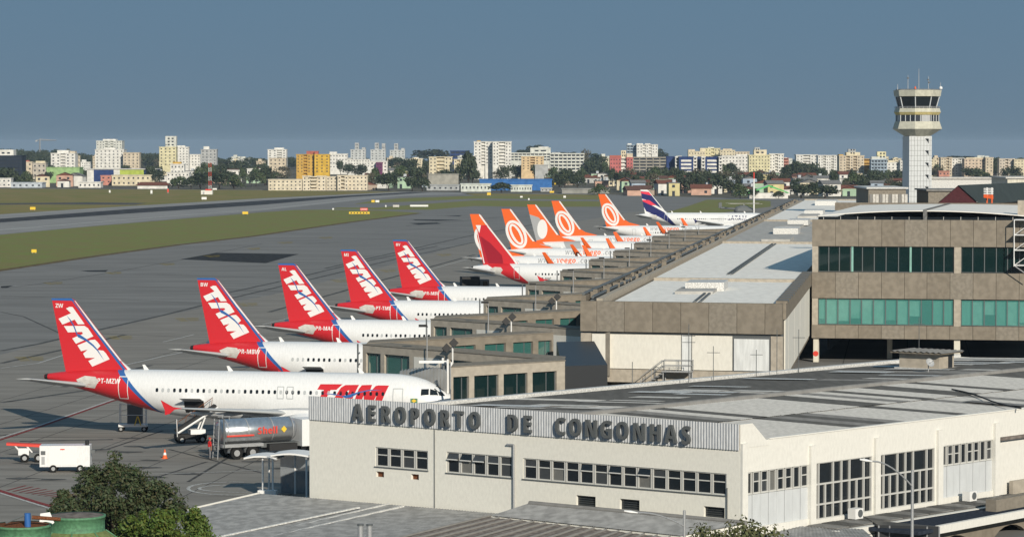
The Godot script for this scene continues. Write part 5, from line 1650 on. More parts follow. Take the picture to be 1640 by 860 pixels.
	for sg in [1.0, -1.0]:
		var o := st()
		wing(o, [[0.3 * sg, (33.0 if airbus else 34.0) - c, 3.7, hs - 0.4, 0.62], [(1.3 if airbus else 1.1) * sg, (33.4 if airbus else 34.6) - c, 3.3, hs - 0.3, 0.55], [6.22 * sg, (36.4 if airbus else 38.2) - c, 1.5, hs + 0.55, 0.16]])
		part("tailplane", o, M.wing_grey, root)
	if airbus: side_poly(root, "tailplane_root", pts([[32.1 - c, 4.9], [32.45 - c, 5.28], [33.5 - c, 5.34], [34.3 - c, 5.0], [33.8 - c, 4.4], [32.5 - c, 4.28]]), M.sheet_light, 0.02)
	# wings, tip devices, flap track fairings, engines
	var wf: float = -(cut * 0.42)
	var r0 := (11.6 if airbus else 13.0) + wf
	var tipm: Material = {"tam": M.red, "avianca": M.red, "latam": M.navy, "gol": M.orange, "gol_old": M.orange}[livery]
	for sg in [1.0, -1.0]:
		var o := st()
		wing(o, [[1.0 * sg, r0 - 0.3, 7.4, 2.35, 1.2], [1.95 * sg, r0, 6.9, 2.42, 1.15], [6.4 * sg, r0 + 2.35, 4.35, 2.9, 0.62], [16.8 * sg, r0 + 7.7, 1.55, 4.1, 0.18]])
		part("wing", o, M.wing_grey, root)
		var tp := st()
		if airbus:
			plate(tp, PackedVector2Array([Vector2(-(r0 + 7.7), 4.12), Vector2(-(r0 + 8.5), 4.2), Vector2(-(r0 + 9.55), 4.75), Vector2(-(r0 + 9.3), 4.15), Vector2(-(r0 + 9.2), 3.95), Vector2(-(r0 + 9.2), 3.55), Vector2(-(r0 + 8.8), 3.65), Vector2(-(r0 + 8.4), 4.0)]), 16.78 * sg - 0.05, 16.78 * sg + 0.05)
		else:
			wing(tp, [[16.75 * sg, r0 + 7.6, 1.6, 4.1, 0.18], [17.1 * sg, r0 + 8.1, 1.3, 4.5, 0.12], [17.35 * sg, r0 + 8.8, 1.0, 5.4, 0.1], [17.6 * sg, r0 + 9.8, 0.6, 6.7, 0.06]])
		part("wing_tip_fence" if airbus else "winglet", tp, tipm, root)
		for q in [[5.0, 3.4], [8.6, 3.0], [12.0, 2.4]]:
			var ff := st()
			var le: float = r0 + (q[0] - 1.95) * 0.51
			var ch := lerpf(4.6, 2.0, q[0] / 16.0)
			var yy := lerpf(2.6, 4.1, (q[0] - 1.95) / 14.85) - 0.25
			rod(ff, Vector3(-(le + ch * 0.5), yy, q[0] * sg), Vector3(-(le + ch * 0.95), yy - 0.12, q[0] * sg), 0.05, 0.2, 8)
			rod(ff, Vector3(-(le + ch * 0.95), yy - 0.12, q[0] * sg), Vector3(-(le + ch + 0.9), yy - 0.05, q[0] * sg), 0.2, 0.03, 8)
			part("flap_fairing", ff, M.white_paint, root)
		var en := st()
		var ez: float = 5.75 * sg if airbus else 4.9 * sg
		var es := r0 - 1.2
		var rs := []
		for q in [[0.0, 0.95], [0.15, 1.08], [0.9, 1.2], [2.0, 1.17], [3.1, 0.95], [3.2, 0.6], [4.3, 0.35]]:
			var ring := []
			for i in 18:
				var a := TAU * i / 18.0
				ring.append(Vector3(-(es + q[0]), 1.75 + q[1] * sin(a), ez + q[1] * cos(a)))
			rs.append(ring)
		rs.reverse()
		rings(en, rs)
		var eng := part("engine", en, M.white_paint, root)
		var fb := st()
		rod(fb, Vector3(-(es + 0.12), 1.75, ez), Vector3(-(es + 0.3), 1.75, ez), 0.94, 0.9, 18)
		part("fan", fb, M.black, eng)
		var py := st()
		span(py, Vector3(-(es + 4.4), 2.5, ez - 0.2), Vector3(-(es + 1.0), 3.15, ez + 0.2))
		part("pylon", py, M.white_paint, eng)
		# main gear
		var gr := st()
		rod(gr, Vector3(-(r0 + 6.2), 2.6, 3.0 * sg), Vector3(-(r0 + 6.1), 0.6, 3.8 * sg), 0.16, -1, 8)
		part("main_gear_leg", gr, M.steel, root)
		for q in [-0.45, 0.45]: wheel(root, Vector3(-(r0 + 6.1), 0.58, 3.8 * sg + q), 0.58, 0.42)
	var bf := st()
	var brs := []
	for q in [[-1.5, 0.1], [0.5, 0.8], [3.0, 1.0], [6.5, 1.0], [9.0, 0.6], [10.5, 0.1]]:
		var ring := []
		for i in 13:
			var a := PI + PI * i / 12.0
			ring.append(Vector3(-(r0 + q[0]), 2.75 + (0.98 + 0.32 * q[1]) * sin(a), (1.75 + 0.4 * q[1]) * cos(a)))
		brs.append(ring)
	rings(bf, brs, false)
	part("belly_fairing", bf, M.white_paint, root)
	var ng := st()
	rod(ng, Vector3(-5.1, 2.0, 0), Vector3(-5.0, 0.4, 0), 0.1, -1, 8)
	part("nose_gear_leg", ng, M.steel, root)
	for q in [-0.25, 0.25]: wheel(root, Vector3(-5.0, 0.4, q), 0.4, 0.24)
	for q in [8.4, 20.2 - c * 0.5, 27.9 - c]:
		var a := st()
		plate(a, PackedVector2Array([Vector2(-q, section(q)[0] - 0.05), Vector2(-q - 0.45, section(q)[0] - 0.05), Vector2(-q - 0.62, section(q)[0] + 0.42), Vector2(-q - 0.4, section(q)[0] + 0.42)]), -0.03, 0.03)
		part("antenna", a, M.steel_white, root)
	return root
func cargo_door(root: Node3D, s0: float) -> void:  # open hold door over a black panel that paints the dark inside; call while this airliner's profile is set
	side_poly(root, "hold_dark_panel", pts([[s0 - 0.9, 2.35], [s0 + 0.9, 2.35], [s0 + 0.9, 3.35], [s0 - 0.9, 3.35]]), M.black, 0.015)
	var d := st()
	var a := on_side(s0 - 0.95, 3.36, 0.02); var b := on_side(s0 + 0.95, 3.36, 0.02)
	var o := Vector3(0, 0.35, 1.25)
	hexa(d, [b, a, a + o, b + o], [b + Vector3(0, 0.06, 0), a + Vector3(0, 0.06, 0), a + o + Vector3(0, 0.06, 0), b + o + Vector3(0, 0.06, 0)])
	part("hold_door", d, M.white_paint, root)
func build_airliners() -> void:
	var al := 0.21
	var g := "airliners nosed in along the piers"
	var p := airliner("red tailed white airliner in full view, tail code ZW, with fuel truck under its wing", g, "jet_a", 0.0, "tam", V(98.5, 479, 263.0), al, 1.0, "PT-MZW", 0.0)
	cargo_door(p, 23.2)
	p = airliner("red tailed white airliner, tail code BW on the fin, beside the ZW airliner", g, "jet_a", 3.73, "tam", V(330, 446, 299.0), al, 1.0135, "PR-MBW", 0.0)
	cargo_door(p, 20.6)
	airliner("red tailed white airliner, tail code AL on the fin, between BW and MI", g, "jet_a", 3.73, "tam", V(458, 423, 336.7), al, 1.01, "PR-MAL", 8.0)
	airliner("red tailed white airliner, tail code MI with paler rudder on the fin", g, "jet_a", 3.73, "tam", V(557.5, 401, 376.8), al, 1.0205, "PT-TMI", 10.0)
	airliner("red tailed white airliner, tail code BV on the fin, next to the black truck", g, "jet_a", 3.73, "tam", V(640, 385, 413.5), al, 1.025, "PR-MBV", 10.0)
	airliner("white airliner with faceted dark red fin and red belly sweep", g, "jet_a", 3.73, "avianca", V(771, 359, 492.0), al, 1.02, "PR-AVC", 10.0)
	var gg := "orange finned airliners nosed in along the piers"
	airliner("orange finned white airliner partly hidden behind the faceted red fin", gg, "jet_b", 0.0, "gol", V(761, 343, 535.0), al, 1.045, "", 20.0)
	airliner("orange finned white airliner with ring emblem just right of the faceted red fin", gg, "jet_b", 0.0, "gol", V(811, 334, 574.0), al, 1.05, "", 16.0)
	airliner("orange finned airliner with silver patch and plain white oval on its fin", gg, "jet_b", 4.0, "gol_old", V(852, 325, 613.0), al, 1.055, "", 16.0)
	airliner("orange finned airliner with ring emblem beside the silver patched fin", gg, "jet_b", 0.0, "gol", V(890.5, 319.5, 652.0), al, 1.055, "", 16.0)
	airliner("orange finned airliner standing apart next to the navy striped fin", gg, "jet_b", 0.0, "gol", V(965, 314, 728.0), al, 1.07, "", 16.0)
	airliner("white airliner with navy and coral striped fin at the last stand", g, "jet_a", 0.0, "latam", V(1031.5, 303.5, 846.0), 0.14, 1.05, "", 9.0)

# ---------- people: tapered bones joined by a smooth minimum, meshed as surface nets ----------
func flesh(bones: Array, cell: float, blend: float) -> ArrayMesh:  # bones of [from, to, radius, radius]
	var lo := Vector3.ONE * 1e9; var hi := -lo
	for b in bones:
		for k in 2:
			lo = lo.min(b[k] - Vector3.ONE * (b[2 + k] + blend)); hi = hi.max(b[k] + Vector3.ONE * (b[2 + k] + blend))
	var n := Vector3i(((hi - lo) / cell).ceil()) + Vector3i(2, 2, 2)
	var f := PackedFloat32Array()
	f.resize(n.x * n.y * n.z)
	for z in n.z:
		for y in n.y:
			for x in n.x:
				var p := lo + Vector3(x, y, z) * cell
				var d := 1e9
				for b in bones:
					var ab: Vector3 = b[1] - b[0]
					var t: float = clampf((p - b[0]).dot(ab) / maxf(ab.length_squared(), 1e-9), 0.0, 1.0)
					var e: float = p.distance_to(b[0] + ab * t) - lerpf(b[2], b[3], t)
					var h := maxf(blend - absf(d - e), 0.0) / blend
					d = minf(d, e) - h * h * blend * 0.25
				f[x + n.x * (y + n.y * z)] = d
	var idx := {}
	var vs := []
	for z in n.z - 1:
		for y in n.y - 1:
			for x in n.x - 1:
				var sum := Vector3.ZERO; var cnt := 0
				for e in [[0, 1], [2, 3], [4, 5], [6, 7], [0, 2], [1, 3], [4, 6], [5, 7], [0, 4], [1, 5], [2, 6], [3, 7]]:
					var c0 := Vector3i(e[0] & 1, (e[0] >> 1) & 1, e[0] >> 2); var c1 := Vector3i(e[1] & 1, (e[1] >> 1) & 1, e[1] >> 2)
					var a := f[x + c0.x + n.x * (y + c0.y + n.y * (z + c0.z))]; var b := f[x + c1.x + n.x * (y + c1.y + n.y * (z + c1.z))]
					if (a < 0.0) != (b < 0.0):
						sum += Vector3(c0) + Vector3(c1 - c0) * (a / (a - b)); cnt += 1
				if cnt:
					idx[Vector3i(x, y, z)] = vs.size()
					vs.append(lo + (Vector3(x, y, z) + sum / cnt) * cell)
	var s := st()
	s.set_smooth_group(1)
	for c in idx:
		for ax in 3:
			var d := Vector3i.ZERO; d[ax] = 1
			var u := Vector3i.ZERO; u[(ax + 1) % 3] = 1
			var v := Vector3i.ZERO; v[(ax + 2) % 3] = 1
			var q: Vector3i = c + d
			if q.x >= n.x or q.y >= n.y or q.z >= n.z: continue
			var a := f[c.x + n.x * (c.y + n.y * c.z)]; var b := f[q.x + n.x * (q.y + n.y * q.z)]
			if (a < 0.0) == (b < 0.0): continue
			if not (idx.has(c - u) and idx.has(c - v) and idx.has(c - u - v)): continue
			var p0: Vector3 = vs[idx[c]]; var p1: Vector3 = vs[idx[c - u]]; var p2: Vector3 = vs[idx[c - u - v]]; var p3: Vector3 = vs[idx[c - v]]
			if a < 0.0: quad(s, p0, p1, p2, p3)
			else: quad(s, p3, p2, p1, p0)
	return mesh_of(s)
func person(label: String, p: Vector3, turn: float, shirt: Material, trousers: Material) -> void:
	var r := thing("person", label, "person", at(p, turn))
	var v := func(x: float, y: float, z: float) -> Vector3: return Vector3(x, y, z)
	var body := [[v.call(0, 1.40, 0), v.call(0, 1.52, 0.02), 0.055, 0.05], [v.call(0, 1.58, 0.03), v.call(0, 1.66, 0.015), 0.088, 0.098], [v.call(0, 1.60, 0.11), v.call(0, 1.57, 0.12), 0.018, 0.016]]
	for sg in [-1.0, 1.0]:
		var w: Vector3 = v.call(0.24 * sg, 1.12, 0.3) if sg > 0 else v.call(-0.26, 0.86, 0.06)
		var e: Vector3 = v.call(0.27 * sg, 1.13, 0.06)
		body.append([e, w, 0.043, 0.03])
		body.append([w, w + (w - e).normalized() * 0.08, 0.035, 0.034])
		for k in 5:
			var o := (w - e).normalized() * 0.08
			var side := Vector3(0.017 * (k - 1.5), 0, 0.01 * k)
			body.append([w + o * 0.8 + side, w + o * (1.9 - 0.12 * absf(k - 1.5)) + side + Vector3(0, -0.02, 0), 0.0095, 0.008])
		body.append([v.call(0.09 * sg, 0.5, 0), v.call(0.1 * sg, 0.1, -0.01), 0.05, 0.035])
	shape("body", flesh(body, 0.014, 0.03), M.skin, r)
	var sh := [[v.call(0, 1.02, 0), v.call(0, 1.34, 0.0), 0.15, 0.155], [v.call(-0.17, 1.37, 0), v.call(0.17, 1.37, 0), 0.075, 0.075]]
	for sg in [-1.0, 1.0]: sh.append([v.call(0.19 * sg, 1.36, 0), v.call(0.27 * sg, 1.13, 0.05), 0.072, 0.055])
	shape("shirt", flesh(sh, 0.022, 0.06), shirt, r)
	var tr := [[v.call(0, 0.92, 0), v.call(0, 1.0, 0), 0.155, 0.15]]
	for sg in [-1.0, 1.0]:
		tr.append([v.call(0.085 * sg, 0.86, 0), v.call(0.095 * sg, 0.47, 0.015), 0.095, 0.07])
		tr.append([v.call(0.095 * sg, 0.47, 0.015), v.call(0.1 * sg, 0.09, -0.01), 0.07, 0.055])
	shape("trousers", flesh(tr, 0.022, 0.05), trousers, r)
	var bt := [[v.call(-0.1, 0.045, -0.03), v.call(-0.11, 0.04, 0.14), 0.045, 0.04]]
	shape("shoe", flesh(bt, 0.016, 0.02), M.black, r)
	shape("shoe", flesh([[v.call(0.1, 0.045, -0.03), v.call(0.11, 0.04, 0.14), 0.045, 0.04]], 0.016, 0.02), M.black, r)
	shape("cap", flesh([[v.call(0, 1.68, 0.0), v.call(0, 1.7, 0.0), 0.1, 0.09], [v.call(0, 1.68, 0.08), v.call(0, 1.675, 0.16), 0.03, 0.02]], 0.016, 0.03), M.cloth_red, r)

func bar(called: String, a: Vector3, b: Vector3, r: float, m: Material, parent: Node, n := 6) -> MeshInstance3D:
	var s := st()
	rod(s, a, b, r, -1, n)
	return part(called, s, m, parent)
func wheel_at(root: Node3D, p: Vector3, r: float, w: float) -> void:
	wheel(root, p, r, w)

func build_apron_things() -> void:
	var I := Transform3D.IDENTITY
	# --- fuel truck ---
	var p0 := U(354, 737.5); var dir := Vector3(cos(0.5), 0, -sin(0.5))
	var t := face(p0, p0 + dir)
	var k := thing("fuel_truck", "polished metal fuel tanker truck with red lettering parked under the nearest wing", "tanker truck", t)
	var s := st()
	var rr := []
	for q in [[0.25, 0.5], [0.3, 0.85], [0.45, 0.98], [3.4, 1.0], [6.5, 0.98], [6.75, 0.85], [6.85, 0.5]]:
		var ring := []
		for i in 24:
			var a := TAU * i / 24.0
			ring.append(Vector3(q[0], 2.22 + 1.02 * q[1] * sin(a), -1.2 + 1.18 * q[1] * cos(a)))
		rr.append(ring)
	rings(s, rr)
	fan(s, rr[0], true); fan(s, rr[-1])
	var tank := part("tank", s, M.alu, k)
	var sb := st()
	span(sb, Vector3(0.5, 1.86, -0.1), Vector3(2.9, 1.98, 0.0))
	part("red_stripe", sb, M.sign_red, tank)
	for q in [0.6, 2.4, 4.6, 6.4]:
		var b := st()
		var ra := []; var rb := []
		for i in 24:
			var a := TAU * i / 24.0
			ra.append(Vector3(q, 2.22 + 1.03 * sin(a), -1.2 + 1.19 * cos(a))); rb.append(Vector3(q + 0.08, 2.22 + 1.03 * sin(a), -1.2 + 1.19 * cos(a)))
		rings(b, [ra, rb])
		part("tank_band", b, M.steel, tank)
	var tm := TextMesh.new()
	if bold == null:
		bold = SystemFont.new(); bold.font_names = PackedStringArray(["Droid Sans"]); bold.font_weight = 700
	tm.font = bold; tm.font_size = 32; tm.pixel_size = 0.024; tm.depth = 0.02; tm.text = "Shell"
	shape("lettering", tm, M.sign_red, k, at(Vector3(4.1, 2.25, 0.02)))
	var dm := st()
	plate(dm, pts([[5.3, 2.3], [5.55, 2.58], [5.8, 2.3], [5.55, 2.02]]), 0.0, 0.03)
	part("diamond_mark", dm, M.yellow, k)
	wbox("chassis", I, -0.4, 9.4, 0.8, 1.15, -1.7, -0.7, M.frame_dark, k)
	wbox("side_guard", I, 0.1, 3.7, 1.0, 1.25, -0.5, 0.05, M.steel, k)
	for x in [1.35, 2.75]:
		var fe := st()
		var fa := []; var fb := []
		for i in 9:
			var a := PI * i / 8.0
			fa.append(Vector3(x - 0.66 * cos(a), 0.55 + 0.66 * sin(a), 0.08)); fb.append(Vector3(x - 0.66 * cos(a), 0.55 + 0.66 * sin(a), -0.45))
		rings(fe, [fb, fa], false)
		part("mudguard", fe, M.steel, k)
		for z in [-0.15, -2.25]: wheel(k, Vector3(x, 0.52, z), 0.52, 0.36)
	for z in [-0.15, -2.25]: wheel(k, Vector3(8.3, 0.52, z), 0.52, 0.32)
	wbox("pump_cabinet", I, 4.3, 6.8, 0.55, 1.1, -2.2, -0.1, M.black, k)
	wbox("cab", I, 7.2, 9.2, 0.8, 3.0, -2.35, -0.05, M.white_paint, k)
	wbox("cab_window", I, 7.9, 8.8, 1.9, 2.75, -0.06, -0.03, M.pane, k)
	for z in [-0.2, -1.2]: bar("ladder_rail", Vector3(-0.3, 0.1, z + 0.1), Vector3(-0.1, 3.3, z), 0.04, M.steel, k)
	for i in 9: bar("ladder_rung", Vector3(-0.29 + i * 0.02, 0.4 + i * 0.34, -0.1), Vector3(-0.29 + i * 0.02, 0.4 + i * 0.34, -1.1), 0.025, M.steel, k)
	for z in [-0.5, -1.9]:
		bar("top_rail", Vector3(-0.1, 3.5, z), Vector3(1.0, 3.5, z), 0.03, M.steel, k)
		bar("rail_post", Vector3(0.9, 3.2, z), Vector3(0.9, 3.5, z), 0.03, M.steel, k)
	bar("hose_arm", Vector3(0.2, 1.0, 0.1), Vector3(0.2, 3.4, 0.0), 0.06, M.frame_dark, k)
	person("person in red shirt, cap and grey trousers working at the fuel truck's ladder", U(335, 735.5), 1.9, M.cloth_red, M.cloth_grey)
	# --- belt loader under the hold door ---
	var b0 := U(289, 711); 
	var tb := face(b0, b0 + Vector3(1, 0, -0.35))
	var bl := thing("belt_loader", "white belt loader with raised dark conveyor reaching the nearest airliner's hold", "belt loader", tb)
	wbox("chassis", I, -0.3, 2.3, 0.35, 0.75, -1.4, -0.1, M.black, bl)
	wbox("bonnet", I, 0.9, 2.2, 0.75, 1.15, -1.3, -0.2, M.steel_white, bl)
	var cv := st()
	var ca := Vector3(-0.2, 0.9, -0.75); var cb := Vector3(3.3, 3.0, -0.75)
	var up := Vector3(-0.3, 0.5, 0).normalized() * 0.28
	hexa(cv, [ca + Vector3(0, 0, 0.42), cb + Vector3(0, 0, 0.42), cb + Vector3(0, 0, -0.42), ca + Vector3(0, 0, -0.42)], [ca + up + Vector3(0, 0, 0.42), cb + up + Vector3(0, 0, 0.42), cb + up + Vector3(0, 0, -0.42), ca + up + Vector3(0, 0, -0.42)])
	part("conveyor", cv, M.black, bl)
	for z in [-0.28, -1.22]: bar("conveyor_edge", ca + Vector3(0, 0, z + 0.75), cb + Vector3(0, 0, z + 0.75), 0.09, M.steel_white, bl)
	for z in [-0.3, -1.2]: bar("lift_arm", Vector3(1.6, 0.7, z), Vector3(2.2, 2.2, z), 0.07, M.steel_white, bl)
	bar("hand_rail", ca + Vector3(0.3, 0.9, -0.45), cb + Vector3(-0.2, 0.8, -0.45), 0.03, M.rust, bl)
	for i in 5: bar("rail_post", ca.lerp(cb, i / 4.6) + Vector3(0.1, 0.2, -0.45), ca.lerp(cb, i / 4.6) + Vector3(0.2, 0.95, -0.45), 0.025, M.rust, bl)
	bar("mirror_post", Vector3(-0.3, 0.6, -0.1), Vector3(-0.35, 2.1, -0.1), 0.03, M.steel_white, bl)
	for x in [0.1, 1.9]:
		for z in [-0.15, -1.35]: wheel(bl, Vector3(x, 0.33, z), 0.33, 0.22)
	# --- stair frame under the tail ---
	var ts := thing("tail_stand", "white wheeled service frame with dark box standing under the nearest tail", "service stand", at(U(211, 692)))
	wbox("base_frame", I, -1.25, 1.25, 0.45, 0.68, -1.0, 0.0, M.steel_white, ts)
	wbox("dark_box", I, -0.55, 0.75, 0.68, 2.9, -1.6, -0.7, M.frame_dark, ts)
	for q in [[-1.15, -0.1], [1.15, -0.1], [-1.15, -0.95], [1.15, -0.95]]:
		bar("post", Vector3(q[0], 0.6, q[1]), Vector3(q[0], 2.5, q[1]), 0.04, M.steel_white, ts)
		wheel(ts, Vector3(q[0] * 0.9, 0.25, q[1]), 0.25, 0.16)
	for y in [1.5, 2.45]:
		bar("rail", Vector3(-1.15, y, -0.1), Vector3(1.15, y, -0.1), 0.03, M.steel_white, ts)
	bar("yellow_brace", Vector3(0.2, 0.6, 0.02), Vector3(0.45, 1.4, -0.05), 0.05, M.yellow, ts)
	bar("yellow_brace", Vector3(0.75, 0.6, 0.02), Vector3(0.5, 1.4, -0.05), 0.05, M.yellow, ts)
	# --- ground power cart ---
	var g := thing("power_cart", "white boxed ground power cart with small red badge beside the tree", "power cart", at(U(102.5, 757), 0.05))
	wbox("case", I, -1.95, 1.95, 0.45, 2.1, -1.7, 0, M.white_paint, g)
	for x in [-0.75, 0.35]: wbox("door", I, x - 0.5, x + 0.52, 0.6, 1.95, 0.0, 0.02, M.steel_white, g)
	wbox("vent_grille", I, -1.85, -1.5, 1.4, 1.7, 0, 0.03, M.frame_dark, g)
	wbox("control_panel", I, -1.8, -1.55, 0.65, 1.25, 0, 0.03, M.silver, g)
	wbox("badge", I, -0.35, 0.0, 1.78, 1.86, 0.02, 0.035, M.sign_red, g)
	bar("exhaust_stack", Vector3(1.7, 2.1, -0.5), Vector3(1.7, 2.45, -0.5), 0.16, M.black, g, 10)
	wbox("tow_coupling", I, 1.95, 2.3, 1.45, 1.7, -0.9, -0.6, M.frame_dark, g)
	for x in [-0.9, 1.2]:
		for z in [-0.1, -1.6]: wheel(g, Vector3(x, 0.3, z), 0.3, 0.22)
	var gt := thing("conveyor_cart", "small white wheeled loader with long red conveyor arm", "loader", at(U(38, 741), 0.1))
	wbox("body", I, -0.4, 1.4, 0.4, 0.8, -1.0, 0, M.frame_dark, gt)
	wbox("engine_cover", I, -0.5, 0.35, 0.6, 1.15, -1.0, 0.03, M.steel_white, gt)
	var ra := st()
	hexa(ra, [Vector3(-1.45, 1.4, 0), Vector3(1.6, 1.2, 0), Vector3(1.6, 1.2, -0.9), Vector3(-1.45, 1.4, -0.9)], [Vector3(-1.45, 1.58, 0), Vector3(1.6, 1.42, 0), Vector3(1.6, 1.42, -0.9), Vector3(-1.45, 1.58, -0.9)])
	part("conveyor", ra, M.sign_red, gt)
	bar("strut", Vector3(-0.3, 0.8, -0.1), Vector3(-0.8, 1.4, -0.1), 0.07, M.steel_white, gt)
	bar("strut", Vector3(0.6, 0.8, -0.1), Vector3(0.1, 1.4, -0.1), 0.07, M.steel_white, gt)
	for x in [0.0, 1.1]:
		for z in [-0.05, -0.95]: wheel(gt, Vector3(x, 0.36, z), 0.36, 0.22)
	# --- cone ---
	var cn := thing("traffic_cone", "orange traffic cone with white collar alone on the apron", "cone", at(U(263, 734.5)))
	var cs := st()
	lathe(cs, Vector3.ZERO, [[0.2, 0.03], [0.14, 0.3]], 14)
	lathe(cs, Vector3.ZERO, [[0.095, 0.5], [0.04, 0.75], [0.0, 0.76]], 14)
	part("cone", cs, M.cone, cn)
	var cw := st()
	lathe(cw, Vector3.ZERO, [[0.142, 0.3], [0.097, 0.5]], 14)
	part("collar", cw, M.steel_white, cn)
	wbox("base", I, -0.24, 0.24, 0, 0.04, -0.24, 0.24, M.cone, cn)
	# --- walkway shelter by the hall ---
	var sp := U(432, 796)
	var sh := thing("walkway_shelter", "white curved canopy shelter with grey glass sides beside the hall's end", "shelter", at(sp, -0.15))
	for q in [[-1.9, 0.55, 2.86, 2.2], [0.1, 2.9, 3.08, 2.4]]:
		var c := st()
		var top := []; var bot := []
		for i in 7:
			var f := i / 6.0
			var y: float = q[2] + 0.16 * sin(PI * f)
			top.append(Vector3(lerpf(q[0], q[1], f), y, 0.3)); bot.append(Vector3(lerpf(q[0], q[1], f), y, -q[3]))
		rings(c, [bot, top], false)
		var t2 := []; var b2 := []
		for i in 7: t2.append(top[i] - Vector3(0, 0.12, 0)); b2.append(bot[i] - Vector3(0, 0.12, 0))
		rings(c, [t2, b2], false); rings(c, [top, t2], false, false); rings(c, [b2, bot], false, false)
		part("canopy", c, M.steel_white, sh)
	for q in [[-0.55, 0.0], [0.2, 0.0], [-0.55, -2.0], [2.7, -2.0], [1.4, -2.0], [2.7, 0.0]]: bar("post", Vector3(q[0], 0, q[1]), Vector3(q[0], 3.0, q[1]), 0.07, M.steel_white, sh, 8)
	for q in [[0.3, 1.35], [1.45, 2.65]]:
		wbox("glass_side", I, q[0], q[1], 0.05, 2.8, -2.04, -2.0, M.glass_grey, sh)
	wbox("side_wall", I, 0.35, 2.65, 0.02, 1.7, -2.1, -2.06, M.silver, sh)
	wbox("kerb_block", I, -0.85, 0.5, 0, 0.5, -0.3, 0.35, M.steel_white, sh)
	# --- dark truck behind the faceted red tail ---
	var dt := thing("baggage_truck", "black apron truck parked beyond the BV tail", "truck", at(V(759, 446, 498.0) * Vector3(1, 0, 1), 0.2))
	wbox("cargo_body", I, -2.0, 1.0, 0.9, 3.5, -2.2, 0, M.black, dt)
	wbox("cab", I, 1.1, 2.6, 0.7, 3.0, -2.2, 0, M.frame_dark, dt)
	wbox("cab_window", I, 1.5, 2.3, 1.9, 2.7, 0, 0.03, M.pane, dt)
	for x in [-1.2, 1.9]:
		for z in [0.02, -2.2]: wheel(dt, Vector3(x, 0.5, z), 0.5, 0.3)
	var tg := thing("tow_tractor", "small yellow and white tow tractor under the faceted red tail", "tractor", at(V(818, 455, 486.0) * Vector3(1, 0, 1), -0.3))
	wbox("body", I, -1.3, 1.3, 0.4, 1.2, -1.2, 0, M.steel_white, tg)
	wbox("cab", I, -0.2, 0.9, 1.2, 2.3, -1.1, -0.1, M.yellow, tg)
	wbox("cab_window", I, 0.0, 0.7, 1.5, 2.1, -0.12, -0.06, M.pane, tg)
	for x in [-0.8, 0.8]:
		for z in [0.02, -1.2]: wheel(tg, Vector3(x, 0.4, z), 0.4, 0.25)
	# --- airfield signs and boxes: px, foot row, width px, height px, body, note ---
	for q in [[51, 337, 8.5, 5.5, M.yellow, "yellow airfield sign in the grass beyond the runway edge"], [392, 344, 9, 5, M.yellow, "yellow airfield sign in the infield beside the runway"], [53, 406, 8, 6.5, M.yellow, "white and yellow marker box low in the near infield grass"], [575, 343.5, 33, 4.2, M.yellow, "long yellow guidance sign at the cross taxiway"], [582.5, 338.6, 12, 5.5, M.sign_red, "red mandatory sign behind the long yellow sign"], [671, 331.6, 29, 3.4, M.steel_white, "long white low barrier in the infield"], [634, 332.4, 10, 4.2, M.sheet_light, "grey equipment cabinet left of the long white barrier"], [597, 325, 5, 4.6, M.yellow, "yellow half of the sign pair by the runway"], [604, 325, 6, 4.4, M.steel_white, "white half of the sign pair by the runway"], [326, 320.5, 8, 5, M.steel_white, "white equipment box in front of the red roofed hut"], [343, 304.5, 7, 3, M.steel_white, "white box beside the lattice mast foot"], [533, 336.5, 2.5, 3, M.steel_white, "small white marker at the cross taxiway start"], [617.5, 332, 2, 3.4, M.steel_white, "small white marker beside the grey cabinet"], [783, 313.5, 6, 5, M.yellow, "yellow vehicle at the far airfield edge"], [1019, 313.5, 13, 5.5, M.yellow, "yellow service van on the far perimeter road"], [884, 309.5, 7, 3.6, M.yellow, "yellow car beside the blue shed end"], [847, 321, 2.4, 3.4, M.steel_white, "white runway light post in the far verge"], [835, 317, 4, 3, M.steel_white, "white marker beside the runway light post"], [904.5, 317.5, 4, 4, M.steel_white, "white marker ball on the far verge"], [174.5, 309.5, 2.4, 5, M.steel_white, "white marker post alone in the far grass"], [241.5, 311.5, 3, 7, M.steel_white, "white marker post near the red pavilion"], [268, 309.5, 2.4, 7, M.sign_red, "red and white marker post by the pavilion end"]]:
		var c := U(q[0], q[1])
		var px := ppm(-c.z)
		var o := thing("airfield_marker", q[5], "airfield sign", at(c))
		var w: float = q[2] / px; var h: float = q[3] / px
		wbox("board", I, -w * 0.5, w * 0.5, h * 0.22, h, -0.4, 0, q[4], o)
		for x in [-0.35, 0.35]: wbox("leg", I, w * x - 0.08, w * x + 0.08, 0, h * 0.22, -0.3, -0.15, M.steel, o)
		if q[2] > 11 and q[4] != M.steel_white:
			for i in 6: wbox("marking", I, w * (-0.42 + i * 0.15), w * (-0.36 + i * 0.15), h * 0.42, h * 0.82, 0, 0.03, M.black if q[4] == M.yellow else M.steel_white, o)
	# hut and lattice mast in the far grass
	var hc := U(330, 311.5)
	var hk := ppm(-hc.z)
	var hu := thing("glide_hut", "white equipment hut with red roof below the lattice mast", "hut", at(hc))
	wbox("wall", I, -9 / hk, 9 / hk, 0, 6.5 / hk, -4, 0, M.wall_white, hu)
	wbox("roof", I, -2 / hk, 7 / hk, 6.5 / hk, 8.5 / hk, -4.2, 0.2, M.sign_red, hu)
	wbox("door", I, -6 / hk, -3.5 / hk, 0, 4.5 / hk, 0, 0.05, M.silver, hu)
	var mc := U(335.5, 304)
	var mk := ppm(-mc.z)
	var mst := thing("lattice_mast", "tall red and white lattice mast with cross bar in the far grass", "mast", at(mc))
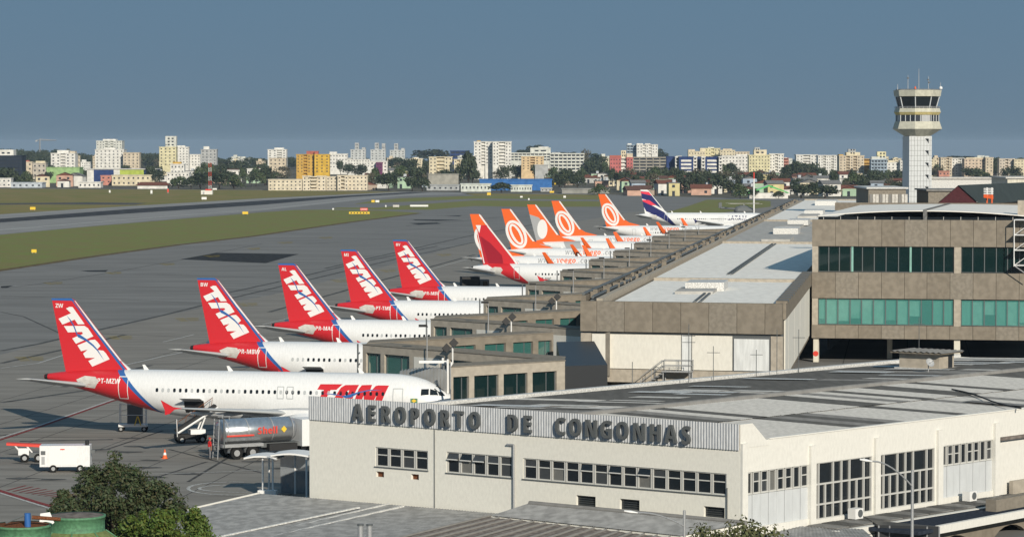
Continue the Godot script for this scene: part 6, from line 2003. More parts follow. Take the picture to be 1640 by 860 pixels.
	for sg in 7:
		var y0 := sg * 7.2 / mk; var y1 := (sg + 1) * 7.2 / mk
		var l := st()
		for q in [[-0.6, -0.6], [0.6, -0.6], [0.6, 0.6], [-0.6, 0.6]]: rod(l, Vector3(q[0], y0, q[1]), Vector3(q[0], y1, q[1]), 0.07, -1, 4)
		for hf in 2: rod(l, Vector3(-0.6, lerpf(y0, y1, hf * 0.5), 0.6), Vector3(0.6, lerpf(y0, y1, hf * 0.5 + 0.5), 0.6), 0.05, -1, 4)
		part("mast_section", l, M.sign_red if sg % 2 else M.steel_white, mst)
	bar("cross_bar", Vector3(-4, 48.0 / mk, 0), Vector3(4, 48.0 / mk, 0), 0.25, M.steel, mst)
	# helicopter beyond the last airliner
	var hp := U(1192, 346)
	var he := thing("helicopter", "dark grey parked helicopter beyond the navy striped fin's nose", "helicopter", at(hp, 0.3))
	shape("fuselage", flesh([[Vector3(-2.2, 2.0, 0), Vector3(2.4, 1.9, 0), 1.5, 1.2], [Vector3(-1.0, 3.2, 0), Vector3(1.0, 3.1, 0), 0.7, 0.6]], 0.3, 0.8), M.frame_dark, he)
	bar("tail_boom", Vector3(-2.0, 2.4, 0), Vector3(-9.0, 3.0, 0), 0.4, M.frame_dark, he, 8)
	wbox("tail_fin", I, -9.6, -8.4, 2.9, 4.8, -0.1, 0.1, M.frame_dark, he)
	bar("rotor_mast", Vector3(0, 3.4, 0), Vector3(0, 4.5, 0), 0.2, M.steel, he, 8)
	for a in 4:
		var bd := st()
		box(bd, Vector3(4.2, 4.45, 0), Vector3(8.0, 0.1, 0.55), Transform3D(Basis(Vector3.UP, 0.5 + a * PI / 2), Vector3.ZERO))
		part("rotor_blade", bd, M.sheet_light, he)
	for z in [-1.1, 1.1]: bar("skid", Vector3(-2, 0.15, z), Vector3(2.4, 0.15, z), 0.1, M.steel, he)
	for z in [-1.1, 1.1]: bar("skid_leg", Vector3(0.6, 0.15, z), Vector3(0.6, 1.0, z * 0.6), 0.08, M.steel, he)
	var fp := U(1208, 341)
	var fo := thing("flag_pole", "tall white pole with red tip beyond the last airliner", "pole", at(fp))
	bar("pole", Vector3.ZERO, Vector3(0, 12.6, 0), 0.3, M.steel_white, fo, 8)
	bar("red_tip", Vector3(0, 12.6, 0), Vector3(0, 15.0, 0), 0.24, M.sign_red, fo, 8)
	# --- green tanks low on the left ---
	for q in [[34.0, 844.0, 1.32, 138.0, "with rusty rim and blue valve", 0], [121.0, 829.0, 1.34, 141.0, "with pale brown lid", 1]]:
		var c := V(q[0], q[1], q[3])
		var tk := thing("green_tank", "green steel tank with wide sloping skirt " + q[4], "tank", at(Vector3(c.x, 0, c.z)))
		var y := c.y
		var n := st()
		lathe(n, Vector3.ZERO, [[q[2] * 1.02, y - 0.6], [q[2], y - 0.56], [q[2], y], [q[2] * 1.04, y + 0.02], [q[2] * 1.04, y + 0.12], [q[2] * 0.96, y + 0.12]], 36)
		part("neck", n, M.green_paint, tk)
		var ld := st()
		lathe(ld, Vector3.ZERO, [[q[2] * 0.97, y + 0.1], [q[2] * 0.6, y + 0.16], [0.02, y + 0.2]], 36)
		part("lid", ld, M.rust if q[5] == 0 else M.sheet_brown, tk)
		var sk := st()
		lathe(sk, Vector3.ZERO, [[3.4, 0.0], [3.4, y - 2.0], [q[2] * 1.03, y - 0.6]], 16)
		part("skirt", sk, M.green_old, tk)
		for i in 8:
			var a := TAU * i / 8.0
			bar("seam", Vector3(cos(a) * q[2] * 1.04, y - 0.58, sin(a) * q[2] * 1.04), Vector3(cos(a) * 3.4, y - 1.97, sin(a) * 3.4), 0.035, M.green_paint, tk, 5)
		if q[5] == 0:
			bar("valve_pipe", Vector3(0.4, y + 0.1, 0.9), Vector3(0.4, y + 0.75, 0.9), 0.15, M.blue, tk, 8)
			bar("valve_pipe", Vector3(0.4, y + 0.7, 0.9), Vector3(-0.6, y + 0.3, 0.9), 0.05, M.frame_dark, tk, 6)
			bar("hand_pipe", Vector3(0.6, y + 0.55, 0.8), Vector3(1.9, y + 0.45, 0.8), 0.09, M.rust, tk, 8)
		else:
			bar("ladder_rail", Vector3(-1.2, y - 0.2, 0.9), Vector3(-1.5, y - 2.4, 2.2), 0.05, M.steel, tk, 6)
			bar("ladder_rail", Vector3(-1.45, y - 0.2, 0.8), Vector3(-1.75, y - 2.4, 2.1), 0.05, M.steel, tk, 6)
	var bo := V(70, 836, 139.0)
	var bs := thing("white_hatch", "white triangular hatch board leaning between the two green tanks", "hatch", at(bo, 0.3))
	var bp := st()
	plate(bp, pts([[-0.3, -0.5], [0.45, -0.05], [0.25, 0.45], [-0.2, 0.4]]), -0.03, 0.03)
	part("board", bp, M.steel_white, bs)

# ---------- the city beyond the airfield ----------
var unit_box: Mesh
var paints := {}
func paint(c: Color) -> Material:
	var key := c.to_html()
	if not paints.has(key): paints[key] = mat(c, 0.85, tex["cloud"], 0.03)
	return paints[key]
func blk(called: String, x0: float, x1: float, y0: float, y1: float, z0: float, z1: float, m: Material, parent: Node) -> MeshInstance3D:
	var b := Basis.from_scale(Vector3(x1 - x0, y1 - y0, z1 - z0))
	return shape(called, unit_box, m, parent, Transform3D(b, Vector3((x0 + x1) * 0.5, (y0 + y1) * 0.5, (z0 + z1) * 0.5)))
func tower_block(called: String, label: String, px0: float, px1: float, ytop: float, yvis: float, d: float, col: Color, floors: int, cols: int, style: String, extra := [], turn := 0.0, group := "") -> Node3D:
	var a := V(px0, ytop, d); var b := V(px1, ytop, d)
	var w := b.x - a.x; var h := a.y
	var vis := maxf(V(px0, yvis, d).y, 0.0)
	var k := ppm(d)
	var deep := clampf(w * 0.8, 8.0, 22.0)
	var root := thing(called, label, "building", at(Vector3((a.x + b.x) * 0.5, 0, a.z), turn), group)
	var m := paint(col)
	var l := -w * 0.5
	if style != "balc": blk("wall", l, -l, 0, h, -deep, 0, m, root)
	var fh := (h - vis) / floors
	match style:
		"dots", "balc":
			var bal := []
			if style == "balc": bal = [int(cols / 2.0)] if cols < 6 else [int(cols / 3.0), cols - 1 - int(cols / 3.0)]
			if style == "balc":
				# wall built as piers so that the balcony bays are real recesses
				var x := l
				for c in cols + 1:
					if c == cols or bal.has(c):
						var e := l + w * c / cols
						if e - x > 0.05: blk("wall", x, e, 0, h, -deep, 0, m, root)
						x = l + w * (c + 1) / cols
				for c in bal:
					var x0: float = l + w * c / cols; var x1: float = l + w * (c + 1) / cols
					blk("recess_wall", x0, x1, 0, h, -deep, -1.6, m, root)
					for f in floors:
						blk("balcony", x0, x1, vis + fh * f, vis + fh * (f + 0.36), -1.6, 0.3, m, root)
			for c in cols:
				if bal.has(c): continue
				for f in floors:
					var x0: float = l + w * (c + 0.34) / cols; var x1: float = l + w * (c + 0.68) / cols
					blk("window", x0, x1, vis + fh * (f + 0.36), vis + fh * (f + 0.7), -0.3, 0.06, M.pane_far, root)
		"bands":
			for f in floors:
				blk("window_band", l + 0.6, -l - 0.6, vis + fh * (f + 0.34), vis + fh * (f + 0.82), -0.3, 0.05, M.pane_far, root)
				blk("sunshade", l, -l, vis + fh * (f + 0.86), vis + fh * (f + 0.98), 0.0, 0.7, m, root)
			for c in range(1, cols): blk("pier", l + w * c / cols - 0.35, l + w * c / cols + 0.35, vis, h - 0.2, 0.0, 0.3, m, root)
		"blank": pass
	blk("roof_edge", l - 0.3, -l + 0.3, h, h + 0.5, -deep - 0.3, 0.3, m, root)
	for e in extra:  # [from fraction, to fraction, rows high, colour, setback]
		var o := blk("roof_tower", l + w * e[0], l + w * e[1], h + 0.5, h + 0.5 + e[2] / k, -deep * 0.8 if e.size() < 5 else -e[4] - 4.0, -1.5 if e.size() < 5 else -e[4], paint(e[3]), root)
		if e[2] > 7.0:
			for f in int(e[2] / 5.0):
				for c in 2: blk("roof_tower_window", l + w * lerpf(e[0], e[1], 0.22 + 0.36 * c), l + w * lerpf(e[0], e[1], 0.4 + 0.36 * c), h + 1.5 + f * 5.0 / k, h + 2.6 + f * 5.0 / k, -1.6, -1.42, M.pane_far, root)
	return root
func house(px: float, yb: float, wpx: float, hpx: float, col: Color, cname: String, roof: Material, rname: String, flip: bool, where: String) -> void:
	var c := U(px, yb)
	var k := ppm(-c.z)
	var w := wpx / k; var h := hpx / k
	var tall := h > 5.0
	var root := thing("town_house", "%s %s house with %s, %s" % ["two storey" if tall else "low", cname, rname, where], "house", at(c, rng.randf_range(-0.25, 0.25)), "houses in the town beyond the airfield")
	var deep := clampf(w * 0.8, 6.0, 12.0)
	blk("wall", -w * 0.5, w * 0.5, 0, h, -deep, 0, paint(col), root)
	if rname == "flat roof":
		blk("roof", -w * 0.5 - 0.3, w * 0.5 + 0.3, h, h + 0.35, -deep - 0.3, 0.3, roof, root)
		blk("water_tank", -w * 0.1, -w * 0.1 + 1.6, h + 0.35, h + 1.8, -deep * 0.6, -deep * 0.6 + 1.6, paint(Color(0.5, 0.53, 0.56)), root)
	else:
		var s := st()
		var r := clampf(w * 0.2, 1.2, 2.6)
		var x := w * 0.5 + 0.5; var z0 := 0.6; var z1 := -deep - 0.6
		if flip:
			quad(s, Vector3(-x, h, z0), Vector3(0, h + r, z0), Vector3(0, h + r, z1), Vector3(-x, h, z1))
			quad(s, Vector3(0, h + r, z0), Vector3(x, h, z0), Vector3(x, h, z1), Vector3(0, h + r, z1))
			tri(s, Vector3(-x, h, 0.0), Vector3(0, h + r, 0.0), Vector3(x, h, 0.0))
		else:
			var zm := (z0 + z1) * 0.5
			quad(s, Vector3(-x, h, z0), Vector3(-x, h + r, zm), Vector3(x, h + r, zm), Vector3(x, h, z0))
			quad(s, Vector3(-x, h + r, zm), Vector3(-x, h, z1), Vector3(x, h, z1), Vector3(x, h + r, zm))
			tri(s, Vector3(-x, h, z0), Vector3(-x, h, z1), Vector3(-x, h + r, zm)); tri(s, Vector3(x, h, z0), Vector3(x, h + r, zm), Vector3(x, h, z1))
		part("roof", s, roof, root)
	var n := maxi(1, int(w / 4.0))
	for f in (2 if tall else 1):
		for i in n:
			if rng.randf() < 0.25: continue
			var x0 := -w * 0.5 + w * (i + 0.3) / n
			var y0 := h * (0.18 + 0.48 * f) if tall else h * 0.3
			blk("window" if i or f else "door", x0, x0 + 1.4, y0 if (i or f) else 0.0, y0 + 1.3, -0.2, 0.06, M.pane_far, root)
func build_city() -> void:
	var bm := BoxMesh.new()
	unit_box = bm
	var white := Color(0.72, 0.71, 0.67); var cream := Color(0.66, 0.59, 0.43); var beige := Color(0.60, 0.52, 0.40); var grey := Color(0.42, 0.43, 0.43)
	var pale := Color(0.62, 0.63, 0.58); var yellowish := Color(0.67, 0.62, 0.40); var dark := Color(0.03, 0.04, 0.06); var orange := Color(0.58, 0.36, 0.08); var bluish := Color(0.33, 0.40, 0.47); var brick := Color(0.40, 0.13, 0.10); var pink := Color(0.50, 0.16, 0.15); var navy := Color(0.035, 0.06, 0.17); var blue := Color(0.05, 0.16, 0.42)
	var I := Transform3D.IDENTITY
	# left horizon
	var o := tower_block("office_building", "dark glass office block with white upper sign wall at the airfield's left end", -14, 34, 250, 285, 1950, dark, 6, 8, "bands", [[0.2, 0.7, 9.0, white]])
	o = tower_block("apartment_building", "white stepped apartment block rising over the green shed", 80, 119, 246, 270, 2400, white, 5, 5, "balc", [[0.25, 0.72, 4.5, white], [0.78, 0.98, 3.0, beige]])
	tower_block("apartment_building", "tall white ribbed tower behind the white apartment slab with crane", 153, 194, 226, 242, 2900, pale, 4, 9, "balc", [[0.25, 0.75, 2.5, white]])
	tower_block("apartment_building", "long white apartment slab in front of the ribbed tower", 151, 197, 240, 269, 2450, white, 6, 7, "dots", [[0.3, 0.7, 2.5, white]])
	tower_block("apartment_building", "pale beige apartment block joined to the white slab", 196, 222, 245, 269, 2440, beige, 5, 4, "dots")
	tower_block("warehouse", "long light green shed with white lower wall", 73, 126, 269, 291, 1960, Color(0.32, 0.48, 0.22), 2, 6, "blank", [])
	o = slab_like("colour_block_shed", "long low shed in white, blue and lime panels behind the trees", 138, 248, 271.5, 1930, [[0.0, 0.1, white], [0.1, 0.39, navy], [0.39, 0.48, white], [0.48, 0.83, Color(0.42, 0.50, 0.10)], [0.83, 1.0, navy]])
	tower_block("town_building", "two storey cream building below the lime panelled shed", 178, 247, 281.5, 298, 1830, cream, 2, 9, "dots")
	tower_block("town_building", "small salmon pink block next to the cream two storey building", 160, 177, 282, 294, 1850, Color(0.55, 0.25, 0.2), 2, 2, "dots")
	tower_block("apartment_building", "cream tower block with pale green stepped crown", 254, 281, 236, 266, 2300, yellowish, 6, 4, "dots", [[0.35, 1.0, 17.0, pale], [0.3, 0.5, 9.0, grey, 6.0]])
	tower_block("apartment_building", "white stepped wing right of the cream tower block", 280, 301, 236, 266, 2350, white, 7, 4, "dots", [[0.0, 0.7, 2.0, white]])
	tower_block("apartment_building", "lower white wing stepping down from the cream tower", 300, 320, 248, 266, 2360, white, 4, 4, "dots")
	tower_block("apartment_building", "unfinished grey concrete block with white roof tank", 321, 346, 240, 264, 2250, grey, 5, 4, "dots", [[0.15, 0.5, 4.5, white]])
	tower_block("apartment_building", "white tower with terraces above a beige lower block", 428, 458, 240, 255, 2500, white, 4, 4, "balc", [[0.35, 0.85, 2.5, white]])
	tower_block("apartment_building", "beige lower block beneath the white terraced tower", 430, 457, 254, 271, 2300, beige, 3, 4, "dots")
	tower_block("apartment_building", "yellow orange apartment block with brick red roof tower", 474, 503, 248, 277, 2150, orange, 6, 5, "balc", [[0.55, 1.0, 5.0, brick]])
	tower_block("apartment_building", "bright yellow end block adjoining the brick red roof tower", 503, 527, 248, 277, 2145, Color(0.66, 0.42, 0.06), 6, 3, "dots", [[0.0, 0.25, 5.0, brick]])
	tower_block("apartment_building", "white terraced flats right of the yellow block", 527, 556, 247, 270, 2500, white, 4, 6, "dots", [[0.0, 0.4, 3.0, white]])
	for q in [[429, 483, 288.5, 3, 8, "dots", "widest low cream block facing the runway"], [484, 497, 283, 4, 2, "dots", "narrow cream block left of the dark balcony bay"], [497, 507, 284, 4, 1, "balc", "dark recessed balcony bay between cream blocks"], [507, 521, 283, 4, 2, "dots", "narrow cream block right of the balcony bay"], [522, 539, 284, 4, 3, "dots", "cream block with shaded side bays by the runway"], [540, 557, 282, 4, 3, "balc", "cream block before the end block of the row"], [557, 588, 282, 4, 5, "dots", "end cream block of the row along the runway"]]:
		tower_block("cream_flats", q[6], q[0], q[1], q[2], 306, 1640.0 + (q[0] as int) % 7, Color(0.68, 0.61, 0.48), q[3], q[4], q[5], [], 0.0, "row of cream flats along the runway")
	var i := 0
	for q in [[561, 585, 240, "left"], [593, 617, 240, "middle"], [624, 648, 241, "right"]]:
		tower_block("apartment_building", ["grey twin-horned tower nearest the yellow block", "grey twin-horned tower between its two sisters", "grey single-horned tower beside the domed trees"][i], q[0], q[1], q[2], 256, 2800, Color(0.52, 0.54, 0.54), 4, 4, "dots", [[0.28, 0.55, 10.5, grey], [0.75, 0.98, 9.5 if i == 1 else 3.0, grey]], 0.0, "three grey horned towers")
		i += 1
	tower_block("apartment_building", "white low flats in front of the grey horned towers", 556, 592, 256, 268, 2450, white, 3, 8, "dots")
	tower_block("town_building", "white block with purple bay among the trees", 592, 620, 259, 275, 2100, white, 3, 4, "dots")
	tower_block("town_building", "narrow purple bay of the white block among trees", 602, 612, 261, 276, 2095, Color(0.16, 0.05, 0.12), 3, 2, "dots")
	tower_block("apartment_building", "five storey cream flats with white balconies behind the concrete wall", 687, 724, 252, 280, 2150, cream, 5, 6, "balc")
	tower_block("apartment_building", "narrow cream flats beside the five storey cream flats", 727, 741, 256, 280, 2140, cream, 4, 3, "balc")
	tower_block("office_building", "dark blue flat office block behind tall trees", 721, 752, 242, 260, 2700, navy, 3, 4, "bands")
	tower_block("retaining_wall", "weathered grey concrete wall block at the runway's far end", 686, 734, 280, 299, 1700, Color(0.36, 0.35, 0.31), 1, 2, "blank")
	tower_block("town_building", "grey low garage building below the weathered wall", 683, 735, 297.5, 308, 1640, Color(0.4, 0.42, 0.43), 1, 6, "dots")
	tower_block("apartment_building", "white eight storey block with orange roof panel and balcony side", 759, 789, 227.5, 263, 2150, white, 7, 5, "balc", [[0.15, 0.35, 1.2, orange]])
	tower_block("apartment_building", "white eight storey block with stepped balcony corner", 789, 819, 227.5, 265, 2140, white, 7, 6, "balc")
	tower_block("hospital", "long grey banded building with rooftop plant beside the white towers", 817, 882, 245.5, 258, 2350, pale, 3, 10, "bands", [[0.5, 1.0, 8.0, pale], [0.7, 0.95, 9.5, white]])
	tower_block("hospital", "large grey banded hospital wing with six window rows", 881, 936, 246.5, 279, 2200, pale, 6, 8, "bands", [[0.05, 0.3, 1.5, grey]])
	tower_block("apartment_building", "sand coloured flats in front of the banded hospital", 835, 871, 251.5, 272, 2000, Color(0.66, 0.50, 0.30), 5, 5, "balc")
	tower_block("warehouse", "blank grey gable wall next to the sand coloured flats", 857, 878, 265, 285, 1950, grey, 1, 1, "blank")
	tower_block("warehouse", "long bright blue shed at the far edge of the airfield", 768, 884, 288.5, 305, 1640, blue, 1, 8, "blank", [])
	for q in [[738, 786, 295.5, 306, "white canopied building beside the dark bush"], [818, 852, 297.5, 309, "pale green office front below the blue shed"], [866, 884, 302, 308.5, "grey base wall under the blue shed end"]]:
		tower_block("town_building", q[4], q[0], q[1], q[2], q[3], 1600, Color(0.60, 0.64, 0.60) if q[0] != 866 else grey, 1, 8 if q[0] != 866 else 3, "dots")
	tower_block("perimeter_wall", "grey perimeter wall with dark roof line at the airfield edge", 900, 976, 303.5, 310.5, 1540, Color(0.3, 0.3, 0.28), 1, 1, "blank")
	tower_block("town_building", "small bright yellow house above the perimeter wall", 886, 902, 283.5, 291, 1880, Color(0.62, 0.45, 0.05), 1, 3, "dots")
	tower_block("apartment_building", "red and white apartment block with cream roof house", 977, 995, 253, 283, 2050, pink, 5, 4, "dots", [[0.0, 1.0, 3.0, brick]])
	tower_block("apartment_building", "white balcony bay of the red apartment block", 995, 1004, 254, 283, 2052, white, 5, 1, "balc", [[0.0, 0.9, 12.0, cream]])
	tower_block("apartment_building", "right wing of the red apartment block", 1004, 1014, 253, 283, 2050, pink, 5, 2, "dots", [[0.0, 1.0, 6.0, beige]])
	tower_block("office_building", "brown grey banded offices under the domed tree", 1014, 1068, 252.5, 277, 2080, Color(0.33, 0.31, 0.27), 5, 5, "bands")
	tower_block("apartment_building", "grey tower pair behind the domed tree", 1004, 1020, 232.5, 246, 2900, bluish, 3, 3, "bands", [[0.1, 0.5, 2.0, white]])
	tower_block("apartment_building", "wide white terraced tower behind the domed tree", 1020, 1054, 232, 246, 2890, white, 3, 7, "balc", [[0.0, 0.3, 1.5, white], [0.4, 0.65, 1.5, white]])
	tower_block("office_building", "dark navy plain office block left of the banded navy pair", 1068, 1082, 251.5, 276, 2010, navy, 5, 2, "blank")
	var n := 0
	for q in [[1082, 1088, "white"], [1088, 1111, "navy"], [1111, 1117, "white"], [1124, 1130, "white"], [1130, 1152, "navy"], [1152, 1157.5, "white"]]:
		var lab: String = ["white banded end strip beside the plain navy block", "navy framed office front with white bands, next to the plain navy block", "white banded strip between the navy gap and first front", "white banded strip after the navy gap", "navy framed office front with white bands, next to the pale flats", "white banded end strip next to the pale flats"][n]
		var ob := tower_block("office_building", lab, q[0], q[1], 252.0, 279, 2000.0 - (n % 2) * 4.0, white if q[2] == "white" else navy, 5, 1, "bands" if q[2] == "white" else "blank", [], 0.0, "navy and white office fronts")
		if q[2] == "navy":
			var w: float = (q[1] - q[0]) / ppm(1996.0)
			var y0 := V(1100, 279, 1996.0).y; var y1 := V(1100, 252, 1996.0).y
			for f in 4: blk("white_band", -w * 0.36, w * 0.36, y0 + (y1 - y0) * (0.08 + f * 0.22), y0 + (y1 - y0) * (0.2 + f * 0.22), -0.3, 0.4, paint(white), ob)
		n += 1
	tower_block("office_building", "plain navy gap between the two framed office fronts", 1117, 1124, 252, 279, 2008, navy, 5, 1, "blank")
	tower_block("apartment_building", "pale cream cluster tower behind the navy offices, with roof boxes", 1103, 1130, 243, 254, 2700, cream, 2, 6, "dots", [[0.0, 0.4, 3.0, beige], [0.7, 1.0, 5.0, cream]])
	tower_block("apartment_building", "cream cluster tower with green terraces behind the navy offices", 1130, 1154, 238, 254, 2710, yellowish, 3, 5, "balc", [[0.2, 0.6, 1.6, pale]])
	tower_block("apartment_building", "low cream flats with red roofs right of the cluster towers", 1154, 1178, 241, 254, 2690, cream, 3, 5, "dots", [[0.2, 0.8, 2.0, beige]])
	tower_block("apartment_building", "white flats with blue glass bay and slanted roof", 1157, 1199, 250, 277, 2150, white, 5, 8, "dots", [[0.55, 1.0, 1.6, white]])
	tower_block("apartment_building", "beige distant flats behind the white slanted roof flats", 1176, 1201, 243.5, 256, 2750, beige, 3, 5, "dots")
	tower_block("apartment_building", "pale yellow flats with grey roof tower", 1200, 1234, 249, 280, 2050, yellowish, 6, 7, "dots", [[0.25, 0.85, 8.0, cream], [0.3, 0.55, 12.0, grey, 6.0]])
	tower_block("apartment_building", "white flats with balcony column joined to the pale yellow flats", 1233, 1256, 247, 281, 2060, white, 7, 5, "balc")
	tower_block("apartment_building", "narrow pink balconied side of the white flats", 1256, 1264, 254, 273, 2070, Color(0.48, 0.24, 0.2), 4, 1, "balc")
	tower_block("apartment_building", "white slab with few windows behind the wide dark trees", 1276, 1310, 248.5, 276, 2150, white, 6, 6, "balc")
	tower_block("apartment_building", "white slab with two dark stair columns", 1311, 1345, 249.5, 280, 2120, white, 7, 8, "balc")
	tower_block("apartment_building", "beige flats with orange roof corner and central stair", 1345, 1385, 250, 286, 2000, beige, 8, 7, "balc", [[0.0, 0.18, 1.5, orange], [0.3, 0.85, 5.0, cream], [0.4, 0.7, 10.0, grey, 6.0]])
	tower_block("apartment_building", "narrow ochre end wall of the beige flats", 1385, 1396, 255.5, 282, 2010, Color(0.55, 0.36, 0.12), 5, 1, "balc")
	tower_block("apartment_building", "blue grey glass block below a cream roof house", 1396, 1422, 256, 288, 1980, bluish, 6, 5, "bands", [[0.05, 0.95, 4.0, pale], [0.45, 1.0, 12.0, yellowish, 6.0]])
	tower_block("apartment_building", "small white flats right of the blue grey glass block", 1422, 1441, 261, 287, 1990, white, 5, 3, "dots", [[0.1, 0.6, 3.0, cream]])
	tower_block("apartment_building", "white flats half hidden by the control tower shaft", 1443, 1452, 258, 287, 1985, white, 6, 2, "dots")
	tower_block("apartment_building", "cream flats just right of the control tower shaft", 1486, 1502, 256, 275, 2300, cream, 4, 3, "dots")
	tower_block("apartment_building", "beige flats with white balcony columns right of the tower", 1508, 1526, 253, 281, 2100, beige, 6, 4, "balc")
	tower_block("apartment_building", "white balconied flats next to the beige flats", 1526, 1546, 254, 281, 2110, white, 6, 4, "balc")
	tower_block("apartment_building", "peach flats with arcade windows right of the white balconied flats", 1546, 1580, 255, 279, 2090, Color(0.60, 0.49, 0.38), 5, 6, "dots", [[0.1, 0.9, 1.5, cream]])
	tower_block("apartment_building", "tall beige end block of the peach flats", 1580, 1592, 253, 276, 2085, beige, 5, 2, "dots")
	tower_block("apartment_building", "beige flats with white balconies before the dark hill trees", 1602, 1626, 255, 279, 2080, Color(0.62, 0.55, 0.46), 5, 5, "balc")
	tower_block("apartment_building", "cream flats at the skyline's right end", 1626, 1656, 256, 279, 2075, cream, 5, 6, "dots")
	tower_block("town_building", "small salmon flats at the foot of the control tower", 1505, 1522, 275, 288, 1800, Color(0.52, 0.26, 0.2), 2, 3, "dots")
	tower_block("town_building", "white house with yellow upper floor left of the conifer hedge", 272, 294, 263.5, 279, 2000, white, 2, 4, "dots", [[0.15, 0.75, 3.0, orange]])
	tower_block("town_building", "low white terrace house below the yellow topped house", 266, 302, 277, 290, 1850, white, 2, 6, "dots")
	tower_block("town_building", "long low white wall building among the dark trees", 358, 386, 273.5, 279, 2000, white, 1, 4, "dots")
	tower_block("town_building", "white gallery building with columns among the dark trees", 395, 430, 271, 281, 2050, white, 1, 7, "dots")
	tower_block("town_building", "white two storey house at the far left airfield edge", -6, 16, 286.5, 299.5, 1760, white, 2, 3, "dots")
	tower_block("town_building", "long pale blue garden wall building at the airfield's left edge", 16, 66, 293.5, 301, 1745, Color(0.5, 0.55, 0.6), 1, 5, "dots")
	tower_block("town_building", "white gallery house with dark arcade near the airfield's left edge", 124, 160, 292.5, 301, 1742, white, 1, 5, "dots")
	tower_block("town_building", "jumbled beige flats beside the dark glass office block", 35, 50, 260, 288, 2050, beige, 4, 2, "dots", [[0.0, 0.6, 2.0, brick]])
	tower_block("town_building", "greyish cream flats between beige flats and green shed", 51, 72, 262, 292, 1980, Color(0.5, 0.46, 0.4), 4, 3, "dots", [[0.2, 0.9, 3.0, cream]])
	# red roofed pavilion at the grass edge
	var pc := U(243, 302.4)
	var pv := thing("red_pavilion", "long low pavilion with red hipped roof at the grass edge", "pavilion", at(pc))
	blk("wall", -8.5, 8.5, 0, 2.0, -8, 0, paint(white), pv)
	var ps := st()
	var px := 9.8
	quad(ps, Vector3(-px, 2.0, 0.8), Vector3(-px + 2.5, 3.8, -4), Vector3(px - 2.5, 3.8, -4), Vector3(px, 2.0, 0.8))
	tri(ps, Vector3(-px, 2.0, 0.8), Vector3(-px, 2.0, -8.8), Vector3(-px + 2.5, 3.8, -4)); tri(ps, Vector3(px, 2.0, 0.8), Vector3(px - 2.5, 3.8, -4), Vector3(px, 2.0, -8.8))
	part("roof", ps, M.tile, pv)
	# green framed gable shed
	var gc := U(1232, 318)
	var gs := thing("green_gable_shed", "white shed with bright green gable trim near the terminal roof end", "shed", at(gc))
	blk("wall", -9, 9, 0, 2.6, -9, 0, paint(white), gs)
	var gp := st()
	plate(gp, pts([[-10, 2.6], [0, 6.4], [10, 2.6], [8.6, 2.6], [0, 5.6], [-8.6, 2.6]]), -0.2, 0.3)
	part("gable_trim", gp, paint(Color(0.12, 0.5, 0.16)), gs)
	var gr := st()
	quad(gr, Vector3(-10, 2.6, 0), Vector3(0, 6.4, 0), Vector3(0, 6.4, -9), Vector3(-10, 2.6, -9)); quad(gr, Vector3(0, 6.4, 0), Vector3(10, 2.6, 0), Vector3(10, 2.6, -9), Vector3(0, 6.4, -9))
	part("roof", gr, M.roof_white, gs)
	# crane over the left horizon
	var cp := V(62.5, 243, 3100.0)
	var cr := thing("tower_crane", "thin tower crane standing over the left treeline", "crane", at(Vector3(cp.x, 0, cp.z)))
	var ct := V(62.5, 224.5, 3100.0).y
	bar("mast", Vector3.ZERO, Vector3(0, ct + 1.5, 0), 0.7, M.steel, cr, 4)
	bar("jib", Vector3(-3.5, ct, 0), Vector3(17, ct, 0), 0.45, M.steel, cr, 4)
	bar("tie", Vector3(0, ct + 1.5, 0), Vector3(12, ct + 0.2, 0), 0.25, M.steel, cr, 4)
	blk("counterweight", -4.5, -2.5, ct - 1.5, ct, -1, 1, paint(grey), cr)
	# smaller pale blocks filling the rows behind
	for z in [[225, 300, 3, "behind the cream tower block"], [330, 430, 5, "in the woods behind the mast"], [455, 560, 5, "behind the yellow block"], [590, 690, 6, "behind the grey horned towers"], [700, 760, 3, "behind the narrow cream flats"], [930, 985, 4, "left of the red apartment block"], [1040, 1110, 6, "behind the navy offices"], [1160, 1270, 7, "behind the pale yellow flats"], [1262, 1345, 5, "behind the white slabs"], [1380, 1450, 5, "left of the control tower"], [1488, 1640, 9, "right of the control tower"], [60, 150, 5, "behind the green shed"]]:
		for k in z[2]:
			var x0 := rng.randf_range(z[0], z[1]); var pw := rng.randf_range(9.0, 20.0)
			var cc: Array = [[white, "white"], [pale, "pale grey"], [cream, "cream"], [beige, "beige"], [grey, "grey"]][rng.randi() % 5]
			var dd := rng.randf_range(2350.0, 2900.0)
			tower_block("apartment_building", "small %s flats among the rows %s" % [cc[1], z[3]], x0, x0 + pw, rng.randf_range(250.0, 260.0), 272, dd, cc[0], rng.randi_range(3, 5), rng.randi_range(3, 5), ["dots", "balc", "bands"][rng.randi() % 3], [[0.2, 0.6, rng.randf_range(1.0, 3.5), cc[0]]], rng.randf_range(-0.2, 0.2), "small flats filling the city rows")
	# houses
	var walls := [[white, "white"], [cream, "cream"], [Color(0.5, 0.5, 0.48), "grey"], [Color(0.56, 0.36, 0.28), "salmon"], [white, "white"], [Color(0.62, 0.55, 0.3), "pale yellow"], [Color(0.4, 0.55, 0.4), "pale green"], [Color(0.38, 0.46, 0.56), "pale blue"], [Color(0.4, 0.33, 0.27), "bare brick"]]
	var roofs := [[M.tile, "red tile roof"], [M.tile_b, "brown tile roof"], [M.roof_ash, "flat roof"], [M.roof_ash, "grey sheet roof"], [M.tile, "red tile roof"]]
